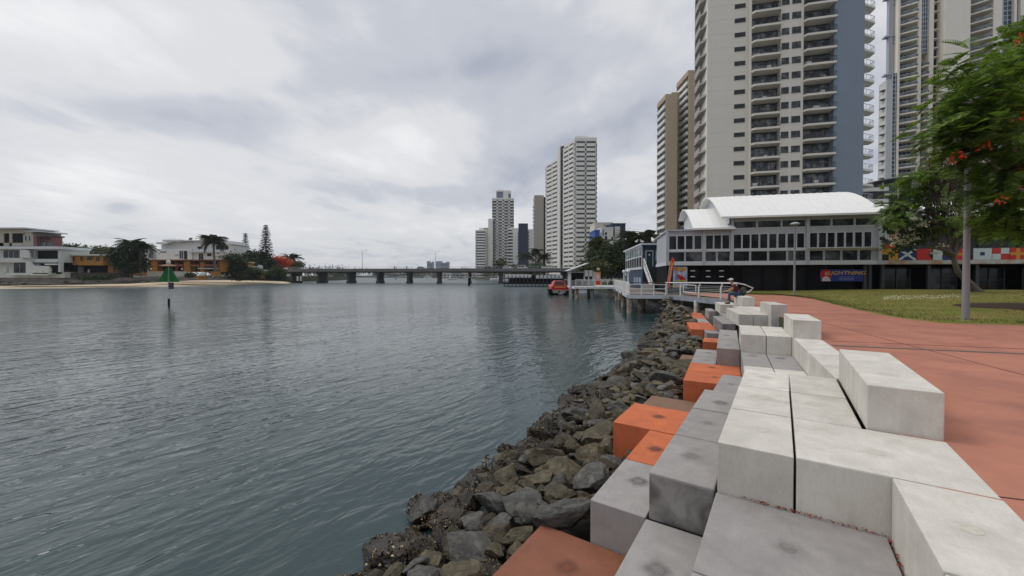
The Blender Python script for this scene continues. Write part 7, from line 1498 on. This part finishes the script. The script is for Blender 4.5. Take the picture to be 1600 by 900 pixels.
m = MB(); m.box(-.5, .5, -.1, .1, -.22, .22); repeat(m, 'tail_lamp', pm('tail_lamp_pale', (.6, .5, .42), .4, .1), T_, [(X_(868), -.05, Z_(456)), (X_(879), -.05, Z_(456))])
m = MB(); m.box(X_(872.5), X_(880), -.1, .1, Z_(460), Z_(458.2)); m.build('number_board', LGREY, T_)
m = MB(); m.box(X_(861), X_(889), .1, 7, -.6, Z_(455)); m.box(X_(857), X_(862), -.6, 3, Z_(454.5), Z_(452.4)); m.box(X_(858.5), X_(861), -.4, 2.5, -.4, Z_(452.5)); m.tube([(X_(871), .7, Z_(439)), (X_(871), .7, Z_(435.5))], .03, 5); m.build('float', BLACK, T_)

# ================================================================== SEATED PERSON
def person():
    px, py = P2(3, 25.5, 4.10); face = math.atan2(*(np.array(P2(3, 25.5, 3.0)) - np.array(P2(3, 25.5, 4.1)))[::-1])   # looks towards the water
    T_ = thing('person', 'person in maroon shirt, jeans and pale cap sitting on the farthest pale block', 'person', (px, py, .46), face - math.pi / 2)
    # local: +y forward (towards the water), seat at z = 0, feet at z = -.46
    J = dict(pel=(0, 0, .12), waist=(0, .06, .30), chest=(0, .20, .50), neck=(0, .30, .66), headb=(0, .33, .72), head=(0, .37, .82), headt=(0, .37, .91),
             hl=(.10, .03, .10), kl=(.15, .44, .10), al=(.13, .42, -.34), tl=(.14, .60, -.42), hr=(-.10, .03, .10), kr=(-.16, .46, .10), ar=(-.17, .50, -.34), tr=(-.19, .68, -.42),
             sl=(.19, .22, .57), el=(.27, .36, .34), wl=(.14, .58, .24), pl=(.09, .66, .22), sr=(-.19, .22, .57), er=(-.27, .36, .34), wr=(-.12, .58, .24), pr=(-.06, .66, .22))
    rad = dict(pel=.15, waist=.13, chest=.145, neck=.06, headb=.062, head=.098, headt=.075, hl=.10, kl=.068, al=.045, tl=.04, hr=.10, kr=.068, ar=.045, tr=.04, sl=.07, el=.045, wl=.033, pl=.036, sr=.07, er=.045, wr=.033, pr=.036)
    E_ = [('pel', 'waist'), ('waist', 'chest'), ('chest', 'neck'), ('neck', 'headb'), ('headb', 'head'), ('head', 'headt'), ('pel', 'hl'), ('hl', 'kl'), ('kl', 'al'), ('al', 'tl'), ('pel', 'hr'), ('hr', 'kr'), ('kr', 'ar'), ('ar', 'tr'), ('chest', 'sl'), ('sl', 'el'), ('el', 'wl'), ('wl', 'pl'), ('chest', 'sr'), ('sr', 'er'), ('er', 'wr'), ('wr', 'pr')]
    def skin(nm, edges, root, mt, grow=0.0, fix=None, extra=()):
        names = sorted({v for e in edges for v in e}); idx = {v: i for i, v in enumerate(names)}; jj = dict(J); rr_ = dict(rad)
        if fix: jj.update(fix)
        me = bpy.data.meshes.new(nm); me.from_pydata([jj[v] for v in names], [(idx[a], idx[b]) for a, b in edges], []); o = bpy.data.objects.new(nm, me); col.objects.link(o)
        md = o.modifiers.new('skin', 'SKIN'); md.use_smooth_shade = True
        for v in names:
            d = me.skin_vertices[0].data[idx[v]]; r = rr_.get(v, .012) + grow; d.radius = (r, r); d.use_root = (v == root)
        sb = o.modifiers.new('sub', 'SUBSURF'); sb.levels = 2; sb.render_levels = 2
        dg = bpy.context.evaluated_depsgraph_get(); dg.update(); ev = bpy.data.meshes.new_from_object(o.evaluated_get(dg)); bpy.data.objects.remove(o); ev.materials.clear(); ev.materials.append(mt)
        ev.polygons.foreach_set('use_smooth', [True] * len(ev.polygons)); return link(nm, ev, T_)
    fing = []
    for sd, w_ in ((1, 'pl'), (-1, 'pr')):
        for i in range(4): a, b_ = 'f%d%d' % (sd, i), 'g%d%d' % (sd, i); x, y, z = J[w_]; J[a] = (x - sd * (.03 - .02 * i), y + .05, z - .01); J[b_] = (x - sd * (.03 - .02 * i), y + .08 + .01 * (i in (1, 2)), z - .045); rad[a] = .010; rad[b_] = .008; fing += [(w_, a), (a, b_)]
        x, y, z = J[w_]; a = 't%d' % sd; J[a] = (x - sd * .05, y + .02, z + .01); rad[a] = .011; fing.append((w_, a))
    SK = pm('skin', (.40, .20, .135), .6, .05, 6)
    skin('body', E_ + fing, 'pel', SK)
    skin('shirt', [('pel', 'waist'), ('waist', 'chest'), ('chest', 'neck'), ('chest', 'sl'), ('sl', 'el'), ('chest', 'sr'), ('sr', 'er')], 'waist', pm('maroon_cotton', (.095, .022, .024), .9, .2, 6), .016, {'neck': (0, .28, .62), 'el': (.25, .31, .43), 'er': (-.25, .31, .43)})
    skin('jeans', [('pel', 'hl'), ('hl', 'kl'), ('kl', 'al'), ('pel', 'hr'), ('hr', 'kr'), ('kr', 'ar')], 'pel', pm('denim', (.035, .065, .13), .9, .2, 6), .014, {'al': (.13, .42, -.31), 'ar': (-.17, .50, -.31)})
    m = MB(); 
    for a in ((.135, .50), (-.18, .58)): m.ball((a[0], a[1], -.41), (.052, .14, .05), 10, 7)
    m.build('shoes', BLACK, T_, smooth=True)
    m = MB(); m.ball((0, .36, .90), (.108, .118, .075), 14, 8); m.ball((0, .47, .885), (.08, .10, .014), 12, 6); m.build('cap', pm('cap_cloth', (.62, .62, .60), .8, .05), T_, smooth=True)
    m = MB(); m.ball((0, .33, .845), (.102, .10, .07), 12, 8); m.build('hair', pm('dark_hair', (.02, .015, .012), .7, .2), T_, smooth=True)
    m = MB(); m.ball((0, .475, .805), (.016, .024, .026), 8, 6); m.ball((.04, .45, .835), (.014, .012, .010), 8, 5); m.ball((-.04, .45, .835), (.014, .012, .010), 8, 5); m.ball((0, .452, .762), (.03, .012, .008), 8, 5); m.ball((.098, .36, .81), (.012, .022, .032), 8, 5); m.ball((-.098, .36, .81), (.012, .022, .032), 8, 5); m.build('face', pm('face_features', (.30, .13, .09), .6, .1), T_, smooth=True)
    x, y = P2(3, 25.62, 4.36); b = MB(); b.ball((0, 0, .24), (.17, .15, .25), 14, 8); b.ball((0, -.12, .17), (.12, .07, .14), 12, 7); T2 = thing('backpack', 'dark olive backpack on the block behind the seated person', 'bag', (x, y, .46)); b.build('sack', pm('olive_canvas', (.05, .06, .045), .85, .15, 6), T2, smooth=True); b = MB(); b.tube([(-.05, 0, .47), (-.03, 0, .53), (.03, 0, .53), (.05, 0, .47)], .012, 6); b.build('handle', BLACK, T2)
person()

# ================================================================== AIR
hz = bpy.data.materials.new('river_air'); hz.use_nodes = True; t = hz.node_tree; t.nodes.clear(); o_ = N(t, 'ShaderNodeOutputMaterial'); pv = N(t, 'ShaderNodeVolumePrincipled')
pv.inputs['Color'].default_value = (.80, .86, .95, 1); pv.inputs['Density'].default_value = HAZE; pv.inputs['Anisotropy'].default_value = .2; L(t, pv.outputs[0], o_.inputs['Volume'])
m = MB(); m.box(-2200, 2200, -380, 2600, -6, 150); o = m.build('haze', hz); tag(o, 'thin pale river haze filling the air over the water and town', 'haze', kind='stuff')

for o in sc.objects:     # shells, petals and leaves nobody could count
    if o.name.split('.')[0] in ('oyster_shells', 'flowers', 'crown', 'lower_leaves', 'dry_tangle') and o.parent: o['kind'] = 'stuff'
